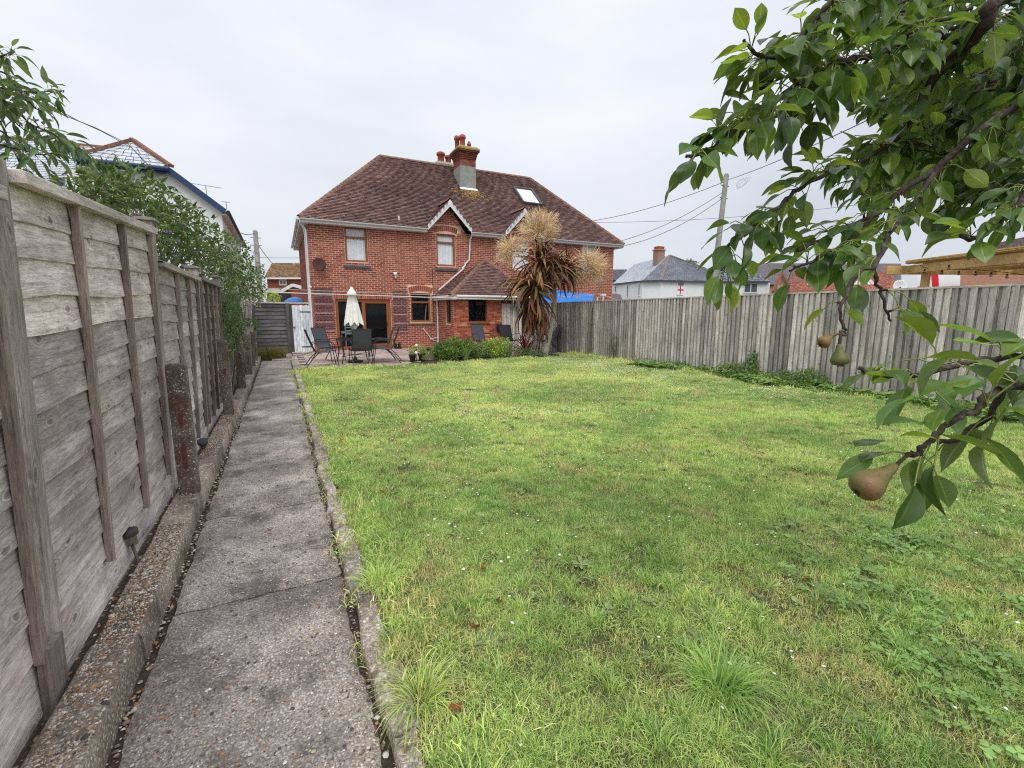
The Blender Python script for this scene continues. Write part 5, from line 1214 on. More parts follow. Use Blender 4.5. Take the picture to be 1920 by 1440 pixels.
mb = rosette(16, .06, .026, 402, .3, .9, .012); ds = thing('plantain', 'broad leaved plantain in the lawn right of the edging', 'weed', (1.42, 1.95, .03)); o = mb.obj('leaf_rosette', m_weed, ds, 'stuff'); o.location = (1.42, 1.95, .03)
# fallen leaves
m_fallen = leafmat('fallen_leaf_skin', sr(168, 118, 66), sr(150, 112, 70), .3, .6, .15)
for (px, py, rz, k_, lb) in ((850, 1335, .3, (1.1, .8, .6), 'orange brown fallen leaf curled in the grass near the overhanging tuft'), (905, 1070, 1.2, (1.1, 1.0, .8), 'tan fallen leaf with a ragged edge in the middle of the near lawn'), (890, 1182, 2.0, (.95, .85, .65), 'brown fallen leaf half sunk in grass beside small daisies'), (717, 925, .5, (1.25, 1.2, 1.0), 'pale fallen leaf on the lawn close to the edging'), (640, 828, 2.6, (1.35, 1.35, 1.2), 'cream coloured scrap of leaf by the far edging'), (935, 1132, 1, (.8, .85, .75), 'grey dead leaf lying flat on the near lawn'), (1510, 1090, .2, (1.3, 1.3, .5), 'yellow fallen leaf in long grass right of centre')):
    q = atz(px, py, .06); mb = MB(); mb.cur = k_; P = []
    for i in range(6):
        t = i / 5; w_ = .016 * math.sin(math.pi * min(t * .92 + .06, 1)) ** .8; P.append([((t - .5) * .06, w_ * s_, .004 + .010 * abs(s_) * 1.2 + .006 * math.sin(t * 5) + .008 * (t - .5) ** 2 * 8) for s_ in (-1, -.5, 0, .5, 1)])
    mb.smooth = True; mb.grid(P); o = mb.obj('fallen_leaf', m_fallen); o.location = (q.x, q.y, .062); o.rotation_euler = (.25, .2, rz); props(o, lb, 'leaf', 'fallen leaves on the lawn')

# planting bed in front of the patio
def clump_plant(name, label, cat, clumps, num, ln, wd, seed, pal, mat=None, droop=.2, up=.2, root=None):
    c0 = clumps[0][0]; t = thing(name, label, cat, (c0[0], c0[1], 0)); leafcloud('foliage', mat or m_bud, t, clumps, num, ln, wd, seed, pal, droop, up); stems('stem', t, root or (c0[0], c0[1], 0), clumps, .01, m_stem); return t
LIME = [(2.7, 2.4, 1.1), (2.2, 2.1, 1.0), (1.6, 1.7, .9), (3.0, 2.6, 1.3)]
clump_plant('trailing_plant', 'yellow green trailing plant tumbling over dark pots at the patio edge', 'plant', [(Vector((3.62, 13.25, .40)), (.17, .16, .1)), (Vector((3.72, 13.2, .22)), (.15, .15, .2)), (Vector((3.38, 13.2, .36)), (.1, .12, .12))], 620, .045, .035, 41, LIME, droop=.5)
for x, y, lb in ((3.36, 13.1, 'dark plant pot under the trailing yellow green plant, left one'), (3.66, 13.2, 'dark plant pot buried under yellow green leaves, right one')):
    p_ = thing('plant_pot', lb, 'pot', (x, y, 0), 'dark pots at the patio edge'); mb = MB(); mb.cur = (2, 1.9, 1.8); mb.lathe([(.0, .0), (.07, 0), (.10, .2), (.11, .2), (.11, .23), (.09, .22), (0, .2)], (x, y, .02), 14); mb.obj('pot_body', m_black, p_)
m_globe = plain('white_globe', (.85, .84, .8), .4, .03)
for x, y, z, lb in ((3.45, 13.02, .30, 'lower white globe light on a stake beside the trailing plant'), (3.50, 13.15, .50, 'upper white globe light standing above the trailing plant'), (7.02, 13.5, .62, 'white globe light above the lime shrub near the cordyline')):
    g_ = thing('globe_light', lb, 'garden light', (x, y, 0), 'white globe stake lights'); mb = MB(); mb.lathe([(0, z - .045), (.03, z - .035), (.045, z), (.03, z + .035), (0, z + .045)], (x, y, 0), 12); mb.obj('globe', m_globe, g_); mb = MB(); mb.tube([(x, y, 0), (x, y, z - .04)], .006, 5); mb.obj('stake', m_blackmetal, g_)
clump_plant('dark_shrub', 'dark green broad leaved shrub in the bed, left of the lime shrub', 'shrub', [(Vector((4.35, 13.2, .28)), (.32, .25, .26)), (Vector((4.75, 13.3, .36)), (.3, .25, .3)), (Vector((5.1, 13.25, .32)), (.28, .22, .28)), (Vector((4.5, 13.0, .18)), (.3, .15, .16))], 2100, .13, .045, 42, [(.8, .95, .75), (.6, .75, .6), (1.2, 1.3, .85), (1.8, 1.8, .9)], up=.7, droop=0)
clump_plant('variegated_shrub', 'mottled grey green shrub in the bed in front of the extension', 'shrub', [(Vector((5.45, 13.3, .26)), (.28, .22, .24)), (Vector((5.75, 13.35, .3)), (.22, .2, .24))], 1300, .06, .035, 43, [(1, 1.05, .9), (1.4, 1.4, 1.1), (.8, .85, .8), (1.8, 1.7, 1.3)])
clump_plant('lime_shrub', 'bright lime green bush in the bed beside the red cordyline', 'shrub', [(Vector((6.05, 13.3, .36)), (.26, .22, .26)), (Vector((6.4, 13.3, .42)), (.26, .22, .22)), (Vector((6.2, 13.1, .2)), (.3, .15, .18))], 1700, .06, .036, 44, LIME + [(1, 1.1, .8)])
clump_plant('grey_bush', 'low grey green bush at the foot of the cordylines', 'shrub', [(Vector((6.55, 12.85, .2)), (.3, .2, .2)), (Vector((6.95, 12.7, .17)), (.28, .2, .17)), (Vector((7.45, 12.9, .13)), (.3, .15, .14))], 1700, .06, .02, 45, [(.75, .85, .8), (.6, .7, .7), (.95, 1.0, .9)])
for k, (x, y, h) in enumerate(((4.2, 13.1, .62), (4.98, 13.05, .75), (5.2, 13.2, .6), (4.62, 13.0, .55))):
    tuft('strap_plant', ('upright strap leaves at the left of the dark shrub', 'tallest upright strap leaves between the dark shrub and the lone chair', 'bluish strap leaves right of the tallest ones', 'short strap leaves in the middle of the dark shrub')[k], 'plant', (x, y, 0), 60, .07, h * .6, h, .028, 60 + k, [(1.2, 1.35, .95), (1.5, 1.55, .9), (1.0, 1.15, 1.05)], m_bud, .4, 'strap leaved plants in the bed')
bw = thing('low_wall', 'low pale grey wall behind the plants at the patio edge', 'wall', (4.6, 13.75, 0)); mb = MB(); mb.cur = (1.25, 1.22, 1.2); mb.box(3.85, 6.9, 13.72, 13.86, 0, .34)
mb.obj('wall_face', m_cpost, bw)
mb = MB(); mb.cur = (1.35, 1.3, 1.28); mb.box(3.83, 6.92, 13.69, 13.89, .342, .40); mb.obj('coping', m_cpost, bw, bevel=.006)
mb = MB(); P = [[(x, y, .03 + .03 * fbm(x, y, 3, 2)) for x in np.linspace(3.1, 8.4, 30)] for y in np.linspace(12.15, 13.7, 12)]; mb.grid(P); mb.obj('planting_bed', m_soil, None, 'structure')

# ------------------------------------------------------------------ cordyline palm
m_cord = leafmat('cordyline_leaf', sr(132, 108, 80), sr(116, 96, 74), .35, .5, .18, tcol=(1.3, 1.1, .7))
m_pan = plain('dry_panicle', sr(222, 198, 164), .9, .2, 30)
co = thing('cordyline_palm', 'tall cordyline palm with bronze drooping leaves and straw coloured flower heads', 'palm tree', (7.85, 13.1, 0))
mb = MB(); mb.cur = (1.1, 1.08, 1.0)
mb.tube([(7.72, 13.1, -.05), (7.82, 13.1, .12), (7.95, 13.1, .5), (8.07, 13.1, .95), (8.17, 13.1, 1.5), (8.17, 13.1, 1.95), (8.08, 13.1, 2.3), (7.95, 13.1, 2.62)], [.26, .14, .10, .085, .08, .085, .09, .07], 12)
mb.tube([(8.15, 13.1, 1.9), (7.8, 13.05, 2.0), (7.4, 13.0, 2.15)], [.07, .06, .06], 8); mb.tube([(8.12, 13.1, 2.2), (8.4, 13.1, 2.5), (8.62, 13.1, 2.8)], [.07, .06, .05], 8); mb.obj('trunk', m_barkg, co)
strap = []
def strap_mesh(k, droop, tintc, ln=.75, wd=.05):
    mb = MB(); mb.cur = tintc; mb.smooth = True; P = []; n_ = 8
    a = 0; x = z = 0; r_ = random.Random(k)
    for i in range(n_ + 1):
        t = i / n_; w_ = wd * (.45 + 1.0 * math.sin(math.pi * min(1, t * .8 + .12)) * .55) * (1 - t ** 5) / 2 + .0008
        P.append([(-w_, x, z + w_ * .5), (0, x, z), (w_, x, z + w_ * .5)]); a = droop * t * t * 1.6 + .1 * t; x += ln / n_ * math.cos(a); z -= ln / n_ * math.sin(a)
    mb.grid(P); return mb.mesh('leaf')
CT = [(1.15, 1.1, .8), (1.7, 1.45, 1.0), (.85, .95, .7), (.75, .5, .55), (1.2, 1.0, .7), (.6, .6, .5), (2.0, 1.75, 1.25), (1.0, .5, .5)]
for k in range(16): me = strap_mesh(k, (.5, 1.0, 1.4, .8)[k % 4], CT[k % 8], .7 + .05 * (k % 3), .045 + .006 * (k % 4)); me.materials.append(m_cord); strap.append(me)
for k in range(4): me = strap_mesh(k, .25, (1.1, .42, .5) if k % 2 else (.8, .35, .42), .62, .04); me.materials.append(m_cord); strap.append(me)
rc_ = random.Random(12)
def head(c, num, elo, ehi, scale, parent, bias=None, red=.12, redup=True):
    for i in range(num):
        el = rc_.uniform(elo, ehi); az = rc_.uniform(0, 6.283)
        if bias is not None and rc_.random() < .5: az = bias + rc_.gauss(0, .7)
        me = strap[16 + rc_.randrange(4)] if (el > .55 and redup or rc_.random() < red) else strap[rc_.randrange(16)]
        o = bpy.data.objects.new('leaf', me); C.objects.link(o); adopt(o, parent); o.location = Vector(c) + Vector((rc_.gauss(0, .04), rc_.gauss(0, .04), rc_.gauss(0, .07))); s_ = scale * rc_.uniform(.75, 1.15)
        o.rotation_euler = Euler((el, rc_.uniform(-.4, .4), az - math.pi / 2), 'XYZ'); o.scale = (s_, s_, s_)
head((7.72, 13.1, 3.02), 96, -1.3, .45, 1.75, co, redup=False); head((8.62, 13.1, 2.92), 84, -1.4, 1.2, 1.4, co, red=.25); head((7.30, 13.0, 2.32), 90, -1.4, .6, 1.75, co, bias=math.pi, red=.1); head((7.35, 13.0, 1.95), 54, -1.5, -.7, 1.8, co); head((7.5, 13.05, 1.6), 24, -1.52, -1.0, 1.6, co)
head((7.65, 13.1, 3.15), 34, .1, 1.1, 1.25, co, red=.1, redup=False); head((8.1, 13.1, 3.1), 24, -.5, .8, 1.3, co)
head((7.95, 13.15, 2.75), 26, -1.4, 0, 1.35, co)
def panicle(name, c, rad, num, axis, seed, parent, flat=1.0):
    """a flower head of many short beaded spikes"""
    r_ = random.Random(seed); mb = MB(); c = Vector(c); axis = Vector(axis).normalized(); b0 = c - axis * rad * .9
    mb.cur = (.8, .75, .6); mb.tube([b0 - axis * .2, c + axis * rad * .4], [.02, .008], 5)
    for i in range(num):
        d = Vector((r_.gauss(0, 1), r_.gauss(0, 1), r_.gauss(0, 1))).normalized(); d = (d + axis * .55).normalized(); p0 = c + Vector((d.x * flat, d.y, d.z)) * rad * r_.uniform(.15, .8) * (1 + .16 * math.sin(d.x * 6 + seed) * math.cos(d.z * 5)); L_ = rad * r_.uniform(.22, .4); k_ = r_.uniform(.65, 1.3); mb.cur = (k_, k_ * r_.uniform(.92, 1.02), k_ * r_.uniform(.8, 1))
        dd = (d + Vector((r_.gauss(0, .5), r_.gauss(0, .5), r_.gauss(0, .5)))).normalized(); w0 = .011; seg = 4
        t_ = dd.orthogonal().normalized(); u_ = dd.cross(t_)
        for s_ in range(seg):
            q = p0 + dd * (L_ * (s_ + .5) / seg); h_ = L_ / seg * .6; w_ = w0 * (1 - .12 * s_) * r_.uniform(.7, 1.2)
            mb.add([q - dd * h_, q + t_ * w_, q - t_ * .5 * w_ + u_ * w_ * .87, q - t_ * .5 * w_ - u_ * w_ * .87, q + dd * h_], [(0, 2, 1), (0, 3, 2), (0, 1, 3), (4, 1, 2), (4, 2, 3), (4, 3, 1)])
    return mb.obj(name, m_pan, parent, 'stuff')
panicle('flower_head', (7.55, 13.05, 3.95), .74, 1900, (-.1, 0, .8), 1, co); panicle('flower_head', (9.45, 13.1, 2.98), .68, 1700, (.8, 0, .2), 2, co, 1.2)
panicle('flower_head', (6.72, 13.3, 3.35), .56, 800, (-.9, 0, .4), 3, co, 1.1); panicle('flower_head', (6.95, 13.3, 3.55), .3, 300, (-.5, 0, .8), 8, co)
panicle('flower_head', (8.5, 13.15, 3.25), .24, 200, (.2, .1, 1), 5, co)
mb = MB(); mb.tube([(7.75, 13.1, 3.0), (7.6, 13.08, 3.5)], .02, 6); mb.tube([(8.62, 13.1, 2.9), (8.9, 13.1, 2.95)], .018, 6); mb.tube([(7.35, 13.0, 2.4), (6.9, 13.1, 3.2)], .016, 6); mb.tube([(7.4, 13.0, 2.4), (7.3, 13.1, 2.9)], .03, 6); mb.obj('flower_stalk', m_barkg, co)
rcord = thing('red_cordyline', 'small spiky dark red cordyline growing in front of the palm', 'plant', (7.02, 12.95, 0))
rmesh = []
for k in range(6): me = strap_mesh(40 + k, .25 + .15 * k, ((.85, .25, .35), (1.0, .35, .4), (.7, .22, .3), (1.1, .9, .6), (.9, .5, .4), (1.2, 1.0, .65))[k], .85, .04); me.materials.append(m_cord); rmesh.append(me)
for i in range(46):
    el = rc_.uniform(.15, 1.45); me = rmesh[rc_.randrange(3) if el > .75 else 2 + rc_.randrange(4)]
    o = bpy.data.objects.new('leaf', me); C.objects.link(o); adopt(o, rcord); o.location = (7.02 + rc_.gauss(0, .03), 12.95 + rc_.gauss(0, .03), .08 + rc_.uniform(0, .1)); o.rotation_euler = Euler((el, 0, rc_.uniform(0, 6.283)), 'XYZ'); s_ = rc_.uniform(.7, 1.1); o.scale = (s_, s_, s_)
bt_ = thing('bare_tree', 'thin leafless grey trunk leaning right against the board fence', 'tree', (8.92, 12.3, 0))
def sp3(px, py, Y): return aty(px, py, Y)
mb = MB(); mb.tube([(8.88, 12.1, -.05), sp3(1103, 640, 12.1), sp3(1105, 605, 12.1), sp3(1108, 580, 12.1), sp3(1116, 557, 12.1), sp3(1126, 535, 12.1), sp3(1137, 518, 12.1)], [.05, .045, .042, .038, .032, .022, .01], 8)
mb.cur = (.6, .56, .54); mb.t = [mb.cur] * len(mb.t); mb.obj('trunk', m_barkg, bt_)
mb = MB()
for a, b in (((1106, 600), (1096, 590)), ((1096, 590), (1094, 585)), ((1107, 606), (1112, 603)), ((1126, 535), (1118, 520)), ((1130, 530), (1146, 515))): mb.tube([sp3(*a, 12.1), sp3(*b, 12.1)], [.012, .005], 4)
mb.obj('twig', m_barkg, bt_)
cw = clump_plant('fence_bramble', 'leafy bramble clump at the foot of the board fence, nearer the pear tree', 'weeds', [(Vector((8.85, 5.55, .14)), (.2, .45, .17)), (Vector((8.9, 5.1, .2)), (.16, .25, .2))], 800, .07, .045, 71, GP)
clump_plant('fence_bramble', 'dark leafy clump at the fence foot, farther one with a tall shoot', 'weeds', [(Vector((8.8, 6.55, .16)), (.25, .5, .18)), (Vector((8.95, 6.35, .42)), (.08, .12, .18))], 1100, .075, .045, 72, GP)
clump_plant('fence_weeds', 'low weeds along the middle of the board fence', 'weeds', [(Vector((8.9, 8.3, .1)), (.15, .5, .14)), (Vector((8.9, 9.6, .1)), (.12, .5, .12)), (Vector((8.9, 7.5, .08)), (.12, .3, .12))], 900, .05, .03, 73, GP)
ww_ = thing('wall_sapling', 'spindly dark twiggy weed against the board fence', 'plant', (8.95, 11.1, 0)); mb = MB()
for k in range(7): mb.tube([(8.95, 10.9, 0), (8.95, 10.9 + random.uniform(-.1, .1), .35), (8.93, 10.9 + random.uniform(-.3, .3), random.uniform(.5, .85))], [.008, .006, .003], 4)
mb.obj('twig', m_bark, ww_); leafcloud('foliage', m_bud, ww_, [(Vector((8.93, 10.9, .5)), (.05, .22, .3))], 130, .05, .03, 74, [(.5, .55, .5), (.4, .45, .4)])
# ------------------------------------------------------------------ neighbouring houses
SL = [sr(132, 136, 146), sr(126, 130, 140), sr(138, 142, 150)]
SLW = [sr(196, 200, 208), sr(188, 192, 202), sr(204, 208, 214)]  # whitened slates: the sky's reflection is put into the colour
SLD = [sr(98, 100, 108), sr(86, 88, 96), sr(108, 110, 118)]
RT = [sr(168, 104, 84), sr(150, 90, 76), sr(182, 120, 96), sr(134, 84, 72)]
BT = [sr(142, 112, 78), sr(126, 96, 68), sr(154, 124, 88), sr(112, 84, 62)]
def shingle(name, parent, bl, br_, tr, tl, rows, cols, pal, base=m_roofbase, lift=.03, var=.07):
    """lapped slates or tiles on a four-sided slope (a point may repeat for a triangle)"""
    bl, br_, tr, tl = map(Vector, (bl, br_, tr, tl)); mb = MB(); dn = Vector((0, 0, -.06))
    for i in range(8): mb.quad(*[bl.lerp(tl, t_).lerp(br_.lerp(tr, t_), s_) + dn for t_, s_ in ((i / 8, 0), (i / 8, .5), ((i + 1) / 8, .5), ((i + 1) / 8, 0))]); mb.quad(*[bl.lerp(tl, t_).lerp(br_.lerp(tr, t_), s_) + dn for t_, s_ in ((i / 8, .5), (i / 8, 1), ((i + 1) / 8, 1), ((i + 1) / 8, .5))])
    ro = mb.obj(name, base, parent); nn_ = (br_ - bl).cross(((tl + tr) / 2) - bl).normalized()
    if nn_.z < 0: nn_ = -nn_
    mb = MB(); W0 = (br_ - bl).length
    for r_ in range(rows):
        a0, b0 = bl.lerp(tl, r_ / rows), br_.lerp(tr, r_ / rows); a1, b1 = bl.lerp(tl, (r_ + 1) / rows), br_.lerp(tr, (r_ + 1) / rows)
        nc = max(1, round(cols * (b0 - a0).length / W0)); off = .5 if r_ % 2 else 0
        for c_ in range(-1, nc + 1):
            t0, t1 = max(0, (c_ + off + .04) / nc), min(1, (c_ + off + .96) / nc)
            if t1 - t0 < .01: continue
            cc = random.choice(pal); k_ = random.uniform(1 - var, 1 + var); mb.cur = tuple(q * k_ for q in cc); l_ = nn_ * (lift * random.uniform(.8, 1.2))
            p, q, r2, s_ = a0.lerp(b0, t0) + l_, a0.lerp(b0, t1) + l_, a1.lerp(b1, t1) + nn_ * .004, a1.lerp(b1, t0) + nn_ * .004
            mb.quad(p, q, r2, s_); mb.quad(p - l_, q - l_, q, p)
    mb.obj('slates', m_slate, ro, 'stuff'); return ro
def vwall(name, parent, pts, mat, z0=0.0):
    mb = MB()
    for a, b in zip(pts, pts[1:]): mb.quad((a[0], a[1], z0), (b[0], b[1], z0), tuple(b), tuple(a))
    return mb.obj(name, mat, parent)
def pxwin(parent, A, Bp, x0, y0, x1, y1, name='window', frame=m_upvc, mull=1, transom=0, pane=None, fwid=.07, out=.04, z_cut=None):
    """a window on the vertical plane through A and Bp, surveyed from its corners in the picture"""
    A, Bp = Vector(A), Vector(Bp); d = Vector((Bp.x - A.x, Bp.y - A.y, 0)).normalized(); nn_ = Vector((d.y, -d.x, 0))
    if nn_.dot(A - EYEV) > 0: nn_ = -nn_
    def hit(x, y): r_ = ray(x, y); return EYEV + r_ * ((A - EYEV).dot(nn_) / r_.dot(nn_))
    p00, p11 = hit(x0, y1), hit(x1, y0); w_ = (p11 - p00).dot(d); h_ = p11.z - p00.z; O = p00 + nn_ * out
    def Bq(u0, u1, v0, v1, t0, t1, mb): mb.add([O + d * u + Vector((0, 0, v)) + nn_ * t for t in (t0, t1) for (u, v) in ((u0, v0), (u1, v0), (u1, v1), (u0, v1))], [(0, 3, 2, 1), (4, 5, 6, 7), (0, 1, 5, 4), (1, 2, 6, 5), (2, 3, 7, 6), (3, 0, 4, 7)])
    mb = MB(); f = fwid
    Bq(0, f, 0, h_, -.05, .03, mb); Bq(w_ - f, w_, 0, h_, -.05, .03, mb); Bq(f, w_ - f, 0, f, -.05, .028, mb); Bq(f, w_ - f, h_ - f, h_, -.05, .028, mb)
    for i in range(1, mull + 1): u = w_ * i / (mull + 1); Bq(u - f * .4, u + f * .4, f, h_ - f, -.05, .026, mb)
    if transom: Bq(f, w_ - f, h_ * .68, h_ * .68 + f * .7, -.05, .024, mb)
    wo_ = mb.obj(name, frame, parent); g = MB(); g.quad(*[O + d * u + Vector((0, 0, v)) - nn_ * .02 for u, v in ((f, f), (w_ - f, f), (w_ - f, h_ - f), (f, h_ - f))]); g.obj('pane', pane or m_pane_far, wo_)
    return wo_, O, d, nn_, w_, h_
m_pane_far = plain('far_window_glass', sr(96, 104, 112), .12, .25, 2, spec=.8)

# white gabled house with blue bargeboards behind the panel fence
A = atz(415, 395, 5.0); Yg = A.y
nh = thing('white_house', 'white rendered house with pale slate roof and dark blue bargeboards behind the shrub', 'house', (A.x - 3, Yg, 0))
hl, hr, hap = aty(163, 299, Yg), aty(306, 314, Yg), aty(248, 264, Yg + .9)
lowl = aty(100, 345, Yg); 
mb = MB(); mb.quad(hl, hr, A, (A.x, Yg, 0), (lowl.x, Yg, 0), lowl); mb.quad(A, (A.x, Yg + 9, A.z), (A.x, Yg + 9, 0), (A.x, Yg, 0)); mb.obj('wall', m_render, nh)
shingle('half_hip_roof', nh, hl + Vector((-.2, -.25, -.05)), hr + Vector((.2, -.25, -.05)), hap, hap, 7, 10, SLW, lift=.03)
back = Vector((hap.x, Yg + 9, hap.z)); Ae = A + Vector((.15, -.2, -.05)); Aeb = Ae + Vector((0, 9, 0)); hrr = hr + Vector((.15, -.2, .0))
mb = MB(); mb.quad(hrr, Ae, Aeb, back, hap); mb.quad(hl, hap, back, Vector((hl.x - 1.2, Yg + 9, hl.z - 1))); mb.obj('roof', m_slate, nh)
ml0, ml1 = aty(-80, 352, Yg - .3), aty(112, 338, Yg - .3); mt0, mt1 = aty(-60, 252, Yg + 3), aty(196, 277, Yg + 3)
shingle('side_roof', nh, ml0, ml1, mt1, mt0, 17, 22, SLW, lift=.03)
mb = MB(); mb.quad(ml1 + Vector((0, .1, 0)), mt1, Vector((mt1.x, Yg + 3.1, 0)), Vector((ml1.x, Yg - .2, 0))); mb.quad((ml0.x, Yg + .1, 0), (ml1.x, Yg + .1, 0), ml1 + Vector((0, .4, 0)), ml0 + Vector((0, .4, 0))); mb.obj('wall', m_render, nh)
mb = MB(); mb.cur = (1.5, 1.0, .8)
def rrun(mb, a, b, n_, w_=.1):
    a, b = Vector(a), Vector(b)
    for i in range(n_):
        k_ = random.uniform(.85, 1.15); mb.cur = (1.0 * k_, .88 * k_, .84 * k_); mb.beam(a.lerp(b, i / n_), a.lerp(b, (i + .95) / n_), w_ * 2, .09)
rrun(mb, hl + Vector((-.2, -.2, .05)), hap + Vector((0, 0, .05)), 6); rrun(mb, hr + Vector((.25, -.2, .03)), hap + Vector((0, 0, .05)), 7); mb.obj('ridge_tiles', m_hip, nh); mb = MB(); rrun(mb, mt0, mt1, 16); mb.obj('ridge_tiles', m_hip, nh)
mb = MB(); mb.tube([hl + Vector((-.25, -.3, -.1)), hr + Vector((.2, -.3, -.1))], .075, 8); mb.beam(hl + Vector((-.2, -.2, -.16)), hr + Vector((.1, -.2, -.16)), .03, .18)
mb.beam(hr + Vector((.05, -.22, -.02)), A + Vector((.12, -.22, -.06)), .05, .19, (0, 0, 1)); mb.beam(ml0 + Vector((0, -.08, -.08)), ml1 + Vector((.1, -.08, -.08)), .1, .14); mb.obj('bargeboard', m_blue, nh)
mb = MB(); mb.tube([A + Vector((.22, -.25, -.08)), A + Vector((.22, 9, -.08))], .07, 8); mb.obj('gutter', m_black, nh)
mb = MB(); mb.cur = (1, .9, .85); mb.box(A.x, A.x + .2, Yg - .15, Yg + 9, A.z - .16, A.z - .12); mb.obj('soffit', m_render, nh)
def aerial(label, p, boom, h=.9, n_=9):
    t = thing('tv_aerial', label, 'aerial', tuple(p)); mb = MB(); p = Vector(p); mb.tube([p, p + Vector((0, 0, h))], .018, 5); mb.obj('mast', m_cable, t)
    mb = MB(); a = p + Vector((0, 0, h)) - Vector(boom) * .5; b = a + Vector(boom); mb.tube([a, b], .012, 4)
    pr = Vector(boom).normalized().cross(Vector((0, 0, 1)))
    for i in range(n_): q = a.lerp(b, .08 + .9 * i / n_); mb.tube([q - pr * (.16 - .008 * i) , q + pr * (.16 - .008 * i)], .005, 3)
    mb.obj('boom', m_cable, t)
p = aty(388, 372, Yg + 6); aerial('long thin television aerial on the white house roof above the blue bargeboard', p, (1.2, .25, -.02), .55)
p = aty(425, 392, Yg + 9); aerial('small second television aerial beyond the white house gutter', p, (.3, .5, .1), .35, 6)
# cables in front of it
P_ = [aty(72, 204, 5.2), aty(86, 202, 5.3), aty(125, 218, 5.6), aty(180, 240, 6.2), aty(240, 270, 7.2), aty(285, 316, 8.6), aty(310, 350, 9.6), aty(338, 385, 10.6)]
mb = MB(); mb.tube(P_, .0045, 4); o = mb.obj('overhead_cable', m_cable); props(o, 'lower loop of thin cable drooping toward the white house gable', 'cable')
P_ = [aty(62, 176, 5.0), aty(105, 204, 5.4), aty(150, 228, 5.9), aty(190, 246, 6.4), aty(245, 276, 7.4), aty(290, 322, 8.8), aty(318, 360, 9.7), aty(328, 378, 10.1)]
mb = MB(); mb.tube(P_, .004, 4); o = mb.obj('overhead_cable', m_cable); props(o, 'upper strand of cable coming out of the cherry leaves to the white gable', 'cable')

# red house far beyond the gate
rh = thing('red_house', 'small red brick house with brown tiled roof far behind the white gate', 'house', tuple(atz(530, 560, 0.5)))
E0, E1, R0, R1 = atz(495, 521, 5), atz(640, 521, 5), atz(510, 493, 7.4), atz(655, 493.5, 7.4)
shingle('roof', rh, E0, E1, R1, R0, 22, 40, BT, lift=.04)
w0, w1_ = E0 + Vector((.25, .4, -.1)), E1 + Vector((0, .4, -.1)); Bw = basis((w0.x, w0.y, 0), (w1_ - w0).normalized() * Vector((1, 1, 0)), Vector(((w1_ - w0).normalized().y, -(w1_ - w0).normalized().x, 0)))
wr = backing((w1_ - w0).length, w0.z, [], Bw, 'wall', rh, m_mortar_old); bricks_mesh(brick_rects((w1_ - w0).length, w0.z, [], bw=.45, bh=.15), Bw, [sr(168, 96, 74), sr(150, 84, 66)], 'brickwork', wr)
mb = MB(); mb.quad(w0, R0, (R0.x, R0.y, 0), (w0.x, w0.y, 0)); mb.cur = (.8, .5, .4); mb.obj('wall', m_mortar_old, rh)
mb = MB(); mb.beam(E0 + Vector((0, -.05, -.05)), E1 + Vector((0, -.05, -.05)), .12, .16); mb.obj('gutter', m_upvc, rh)
pxwin(rh, w0, w1_, 524, 522.5, 537.5, 535, mull=1, transom=1, fwid=.12)
mb = MB(); q = aty(551, 500, R0.y - 2); mb.tube([q - Vector((0, 0, .5)), q + Vector((0, 0, .35))], .08, 6); mb.obj('vent_pipe', m_upvc, rh)
ob = thing('low_outbuilding', 'low brick outbuilding with a white sloping bargeboard in front of the red house', 'outbuilding', tuple(atz(550, 562, 1)))
a, b, c_ = atd(519, 556, 31), atd(549, 536, 31), atd(600, 552, 31)
mb = MB(); mb.quad(a, b, c_, (c_.x, c_.y, 0), (a.x, a.y, 0)); mb.cur = (.7, .42, .36); mb.obj('wall', m_mortar_old, ob)
ob.children[0].data.color_attributes['tint'].data.foreach_set('color', [.62, .36, .30, 1] * len(ob.children[0].data.loops))
mb = MB(); mb.beam(a + Vector((-.2, -.1, .05)), b + Vector((0, -.1, .05)), .1, .2); mb.beam(b + Vector((0, -.1, .05)), c_ + Vector((.2, -.1, .05)), .1, .2); mb.obj('bargeboard', m_upvc, ob)
mb = MB(); off = Vector((0, 4, 0)); mb.quad(a, b, b + off, a + off); mb.quad(b, c_, c_ + off, b + off); mb.obj('roof', m_slate, ob)
lt = thing('garden_shed', 'grey felt roofed shed between utility pole and low brick outbuilding', 'shed', tuple(atz(510, 556, .8)))
a, b = atd(500, 549, 29), atd(521, 549, 29); mb = MB(); mb.quad((a.x, a.y, 0), (b.x, b.y, 0), b, a); mb.cur = (.5, .5, .5); mb.quad(b, (b.x + .8, b.y + 2, b.z), (b.x + .8, b.y + 2, 0), (b.x, b.y, 0)); mb.obj('wall', m_darkv, lt)
mb = MB(); mb.quad(a + Vector((-.2, -.2, 0)), b + Vector((.2, -.2, 0)), atd(523, 541, 31), atd(497, 541, 31)); mb.obj('roof', m_lead, lt)
bp = thing('blue_parasol', 'pale blue garden parasol showing just above the dark side fence', 'parasol', tuple(atd(553, 640, 23)))
c0 = atd(553, 556.5, 23); mb = MB(); mb.smooth = True; mb.cur = (2.6, 1.35, 1.05); mb.lathe([(0, .0), (.25, -.06), (.45, -.17), (.52, -.26)], tuple(c0), 8); mb.obj('canopy', m_bluetarp, bp); mb = MB(); mb.tube([c0 - Vector((0, 0, .05)), Vector((c0.x, c0.y, 0))], .02, 5); mb.obj('pole', m_upvc, bp)
cl = [(atd(506, 556, 27), .35), (atd(516, 558, 27), .3)]; t = thing('distant_bush', 'light green bush behind the dark side fence', 'shrub', tuple(atd(510, 600, 27))); leafcloud('foliage', m_bud, t, cl, 300, .12, .07, 81, LIME)
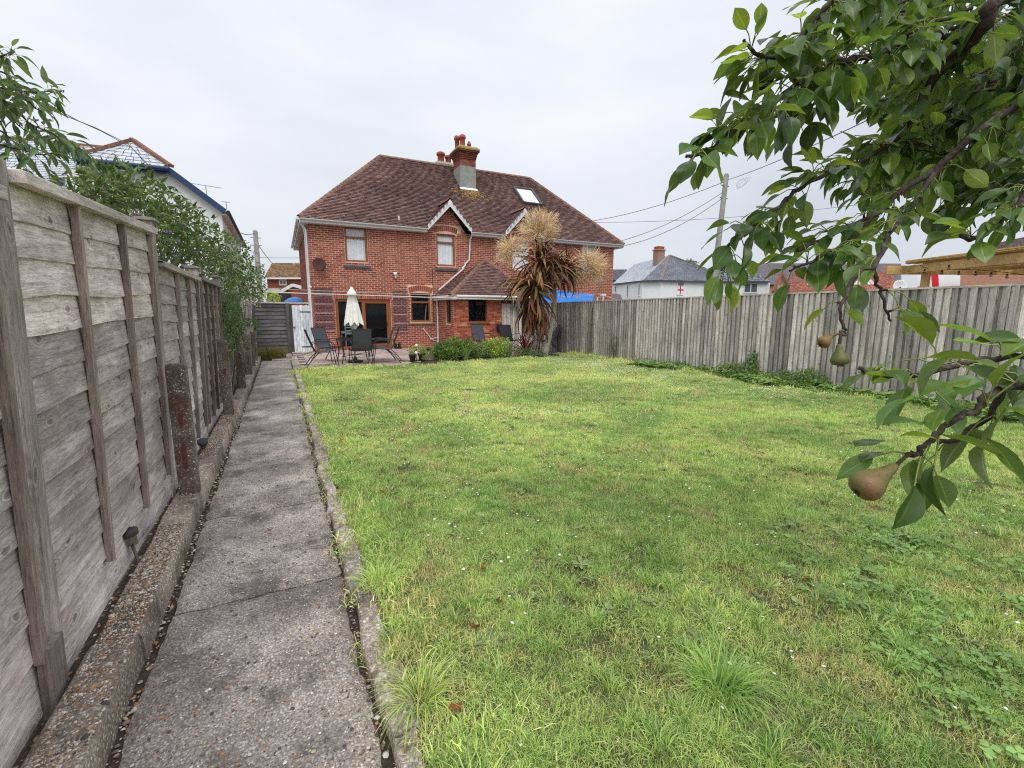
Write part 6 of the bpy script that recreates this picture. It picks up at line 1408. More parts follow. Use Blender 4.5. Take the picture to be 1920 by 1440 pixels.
# utility poles
def pole(label, top, low, d, ztop, r0):
    pt_, pl = atd(*top, d), atd(*low, d); dr = (pl - pt_); f = pt_.z / -dr.z; base = pt_ + dr * f
    t = thing('utility_pole', label, 'utility pole', tuple(base)); mb = MB(); mb.tube([base, pt_], [r0 * 1.3, r0], 10); mb.obj('pole_shaft', m_pole, t)
    mb = MB(); mb.tube([pt_ - Vector((0, 0, .05)), pt_ + Vector((0, 0, .08))], [r0 * 1.15, r0 * .7], 10)
    for k in (.5, 1.1): q = pt_ + dr.normalized() * k; mb.tube([q - Vector((r0 * 2.2, 0, 0)), q + Vector((r0 * 2.2, 0, 0))], .03, 5)
    mb.obj('fittings', m_cable, t); return t, pt_, base
up, T1, B1 = pole('leaning wooden utility pole with a cable coil beyond the board fence', (1362, 329), (1344, 480), 22, 8, .115)
mb = MB()
for k in range(3):
    c0 = atd(1389 + k, 343, 22); r_ = .20 + .05 * k; mb.tube([c0 + _R * (r_ * 1.1 * math.cos(a) + .05 * k) + _U * (r_ * (.85 - .1 * k) * math.sin(a + .5 * k) + .1 * math.cos(a)) for a in np.linspace(0, 6.283, 15)], .006, 3, False)
mb.obj('cable_coil', m_cable, up)
up2, T2, B2_ = pole('distant utility pole rising beside the white house gutter', (478.5, 434), (487, 540), 36, 8, .17)
cable_obj('overhead_wire', 'top wire from the brick house roof past the utility pole head', 'wire', atd(1112, 414, 27), atd(1365, 338, 22), .22, .016)
cable_obj('overhead_wire', 'wire from the utility pole head up into the pear leaves', 'wire', atd(1365, 337, 22), atd(1700, 190, 9), .1, .014)
cable_obj('overhead_wire', 'middle wire from the brick house eaves corner to the utility pole', 'wire', atd(1163, 452, 22.8), atd(1356, 360, 22), .25, .014)
cable_obj('overhead_wire', 'lowest wire from the gutter end bracket to the utility pole', 'wire', atd(1169, 461, 22.8), atd(1354, 372, 22), .32, .014)
cable_obj('overhead_wire', 'faint near level wire crossing behind the utility pole', 'wire', atd(1116, 417, 45), atd(1640, 380, 40), .4, .02)
cable_obj('overhead_wire', 'short wire from the distant pole top to the white house', 'wire', atd(478, 437, 36), atd(452, 437, 30), .1, .03)
cable_obj('overhead_wire', 'slack wire dropping left from the distant utility pole', 'wire', atd(480, 455, 36), atd(466, 502, 30), .1, .025)
cable_obj('overhead_wire', 'wire dropping from the distant pole to the red house roof', 'wire', atd(481, 454, 36), atd(511, 494, 45), .1, .03)
cable_obj('overhead_wire', 'faint level wire far away between distant pole and brick house', 'wire', atd(450, 481, 60), atd(580, 483, 60), .1, .03)

# white hipped house beyond the board fence
wh = thing('white_bungalow', 'long white rendered house with hipped slate roof and brick chimney beyond the board fence', 'house', tuple(atz(1270, 560, 2)))
E = [atz(1149, 532.3, 5), atz(1205, 526, 5), atz(1240.4, 525, 5), atz(1300, 526.5, 5), atz(1444, 527.5, 5)]
AP, RG, W2, W3 = atz(1255, 478.5, 7.9), atz(1190, 494.8, 7.9), atz(1322, 503, 6.7), atz(1411, 505, 6.7)
shingle('roof', wh, E[0], E[1], AP, RG, 22, 26, SLW, lift=.04); shingle('roof', wh, E[1], E[2], AP, AP, 22, 9, SL, lift=.04); shingle('roof', wh, E[2], E[3], AP, AP, 22, 14, SL, lift=.04)  # first facet gets paler slates, its brighter light put into the colour
shingle('roof', wh, E[3], atz(1335, 526.8, 5), W2, AP, 22, 9, SL, lift=.04); shingle('wing_roof', wh, E[3] + Vector((0, -.05, 0)), E[4], W3, W2, 13, 32, SLD + SL, lift=.04)
mb = MB(); mb.quad(E[4], E[4] + Vector((3, 9, 0)), W3); mb.quad(RG, AP, AP + Vector((3, 6, -3)), RG + Vector((3, 6, -3))); mb.obj('back_roof', m_roofbase, wh)
for a, b in ((E[2], AP), (AP, W2)): mb = MB(); mb.cur = (1.0, 1.45, 1.9); mb.beam(a, b, .26, .1); mb.obj('hip_ridge', m_hip, wh)
WP = [e + Vector(((e - EYEV).x, (e - EYEV).y, 0)).normalized() * .35 for e in E]; vwall('wall', wh, WP, m_render)
mb = MB()
for a, b in zip(E, E[1:]): mb.beam(a - Vector((0, 0, .08)), b - Vector((0, 0, .08)), .1, .12)
mb.obj('gutter', m_sill, wh)
pxwin(wh, WP[0], WP[1], 1152.5, 535, 1157.5, 549, fwid=.1, mull=0); pxwin(wh, WP[0], WP[1], 1175, 532, 1180, 558, fwid=.1, mull=0); pxwin(wh, WP[0], WP[1], 1196.5, 530.5, 1201.5, 555, fwid=.1, mull=0)
wf, O, d_, nn_, w_, h_ = pxwin(wh, WP[2], WP[3], 1268.5, 529, 1282.5, 553, fwid=.07, mull=0)
m_red = plain('flag_red', sr(206, 40, 58), .8, .05); m_fw = plain('flag_white', sr(236, 238, 244), .8, .06, 2)
fg = thing('window_flag', 'flag with red cross on white hung inside a window of the white house', 'flag', tuple(O))
g = MB(); Q = lambda u, v, t: O + d_ * u * w_ + Vector((0, 0, v * h_)) + nn_ * t
g.quad(Q(.08, .05, .0), Q(.92, .05, .0), Q(.92, .72, .0), Q(.08, .72, .0)); g.obj('cloth', m_fw, fg)
g = MB(); g.quad(Q(.42, .05, .012), Q(.58, .05, .012), Q(.58, .72, .012), Q(.42, .72, .012)); g.quad(Q(.08, .34, .014), Q(.92, .34, .014), Q(.92, .45, .014), Q(.08, .45, .014)); g.obj('red_cross', m_red, fg)
pxwin(wh, WP[3], WP[4], 1393, 530.5, 1421.5, 550, fwid=.12, mull=1); pxwin(wh, WP[3], WP[4], 1345, 531, 1357, 552, fwid=.1, mull=0)
cq = atd(1235, 487, 52.5)
mb = MB(); mb.cur = (.62, .80, .86)
mb.box(cq.x - .5, cq.x + .5, cq.y - .4, cq.y + .4, cq.z - .6, cq.z + 1.0); mb.obj('chimney', m_mortar_old, wh); mb = MB(); mb.cur = (1, .95, .9); mb.box(cq.x - .62, cq.x + .62, cq.y - .5, cq.y + .5, cq.z + 1.0, cq.z + 1.12); mb.cur = (.6, .36, .32); mb.box(cq.x - .45, cq.x + .45, cq.y - .35, cq.y + .35, cq.z + 1.12, cq.z + 1.45); mb.obj('chimney_cap', m_mortar_old, wh)
gr_ = thing('slate_roofed_house', 'dark slate roof peeping out left of the white hipped house', 'house', tuple(atz(1160, 540, 3))); a, b, c_, d2 = atd(1140, 527, 64), atd(1172, 524, 64), atd(1176, 505, 68), atd(1135, 505, 68)
shingle('roof', gr_, a, b, c_, d2, 12, 14, SLD, lift=.04); vwall('wall', gr_, [a + Vector((0, .5, 0)), b + Vector((0, .5, 0))], m_render)
sh_ = thing('small_outhouse', 'little dark roofed outhouse just above the board fence by the brick house corner', 'outhouse', tuple(atd(1158, 570, 24)))
a, b, c_ = atd(1146, 562, 24), atd(1167.5, 562, 24), atd(1163, 551.5, 24.5); d2 = atd(1146, 550.5, 25); mb = MB(); mb.quad(a, b, c_, d2); mb.cur = (1, 1, 1); mb.obj('roof', m_tile, sh_)
sh_.children[0].data.color_attributes['tint'].data.foreach_set('color', [.16, .14, .14, 1] * len(sh_.children[0].data.loops)); vwall('wall', sh_, [a + Vector((0, .2, -.02)), b + Vector((0, .2, -.02))], m_mortar_old)
tb_ = thing('distant_tree', 'dark round treetop showing behind the white hipped house roof', 'tree', tuple(atd(1292, 560, 75))); cl = [(atd(1292, 497, 75), .9), (atd(1300, 502, 75), 1.0), (atd(1285, 503, 75), .8)]
leafcloud('crown', m_bud, tb_, cl, 900, .28, .16, 83, [(.55, .6, .5), (.4, .5, .4), (.75, .7, .5)]); stems('trunk', tb_, tuple(atd(1292, 600, 75)), cl, .15)
gh = thing('grey_roofed_house', 'house with a broad plain grey roof behind the red tiled house', 'house', tuple(atd(1520, 580, 66)))
a, b, c_, d2 = atz(1400, 534, 5.2), atz(1690, 533, 5.2), atz(1690, 494, 9), atz(1414, 493, 9); shingle('roof', gh, a, b, c_, d2, 26, 40, [sr(122, 116, 120), sr(112, 108, 112)], lift=.04, var=.06)
vwall('wall', gh, [a + Vector((0, .4, 0)), b + Vector((0, .4, 0))], m_mortar_old); mb = MB(); mb.cur = (1.3, 1.1, .9); mb.beam(d2, a, .2, .2); mb.obj('verge', m_hip, gh)
th_ = thing('red_tiled_house', 'low house with long red tiled roof, stone gable and small white dormers', 'house', tuple(atd(1560, 570, 46)))
a, b, c_, d2 = atz(1477, 549, 3.2), atz(1700, 549, 3.2), atz(1662, 508, 6), atz(1487, 508, 6); shingle('roof', th_, a, b, c_, d2, 26, 70, RT, lift=.04); vwall('wall', th_, [a + Vector((0, .4, 0)), b + Vector((0, .4, 0))], m_mortar_old)
mb = MB(); mb.cur = (1.15, 1.1, .85); a2 = atd(1447, 549, 45); p2 = atd(1464, 513, 45); b2 = atd(1483, 549, 45); mb.quad((a2.x, a2.y, 0), (b2.x, b2.y, 0), b2, p2, a2); mb.obj('stone_gable', m_kerb, th_)
a3, p3_, b3 = a2 + Vector((0, -.1, .1)), p2 + Vector((0, -.1, .12)), b2 + Vector((0, -.1, .1)); mb = MB(); mb.cur = (1.3, .95, .8); mb.beam(a3, p3_, .25, .15); mb.beam(p3_, b3, .25, .15); mb.obj('gable_verge', m_hip, th_)
mb = MB(); q = atd(1530, 507, 48); mb.cur = (.9, .55, .45); mb.box(q.x - .4, q.x + .4, q.y - .3, q.y + .3, q.z - .3, q.z + .5); mb.obj('chimney', m_mortar_old, th_)
for (x0, x1, xp, yp, yb) in ((1506, 1546, 1527, 519, 547), (1594, 1648, 1621, 515, 545)):
    a, p_, b = atd(x0, yb, 44), atd(xp, yp, 44), atd(x1, yb, 44); mb = MB(); mb.quad(a, b, p_); dm = mb.obj('dormer', m_render, th_); mb = MB(); mb.beam(a, p_, .15, .22); mb.beam(p_, b, .15, .22); mb.obj('dormer_verge', m_upvc, dm)
    g = MB(); g.quad(*[atd(x, y, 43.9) for x, y in ((xp - 9, yb - 1), (xp + 9, yb - 1), (xp + 5, yp + 12), (xp - 5, yp + 12))]); g.obj('pane', m_pane_far, dm)
    g = MB(); g.quad(a, p_, p_ + Vector((0, 3, 0)), a + Vector((0, 3, 0))); g.quad(p_, b, b + Vector((0, 3, 0)), p_ + Vector((0, 3, 0))); g.obj('dormer_roof', m_hip, dm)
dsh = thing('white_dish', 'white satellite dish rim showing above the board fence left of the pergola post', 'satellite dish', tuple(atd(1688, 560, 12)))
c0 = atd(1688, 538, 12); Md = Matrix((( _R.x, _U.x, -_F.x, 0), (_R.y, _U.y, -_F.y, 0), (_R.z, _U.z, -_F.z, 0), (0, 0, 0, 1))); mb = MB(); mb.lathe([(0, -.05), (.12, -.03), (.17, .0), (.185, .0), (.185, -.02), (0, -.06)], tuple(c0), 20, Md); mb.obj('dish', m_upvc, dsh); mb = MB(); mb.tube([c0, c0 - Vector((0, 0, 1.4))], .02, 5); mb.obj('mast', m_blackmetal, dsh)
fr_ = thing('tiled_roof_house', 'dark tiled roof with orange ridge behind the pergola', 'house', tuple(atd(1900, 560, 30)))
a, b, c_, d2 = atd(1790, 492, 27), atd(2050, 480, 24), atd(2050, 418, 29), atd(1868, 457, 30); shingle('roof', fr_, a, b, c_, d2, 18, 30, [sr(104, 92, 90), sr(90, 80, 80), sr(120, 104, 98)], lift=.04); mb = MB(); rrun(mb, d2, c_, 14, .12); mb.obj('ridge_tiles', m_hip, fr_); vwall('wall', fr_, [a, b], m_mortar_old)

# pergola with bulbs and flag
pg = thing('pergola', 'new pine pergola with reed roof behind the board fence', 'pergola', tuple(atz(1712, 520, 1.8)))
C0, C1 = atz(1703, 490, 2.45), atz(1920, 463, 2.45); f_ = (C1 - C0); f_.z = 0; f_.normalize(); b_ = Vector((-f_.y, f_.x, 0))
if b_.dot(C0 - EYEV) < 0: b_ = -b_
Z = Vector((0, 0, 1)); Lf = (C1 - C0).length + 1.6
mb = MB(); mb.beam(C0 - f_ * .1 - b_ * .35 - Z * .16, C0 - f_ * .1 + b_ * 2.7 - Z * .16, .07, .17); mb.beam(C0 + f_ * 0 - Z * .16 + b_ * .02, C0 + f_ * Lf - Z * .16 + b_ * .02, .05, .15)
mb.beam(C0 + b_ * 2.5 - Z * .16, C0 + f_ * Lf + b_ * 2.5 - Z * .16, .06, .16); mb.obj('beam', m_pine, pg)
for k in range(1, 7):
    mb = MB(); mb.beam(C0 + b_ * (.38 * k) - Z * .12, C0 + f_ * Lf + b_ * (.38 * k) - Z * .12, .05, .10); mb.obj('joist', m_pine, pg)
rd = MB(); rr_ = random.Random(3)
for k in range(150):
    s_ = rr_.uniform(0, 2.7); k_ = rr_.uniform(.75, 1.2); rd.cur = (k_, k_, k_ * .95); u0 = rr_.uniform(-.05, .02); rd.beam(C0 + b_ * (s_ - .05) + f_ * u0 + Z * rr_.uniform(-.05, .0), C0 + b_ * (s_ - .05) + f_ * (Lf + .1) + Z * rr_.uniform(-.05, .0), .014, .012)
for k in range(26):
    k_ = rr_.uniform(.75, 1.2); rd.cur = (k_, k_, k_ * .9); z = rr_.uniform(-.05, .01); rd.beam(C0 - b_ * rr_.uniform(.02, .06) + Z * z, C0 + f_ * Lf - b_ * rr_.uniform(.02, .06) + Z * (z + rr_.uniform(-.01, .01)), .01, .01)
rd.obj('reed_mat', m_pine, pg, 'stuff')
for (u, v) in ((.16, .25), (.3, 2.4), (3.6, 2.4)):
    q = C0 + f_ * u + b_ * v; mb = MB(); mb.box(q.x - .055, q.x + .055, q.y - .055, q.y + .055, 0, 2.24); mb.obj('post', m_pine, pg)
for i, (px, py) in enumerate(((1779, 503), (1857, 495), (1733, 510), (1766, 512), (1798, 513), (1829, 514), (1858, 516), (1888, 519))):
    dd = 8.6 if i > 1 else 7.6; q = atd(px, py, dd); bl_ = thing('festoon_bulb', ('larger clear bulb hanging from the pergola front, above the flag', 'larger clear bulb hanging from the pergola front, farther from the post', 'clear bulb on the rear cable beside the pergola corner post', 'clear bulb on the rear cable above the flag just left of its red stripe', 'clear bulb on the rear cable above the far edge of the flag', 'fourth clear bulb on the rear cable counted from the corner post', 'fifth clear bulb on the rear cable counted from the corner post', 'last clear bulb on the rear cable, farthest from the corner post')[i], 'bulb', tuple(q), 'clear bulbs strung under the pergola')
    mb = MB(); mb.lathe([(0, -.035), (.02, -.028), (.026, -.008), (.016, .015), (.012, .02)], tuple(q), 10); mb.obj('bulb_glass', m_clear, bl_); mb = MB(); mb.tube([q + Z * .02, q + Z * .055], .014, 8); mb.obj('lamp_socket', m_black, bl_)
mb = MB(); mb.tube([atd(x, y - 8, 8.6) for x, y in ((1725, 505), (1733, 510), (1750, 512), (1766, 512), (1782, 513), (1798, 513), (1829, 514), (1858, 516), (1888, 519), (1925, 524))], .006, 4); o = mb.obj('festoon_cable', m_black); props(o, 'black cable carrying the clear bulbs along the pergola beam', 'cable')
fl = thing('hanging_flag', 'large white flag with red cross hanging from the pergola beam', 'flag', tuple(atd(1758, 512, 9.6)))
P = []
for i in range(25):
    t = i / 24; row = []
    for k in range(7): s_ = k / 6; q = atd(1719 + 79 * t, 511 + 3 * t + 52 * s_, 9.6) + b_ * (.03 * math.sin(t * 14 + s_ * 2)); row.append(q)
    P.append(row)
mb = MB(); mb.smooth = True; mb.grid([r_[:] for r_ in P]); mb.obj('cloth', m_fw, fl)
mb = MB(); mb.smooth = True; mb.grid([[q - b_ * .01 for q in r_] for r_ in P[9:13]]); mb.grid([[q - b_ * .011 for q in r_[3:5]] for r_ in P]); mb.obj('red_cross', m_red, fl)

# blue tarpaulin and rotary airer beyond the fence
tp = []
for i in range(29):
    t = i / 28; row = []
    for k in range(9):
        s_ = k / 8; x = 966 + (1113 - 966) * t; yt = 544 if t < .5 else 544 + 9 * (t - .5) * 2; yb = 574 - 9 * max(0, t - .7) / .3; row.append(aty(x, yt + (yb - yt) * s_, 17.35 - 1.1 * s_) + Vector((0, 0, .035 * math.sin(t * 23 + s_ * 6) * math.sin(s_ * 5 + 1))))
    tp.append(row)
mb = MB(); mb.smooth = True; mb.grid(tp); mb.quad(tp[0][0], tp[0][-1], Vector(tp[0][-1]) + Vector((0, 0, -.1)), Vector(tp[0][0]) + Vector((0, 0, -.1))); o = mb.obj('blue_tarpaulin', m_bluetarp); props(o, 'wrinkled bright blue tarpaulin showing above the board fence', 'tarpaulin')
ra = thing('rotary_airer', 'white rotary clothes airer with cords just above the board fence', 'clothes airer', tuple(atd(1131, 600, 19)))
mb = MB(); q = atd(1131, 553, 19); mb.tube([q, Vector((q.x, q.y, 0))], .03, 6); q2 = atd(1120, 557, 18.6); mb.tube([q2, q2 - Vector((0, 0, 1))], .028, 6); mb.box(q.x - .12, q.x + .12, q.y - .05, q.y + .05, q.z - .03, q.z + .04); mb.obj('airer_post', m_upvc, ra)
mb = MB()
for (a, b) in (((1128, 551), (1045, 557)), ((1128, 551), (1040, 552)), ((1118, 562), (1046, 554)), ((1135, 555), (1160, 563)), ((1118, 553), (1046, 560))): mb.tube([atd(*a, 18.6), atd(*b, 17)], .007, 3)
mb.obj('line', m_line, ra)

# ------------------------------------------------------------------ pear tree
def leaf_verts(k, ln=1.0, wd=.62, fold=.25, curl=.35, twist=0):
    P = []; n_ = 7; r_ = random.Random(k)
    prof = [.05, .60, .90, 1.0, .97, .80, .42, .01]
    for i in range(n_ + 1):
        t = i / n_; w_ = prof[i] * wd / 2; x = ln * t; z = -curl * t * t * ln * .5; row = []
        for s_ in (-1, -.55, -.06, .06, .55, 1):
            wav = .015 * math.sin(t * 9 + k + s_ * 2); row.append((x, s_ * w_ * math.cos(fold), z + abs(s_) * w_ * math.sin(fold) + wav + twist * s_ * w_ * t))
        P.append(row)
    V = np.array([q for r2 in P for q in r2]); F = np.array([(i * 6 + j, (i + 1) * 6 + j, (i + 1) * 6 + j + 1, i * 6 + j + 1) for i in range(n_) for j in range(5)]); return V, F, np.array([(1.7, 1.55, 1.3) if j == 2 else (1.0, 1.0, 1.0) for i in range(n_) for j in range(5)])
LV = [leaf_verts(k, 1, (.62, .56, .68, .5)[k % 4], (.2, .45, .1, .7, .3)[k % 5], (.3, .6, .15, .9, .45, .2)[k % 6], (.0, .3, -.3, .1)[k % 4]) for k in range(12)]
def frame_of(ax, up):
    ax = ax.normalized(); y = up.cross(ax)
    if y.length < .05: y = Vector((1, 0, 0)).cross(ax)
    y.normalize(); z = ax.cross(y); return Matrix(((ax.x, y.x, z.x), (ax.y, y.y, z.y), (ax.z, y.z, z.z)))
def tree_leaves(parent, leaves, mat, lv, single, name_stuff='foliage', seed=1):
    """leaves: (pos, axis, up, size, tint); the nearest as objects that share meshes, the rest joined"""
    leaves.sort(key=lambda l_: (l_[0] - EYEV).length - .001 * l_[3]); r_ = random.Random(seed); meshes = {}
    inview = lambda p: (p - EYEV).dot(_F) > .1 and abs((p - EYEV).dot(_R) / (p - EYEV).dot(_F)) < 960 / FPX * 1.04 and abs((p - EYEV).dot(_U) / (p - EYEV).dot(_F)) < 720 / FPX * 1.05
    V = []; F = []; T = []; n_ = 0; cnt = 0
    for (p, ax, up, s_, tn) in leaves:
        k = r_.randrange(len(lv)); Mx = frame_of(ax, up)
        if cnt < single and inview(p):
            key = (k, tn)
            if key not in meshes: me = npmesh('leaf', lv[k][0], lv[k][1], np.array(tn) * lv[k][2], True); me.materials.append(mat); meshes[key] = me
            o = bpy.data.objects.new('leaf', meshes[key]); C.objects.link(o); adopt(o, parent); o.location = p; o.rotation_euler = Mx.to_euler(); o.scale = (s_, s_, s_); cnt += 1
        else:
            M3 = np.array(Mx); V.append(lv[k][0] * s_ @ M3.T + np.array(p)); F.append(lv[k][1] + n_); T.append(np.array(tn) * r_.uniform(.75, 1.2) * lv[k][2]); n_ += len(lv[k][0])
    if V: link(name_stuff, npmesh(name_stuff, np.concatenate(V), np.concatenate(F), np.concatenate(T), True), mat, parent, 'stuff')
PT = [(1, 1, 1), (.78, .88, .75), (1.25, 1.2, .85), (.62, .74, .66), (.9, .96, .9), (1.45, 1.35, .8), (.7, .8, .6)]
pear = thing('pear_tree', 'pear tree with glossy leaves and ripening pears reaching in over the lawn', 'tree', (3.2, -.3, 0))
rp_ = random.Random(77); bark = MB(); stalk = MB(); leaves = []
def branch(pts, r0, r1, spacing=.045, cl=(3, 6), ls=.075, first=.15, depthj=.0, petiole=.035, tints=PT, spread=1.0):
    W = [atd(x, y, d) for x, y, d in pts]
    # smooth with Catmull-Rom and give it knobbly twists
    S = []
    for i in range(len(W) - 1):
        p0, p1, p2, p3 = W[max(i - 1, 0)], W[i], W[i + 1], W[min(i + 2, len(W) - 1)]
        for k in range(4):
            t = k / 4; q = .5 * ((2 * p1) + (p2 - p0) * t + (2 * p0 - 5 * p1 + 4 * p2 - p3) * t * t + (3 * p1 - p0 - 3 * p2 + p3) * t ** 3); S.append(q + Vector((rp_.gauss(0, .0018), rp_.gauss(0, .0018), rp_.gauss(0, .0018))))
    S.append(W[-1]); n_ = len(S); bark.tube(S, [(r0 + (r1 - r0) * i / (n_ - 1)) * rp_.uniform(.9, 1.18) for i in range(n_)], 7)
    acc = 0; tot = sum((S[i + 1] - S[i]).length for i in range(n_ - 1)); run = 0
    for i in range(n_ - 1):
        seg = (S[i + 1] - S[i]).length; run += seg; acc += seg
        if run / tot < first: continue
        while acc > spacing:
            acc -= spacing * rp_.uniform(.75, 1.3); base = S[i].lerp(S[i + 1], rp_.random()); tg = (S[i + 1] - S[i]).normalized()
            side = tg.orthogonal().normalized(); side.rotate(Matrix.Rotation(rp_.uniform(0, 6.28), 3, tg)); sp_ = base + (side * .6 + Vector((0, 0, .1))) * rp_.uniform(.008, .022)
            bark.tube([base, sp_], [.0032, .0024], 5)
            for k in range(rp_.randint(*cl)):
                dr = (tg * rp_.uniform(-.1, 1.0) + Vector((rp_.gauss(0, 1), rp_.gauss(0, 1), rp_.gauss(0, .7))) * .62 * spread + side * .5); dr.normalize(); L_ = petiole * rp_.uniform(.6, 1.4)
                m_ = sp_ + dr * L_ * .6 + Vector((0, 0, .003)); e = sp_ + dr * L_ + Vector((0, 0, -.006)); stalk.tube([sp_, m_, e], .0011, 4, False)
                ax = dr + Vector((0, 0, -.45)) + tg * .25; up = Vector((rp_.gauss(0, .4), rp_.gauss(0, .4), 1)); tn = rp_.choice(tints); leaves.append((e, ax, up, ls * rp_.uniform(.68, 1.18), tn))
    return S
YL = [(1.3, 1.25, .8), (1, 1.05, .9), (.85, .95, .8), (1.5, 1.4, .8), (.75, .85, .7)]
BR_ = [
 ([(2060, -60, 1.1), (1871, 0, 1.05), (1853, 37, 1.05), (1815, 86, 1.1), (1777, 115, 1.15), (1740, 165, 1.2), (1717, 210, 1.2), (1690, 260, 1.25)], .016, .008, .05),
 ([(1700, -60, 1.1), (1640, -30, 1.05), (1575, 0, 1.0), (1537, 26, .98), (1500, 71, .96), (1462, 103, .95), (1417, 101, .93), (1395, 75, .93)], .006, .003, .021),
 ([(1815, 86, 1.1), (1740, 60, 1.08), (1680, 85, 1.05), (1635, 105, 1.02), (1590, 112, 1.0), (1537, 135, .98), (1500, 157, .97), (1470, 180, .96), (1417, 210, .95), (1387, 236, .94), (1350, 266, .93), (1305, 292, .92), (1286, 296, .92)], .0075, .003, .025),
 ([(1635, 105, 1.02), (1600, 135, 1.05), (1560, 160, 1.05), (1520, 200, 1.05), (1490, 226, 1.05), (1470, 238, 1.05)], .004, .002, .045),
 ([(2000, 110, 1.2), (1920, 157, 1.2), (1875, 187, 1.2), (1819, 217, 1.22), (1777, 244, 1.25), (1700, 262, 1.25), (1640, 290, 1.25), (1590, 300, 1.25)], .008, .004, .045),
 ([(2000, 140, 1.1), (1920, 191, 1.1), (1837, 244, 1.12), (1762, 311, 1.15), (1699, 352, 1.15), (1650, 397, 1.15), (1605, 420, 1.15), (1537, 450, 1.15), (1496, 469, 1.15)], .009, .0045, .045),
 ([(1699, 250, 1.25), (1620, 300, 1.2), (1560, 322, 1.15), (1522, 341, 1.12), (1489, 360, 1.1), (1462, 386, 1.1), (1425, 409, 1.08), (1384, 440, 1.05), (1364, 462, 1.05)], .006, .003, .04),
 ([(1384, 440, 1.05), (1366, 462, 1.05), (1355, 490, 1.05), (1352, 508, 1.05)], .003, .002, .035),
 ([(1640, 400, 1.15), (1600, 450, 1.1), (1560, 470, 1.08), (1510, 495, 1.05), (1480, 508, 1.05)], .005, .002, .038),
 ([(1762, 311, 1.15), (1700, 400, 1.1), (1665, 440, 1.0), (1657, 462, .95), (1644, 494, .9), (1611, 512, .88), (1587, 546, .86), (1577, 580, .85), (1582, 615, .85), (1584, 630, .85)], .0055, .0022, .075, .054),
 ([(1640, 494, .9), (1640, 520, .9), (1649, 548, .9), (1660, 580, .9), (1671, 602, .9)], .004, .002, .06, .05),
 ([(1950, 330, 1.0), (1900, 395, 1.0), (1860, 425, 1.0), (1825, 450, 1.0), (1800, 440, 1.0)], .008, .004, .04),
]
for b_r in BR_: branch(*b_r[:4], ls=(b_r[4] if len(b_r) > 4 else .061), cl=((2, 4) if len(b_r) > 4 else (4, 7)))
Q = [(1590, -30), (1960, -30), (1960, 380), (1850, 395), (1790, 350), (1700, 335), (1650, 360), (1610, 340), (1640, 290), (1680, 230), (1620, 120)]
k = 0
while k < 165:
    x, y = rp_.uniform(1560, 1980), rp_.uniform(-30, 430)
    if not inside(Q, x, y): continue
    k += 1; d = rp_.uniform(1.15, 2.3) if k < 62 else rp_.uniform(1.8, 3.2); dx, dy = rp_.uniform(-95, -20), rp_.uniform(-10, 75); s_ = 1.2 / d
    branch([(x - dx * 1.6 * s_, y - dy * 1.6 * s_, d), (x, y, d), (x + dx * s_, y + dy * s_, d)], .0045, .0022, .045, ls=.068, first=.1, tints=[(.62, .7, .58), (.42, .52, .42), (.85, .88, .75), (.34, .44, .36)])  # darker leaf tints paint in the shade inside the crown
# the low branch with the big pear, close to the camera
low = [(2040, 700, .62), (1960, 712, .62), (1920, 720, .62), (1887, 727, .62), (1852, 745, .62), (1837, 762, .62), (1790, 787, .62), (1765, 805, .62), (1747, 825, .615), (1725, 845, .61), (1702, 852, .61)]
branch(low, .006, .003, .042, cl=(2, 3), ls=.060, first=.22, petiole=.045, tints=[(1, 1.02, .95), (.85, .95, .9), (1.3, 1.25, .85), (.75, .85, .8)], spread=1.25)
branch([(2040, 640, .75), (1920, 667, .74), (1827, 676, .73), (1777, 687, .72), (1700, 705, .7), (1640, 700, .69), (1610, 690, .69)], .005, .003, .06, cl=(2, 4), ls=.068, first=.1, tints=YL)
branch([(1887, 727, .62), (1860, 770, .66), (1830, 800, .68), (1790, 822, .68), (1760, 830, .68)], .0045, .003, .06, cl=(2, 3), ls=.07, first=.3, tints=[(.7, .8, .75), (1, 1, .9)])
bark.tube([(3.2, -.3, -.1), (3.15, -.3, .6), (3.0, -.25, 1.3), (2.6, -.1, 1.9), (2.3, .1, 2.3)], [.13, .11, .09, .07, .05], 10)
for e_ in ((2060, -60, 1.1), (2000, 110, 1.2), (2000, 140, 1.1), (2040, 700, .62), (2040, 640, .75), (1950, 330, 1.0), (1700, -60, 1.1)):
    q = atd(*e_); s_ = Vector((3.0, -.25, 1.3)) if q.z < 1.7 else Vector((2.6, -.1, 1.9)); bark.tube([s_, s_.lerp(q, .35) + Vector((.02, .03, .07)), s_.lerp(q, .7) + Vector((-.01, .0, .03)), q], [.024, .017, .012, .008], 7)
bark.obj('branches', m_bark, pear); stalk.obj('leaf_stalks', m_stem, pear, 'stuff')
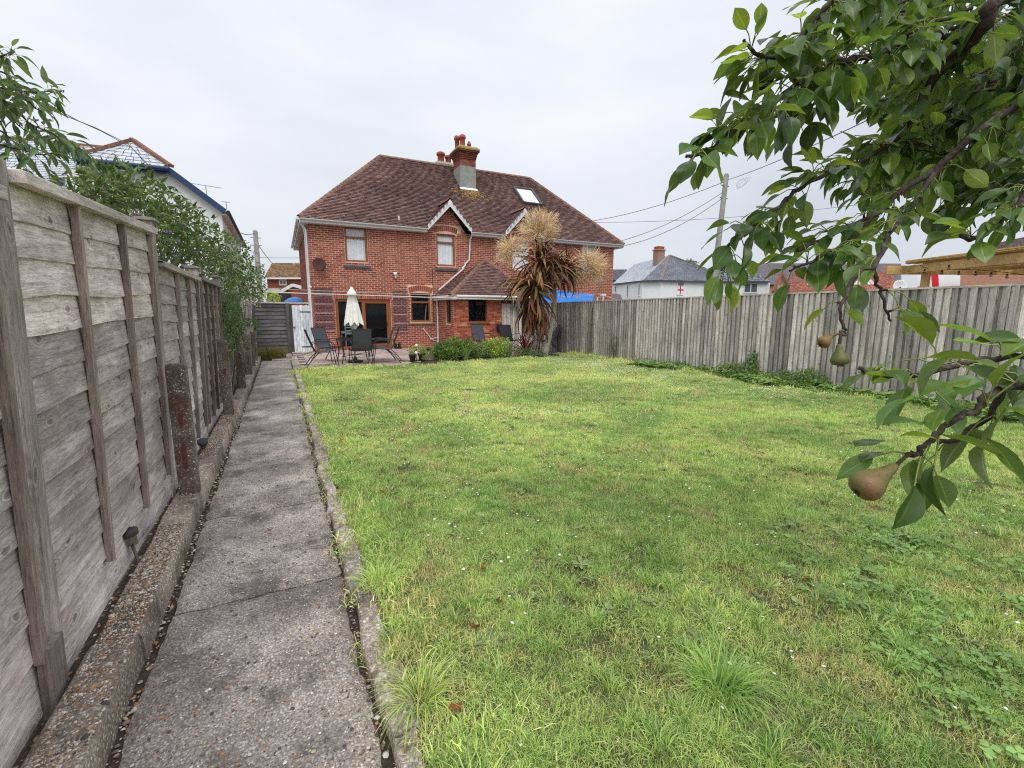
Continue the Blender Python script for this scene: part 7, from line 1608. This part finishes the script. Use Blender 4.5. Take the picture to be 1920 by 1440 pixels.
# a few leaves exactly where the photograph shows large ones on the low branch
for (x0, y0, x1, y1, d, s_, tn, rl) in ((1790, 668, 1683, 722, .60, .085, (1.1, 1.12, .8), .3), (1815, 722, 1703, 728, .60, .088, (1.2, 1.2, .85), .2), (1712, 748, 1625, 762, .60, .078, (.9, 1.0, .95), .3), (1730, 795, 1660, 778, .60, .07, (.75, .86, .82), -.2), (1817, 762, 1765, 765, .60, .055, (.85, .95, .9), .3), (1850, 822, 1882, 855, .62, .085, (.62, .74, .70), .5), (1765, 815, 1852, 825, .60, .076, (1.0, 1.05, .9), .3), (1712, 862, 1726, 918, .63, .05, (1.35, 1.3, .9), .6), (1738, 900, 1729, 955, .62, .05, (.6, .7, .6), .1), (1655, 825, 1597, 832, .61, .056, (.95, 1.05, .98), .2), (1655, 848, 1600, 855, .64, .05, (.95, 1.0, .8), .4), (1688, 818, 1735, 812, .61, .045, (1.7, 1.5, .6), .1), (1880, 762, 1950, 790, .6, .07, (1.2, 1.2, .9), .2), (1620, 700, 1585, 712, .69, .06, (1.5, 1.45, .8), .2)):
    a, b = atd(x0, y0, d), atd(x1, y1, d - .012); leaves.append((a, b - a, _U + _F * rl - Vector((0, 0, -.2)), s_ * .86, tn)); stalk2 = None
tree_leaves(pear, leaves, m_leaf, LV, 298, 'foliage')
n = N('pear_skin'); v = n.coords('Object'); c = n.ramp(n.noise(v, 9, 4), [(.3, sr(96, 100, 56)), (.55, sr(112, 102, 62)), (.75, sr(124, 88, 66))])
c = n.mix(c, sr(140, 92, 76), n.ramp(n.noise(n.coords('World'), 22, 3), [(.46, 0.0), (.66, .75)])); sp_ = n.voro(v, 420, 'Distance'); c = n.mix(c, sr(176, 158, 120), n.ramp(sp_, [(.0, .75), (.25, 0.0)])); c = n.mix(c, sr(96, 66, 48), n.ramp(n.noise(v, 60, 5, .7), [(.56, 0.0), (.68, .7)])); n.col(n.mix(c, n.attr(), 1.0, 'MULTIPLY')); n.b.inputs['Roughness'].default_value = .5; n.bump(n.noise(v, 300, 3), .15, .002); m_pear = n.m
def pear_fruit(stem_top, stem_px, body_px, d, ln, wd, tn):
    a, b = atd(*stem_px, d), atd(*body_px, d); ax = (b - a).normalized(); mb = MB(); mb.cur = tn
    pr = [(0, 0), (.09, .01), (.14, .08), (.18, .2), (.24, .34), (.35, .49), (.45, .62), (.50, .75), (.47, .87), (.35, .96), (.16, 1.0), (.05, .985), (0, .97)]
    q = ax.to_track_quat('Z', 'Y').to_matrix().to_4x4(); mb.lathe([(r_ * wd, z * ln) for r_, z in pr], tuple(a), 22, q); f = mb.obj('pear', m_pear, pear)
    s_ = MB(); s_.cur = (1.2, 1.0, .8); t0 = atd(*stem_top, d); s_.tube([t0, t0.lerp(a, .5) + Vector((0, 0, .002)), a + ax * .003], [.0032, .0022, .0026], 6); s_.obj('stalk', m_bark, f)
    c_ = MB(); e = a + ax * ln * .975
    for k in range(5): an = k * 1.257; o_ = (q.to_3x3() @ Vector((math.cos(an), math.sin(an), 0))); c_.tube([e + o_ * .002, e + o_ * .006 + ax * .004], [.0016, .0004], 4)
    c_.obj('calyx', m_bark, f)
pear_fruit((1712, 848), (1681, 872), (1604, 924), .605, .064, .041, (.92, 1.08, .9)); pear_fruit((1577, 620), (1573, 645), (1576, 690), .85, .040, .032, (.55, 1.1, .6)); pear_fruit((1582, 628), (1562, 628), (1540, 645), .85, .030, .024, (1.35, 1.0, .9))

# ------------------------------------------------------------------ cherry branches over the panel fence
ct = thing('cherry_tree', 'cherry tree whose drooping leafy branches hang over the nearest fence panel', 'tree', (-3.6, 1.6, 0))
CV = [leaf_verts(k, 1, .36, (.5, .8, .3)[k % 3], (.7, 1.1, .4)[k % 3], .1) for k in range(6)]
bark = MB(); stalk = MB(); leaves = []; rp_ = random.Random(5)
CTn = [(.8, .85, .85), (1, 1, 1), (.62, .7, .66), (1.2, 1.2, .9)]
D0 = 2.35
for pts, spc in (([(-60, 150), (0, 162), (37, 170), (75, 172), (105, 172), (128, 170)], .03), ([(-60, 165), (0, 182), (30, 200), (62, 230), (105, 250), (135, 265), (158, 278)], .026), ([(-60, 170), (0, 216), (25, 265), (40, 297), (47, 320), (45, 338)], .05), ([(-60, 100), (0, 108), (15, 103), (33, 94)], .03), ([(-60, 230), (0, 240), (40, 270), (80, 290), (118, 285)], .035), ([(-80, 200), (0, 210), (30, 225), (55, 245)], .03), ([(-80, 260), (-10, 262), (20, 275), (60, 283)], .05), ([(-80, 130), (-20, 130), (20, 140), (60, 190), (85, 210)], .035)):
    branch([(x - 8, y, D0 + .25 * math.sin(x * .05 + y)) for x, y in pts], .006, .0022, spc * 1.7, cl=(1, 2), ls=.085, first=.1, petiole=.025, tints=CTn, spread=.9)
bark.tube([(-3.6, 1.6, -.1), (-3.5, 1.7, 1.2), (-3.1, 1.9, 2.2), (-2.7, 1.9, 2.6)], [.12, .1, .07, .04], 9)
for e_ in ((-60, 150), (-60, 100), (-80, 200), (-60, 230)): q = atd(*e_, D0); bark.tube([(-2.7, 1.9, 2.6), Vector((-2.7, 1.9, 2.6)).lerp(q, .5) + Vector((0, 0, .06)), q], [.02, .013, .008], 6)
bark.obj('branches', m_bark, ct); stalk.obj('leaf_stalks', m_stem, ct, 'stuff'); tree_leaves(ct, leaves, m_cherry, CV, 290, 'foliage', 3)
for o in list(bpy.data.objects):
    if '_at' in o: del o['_at']
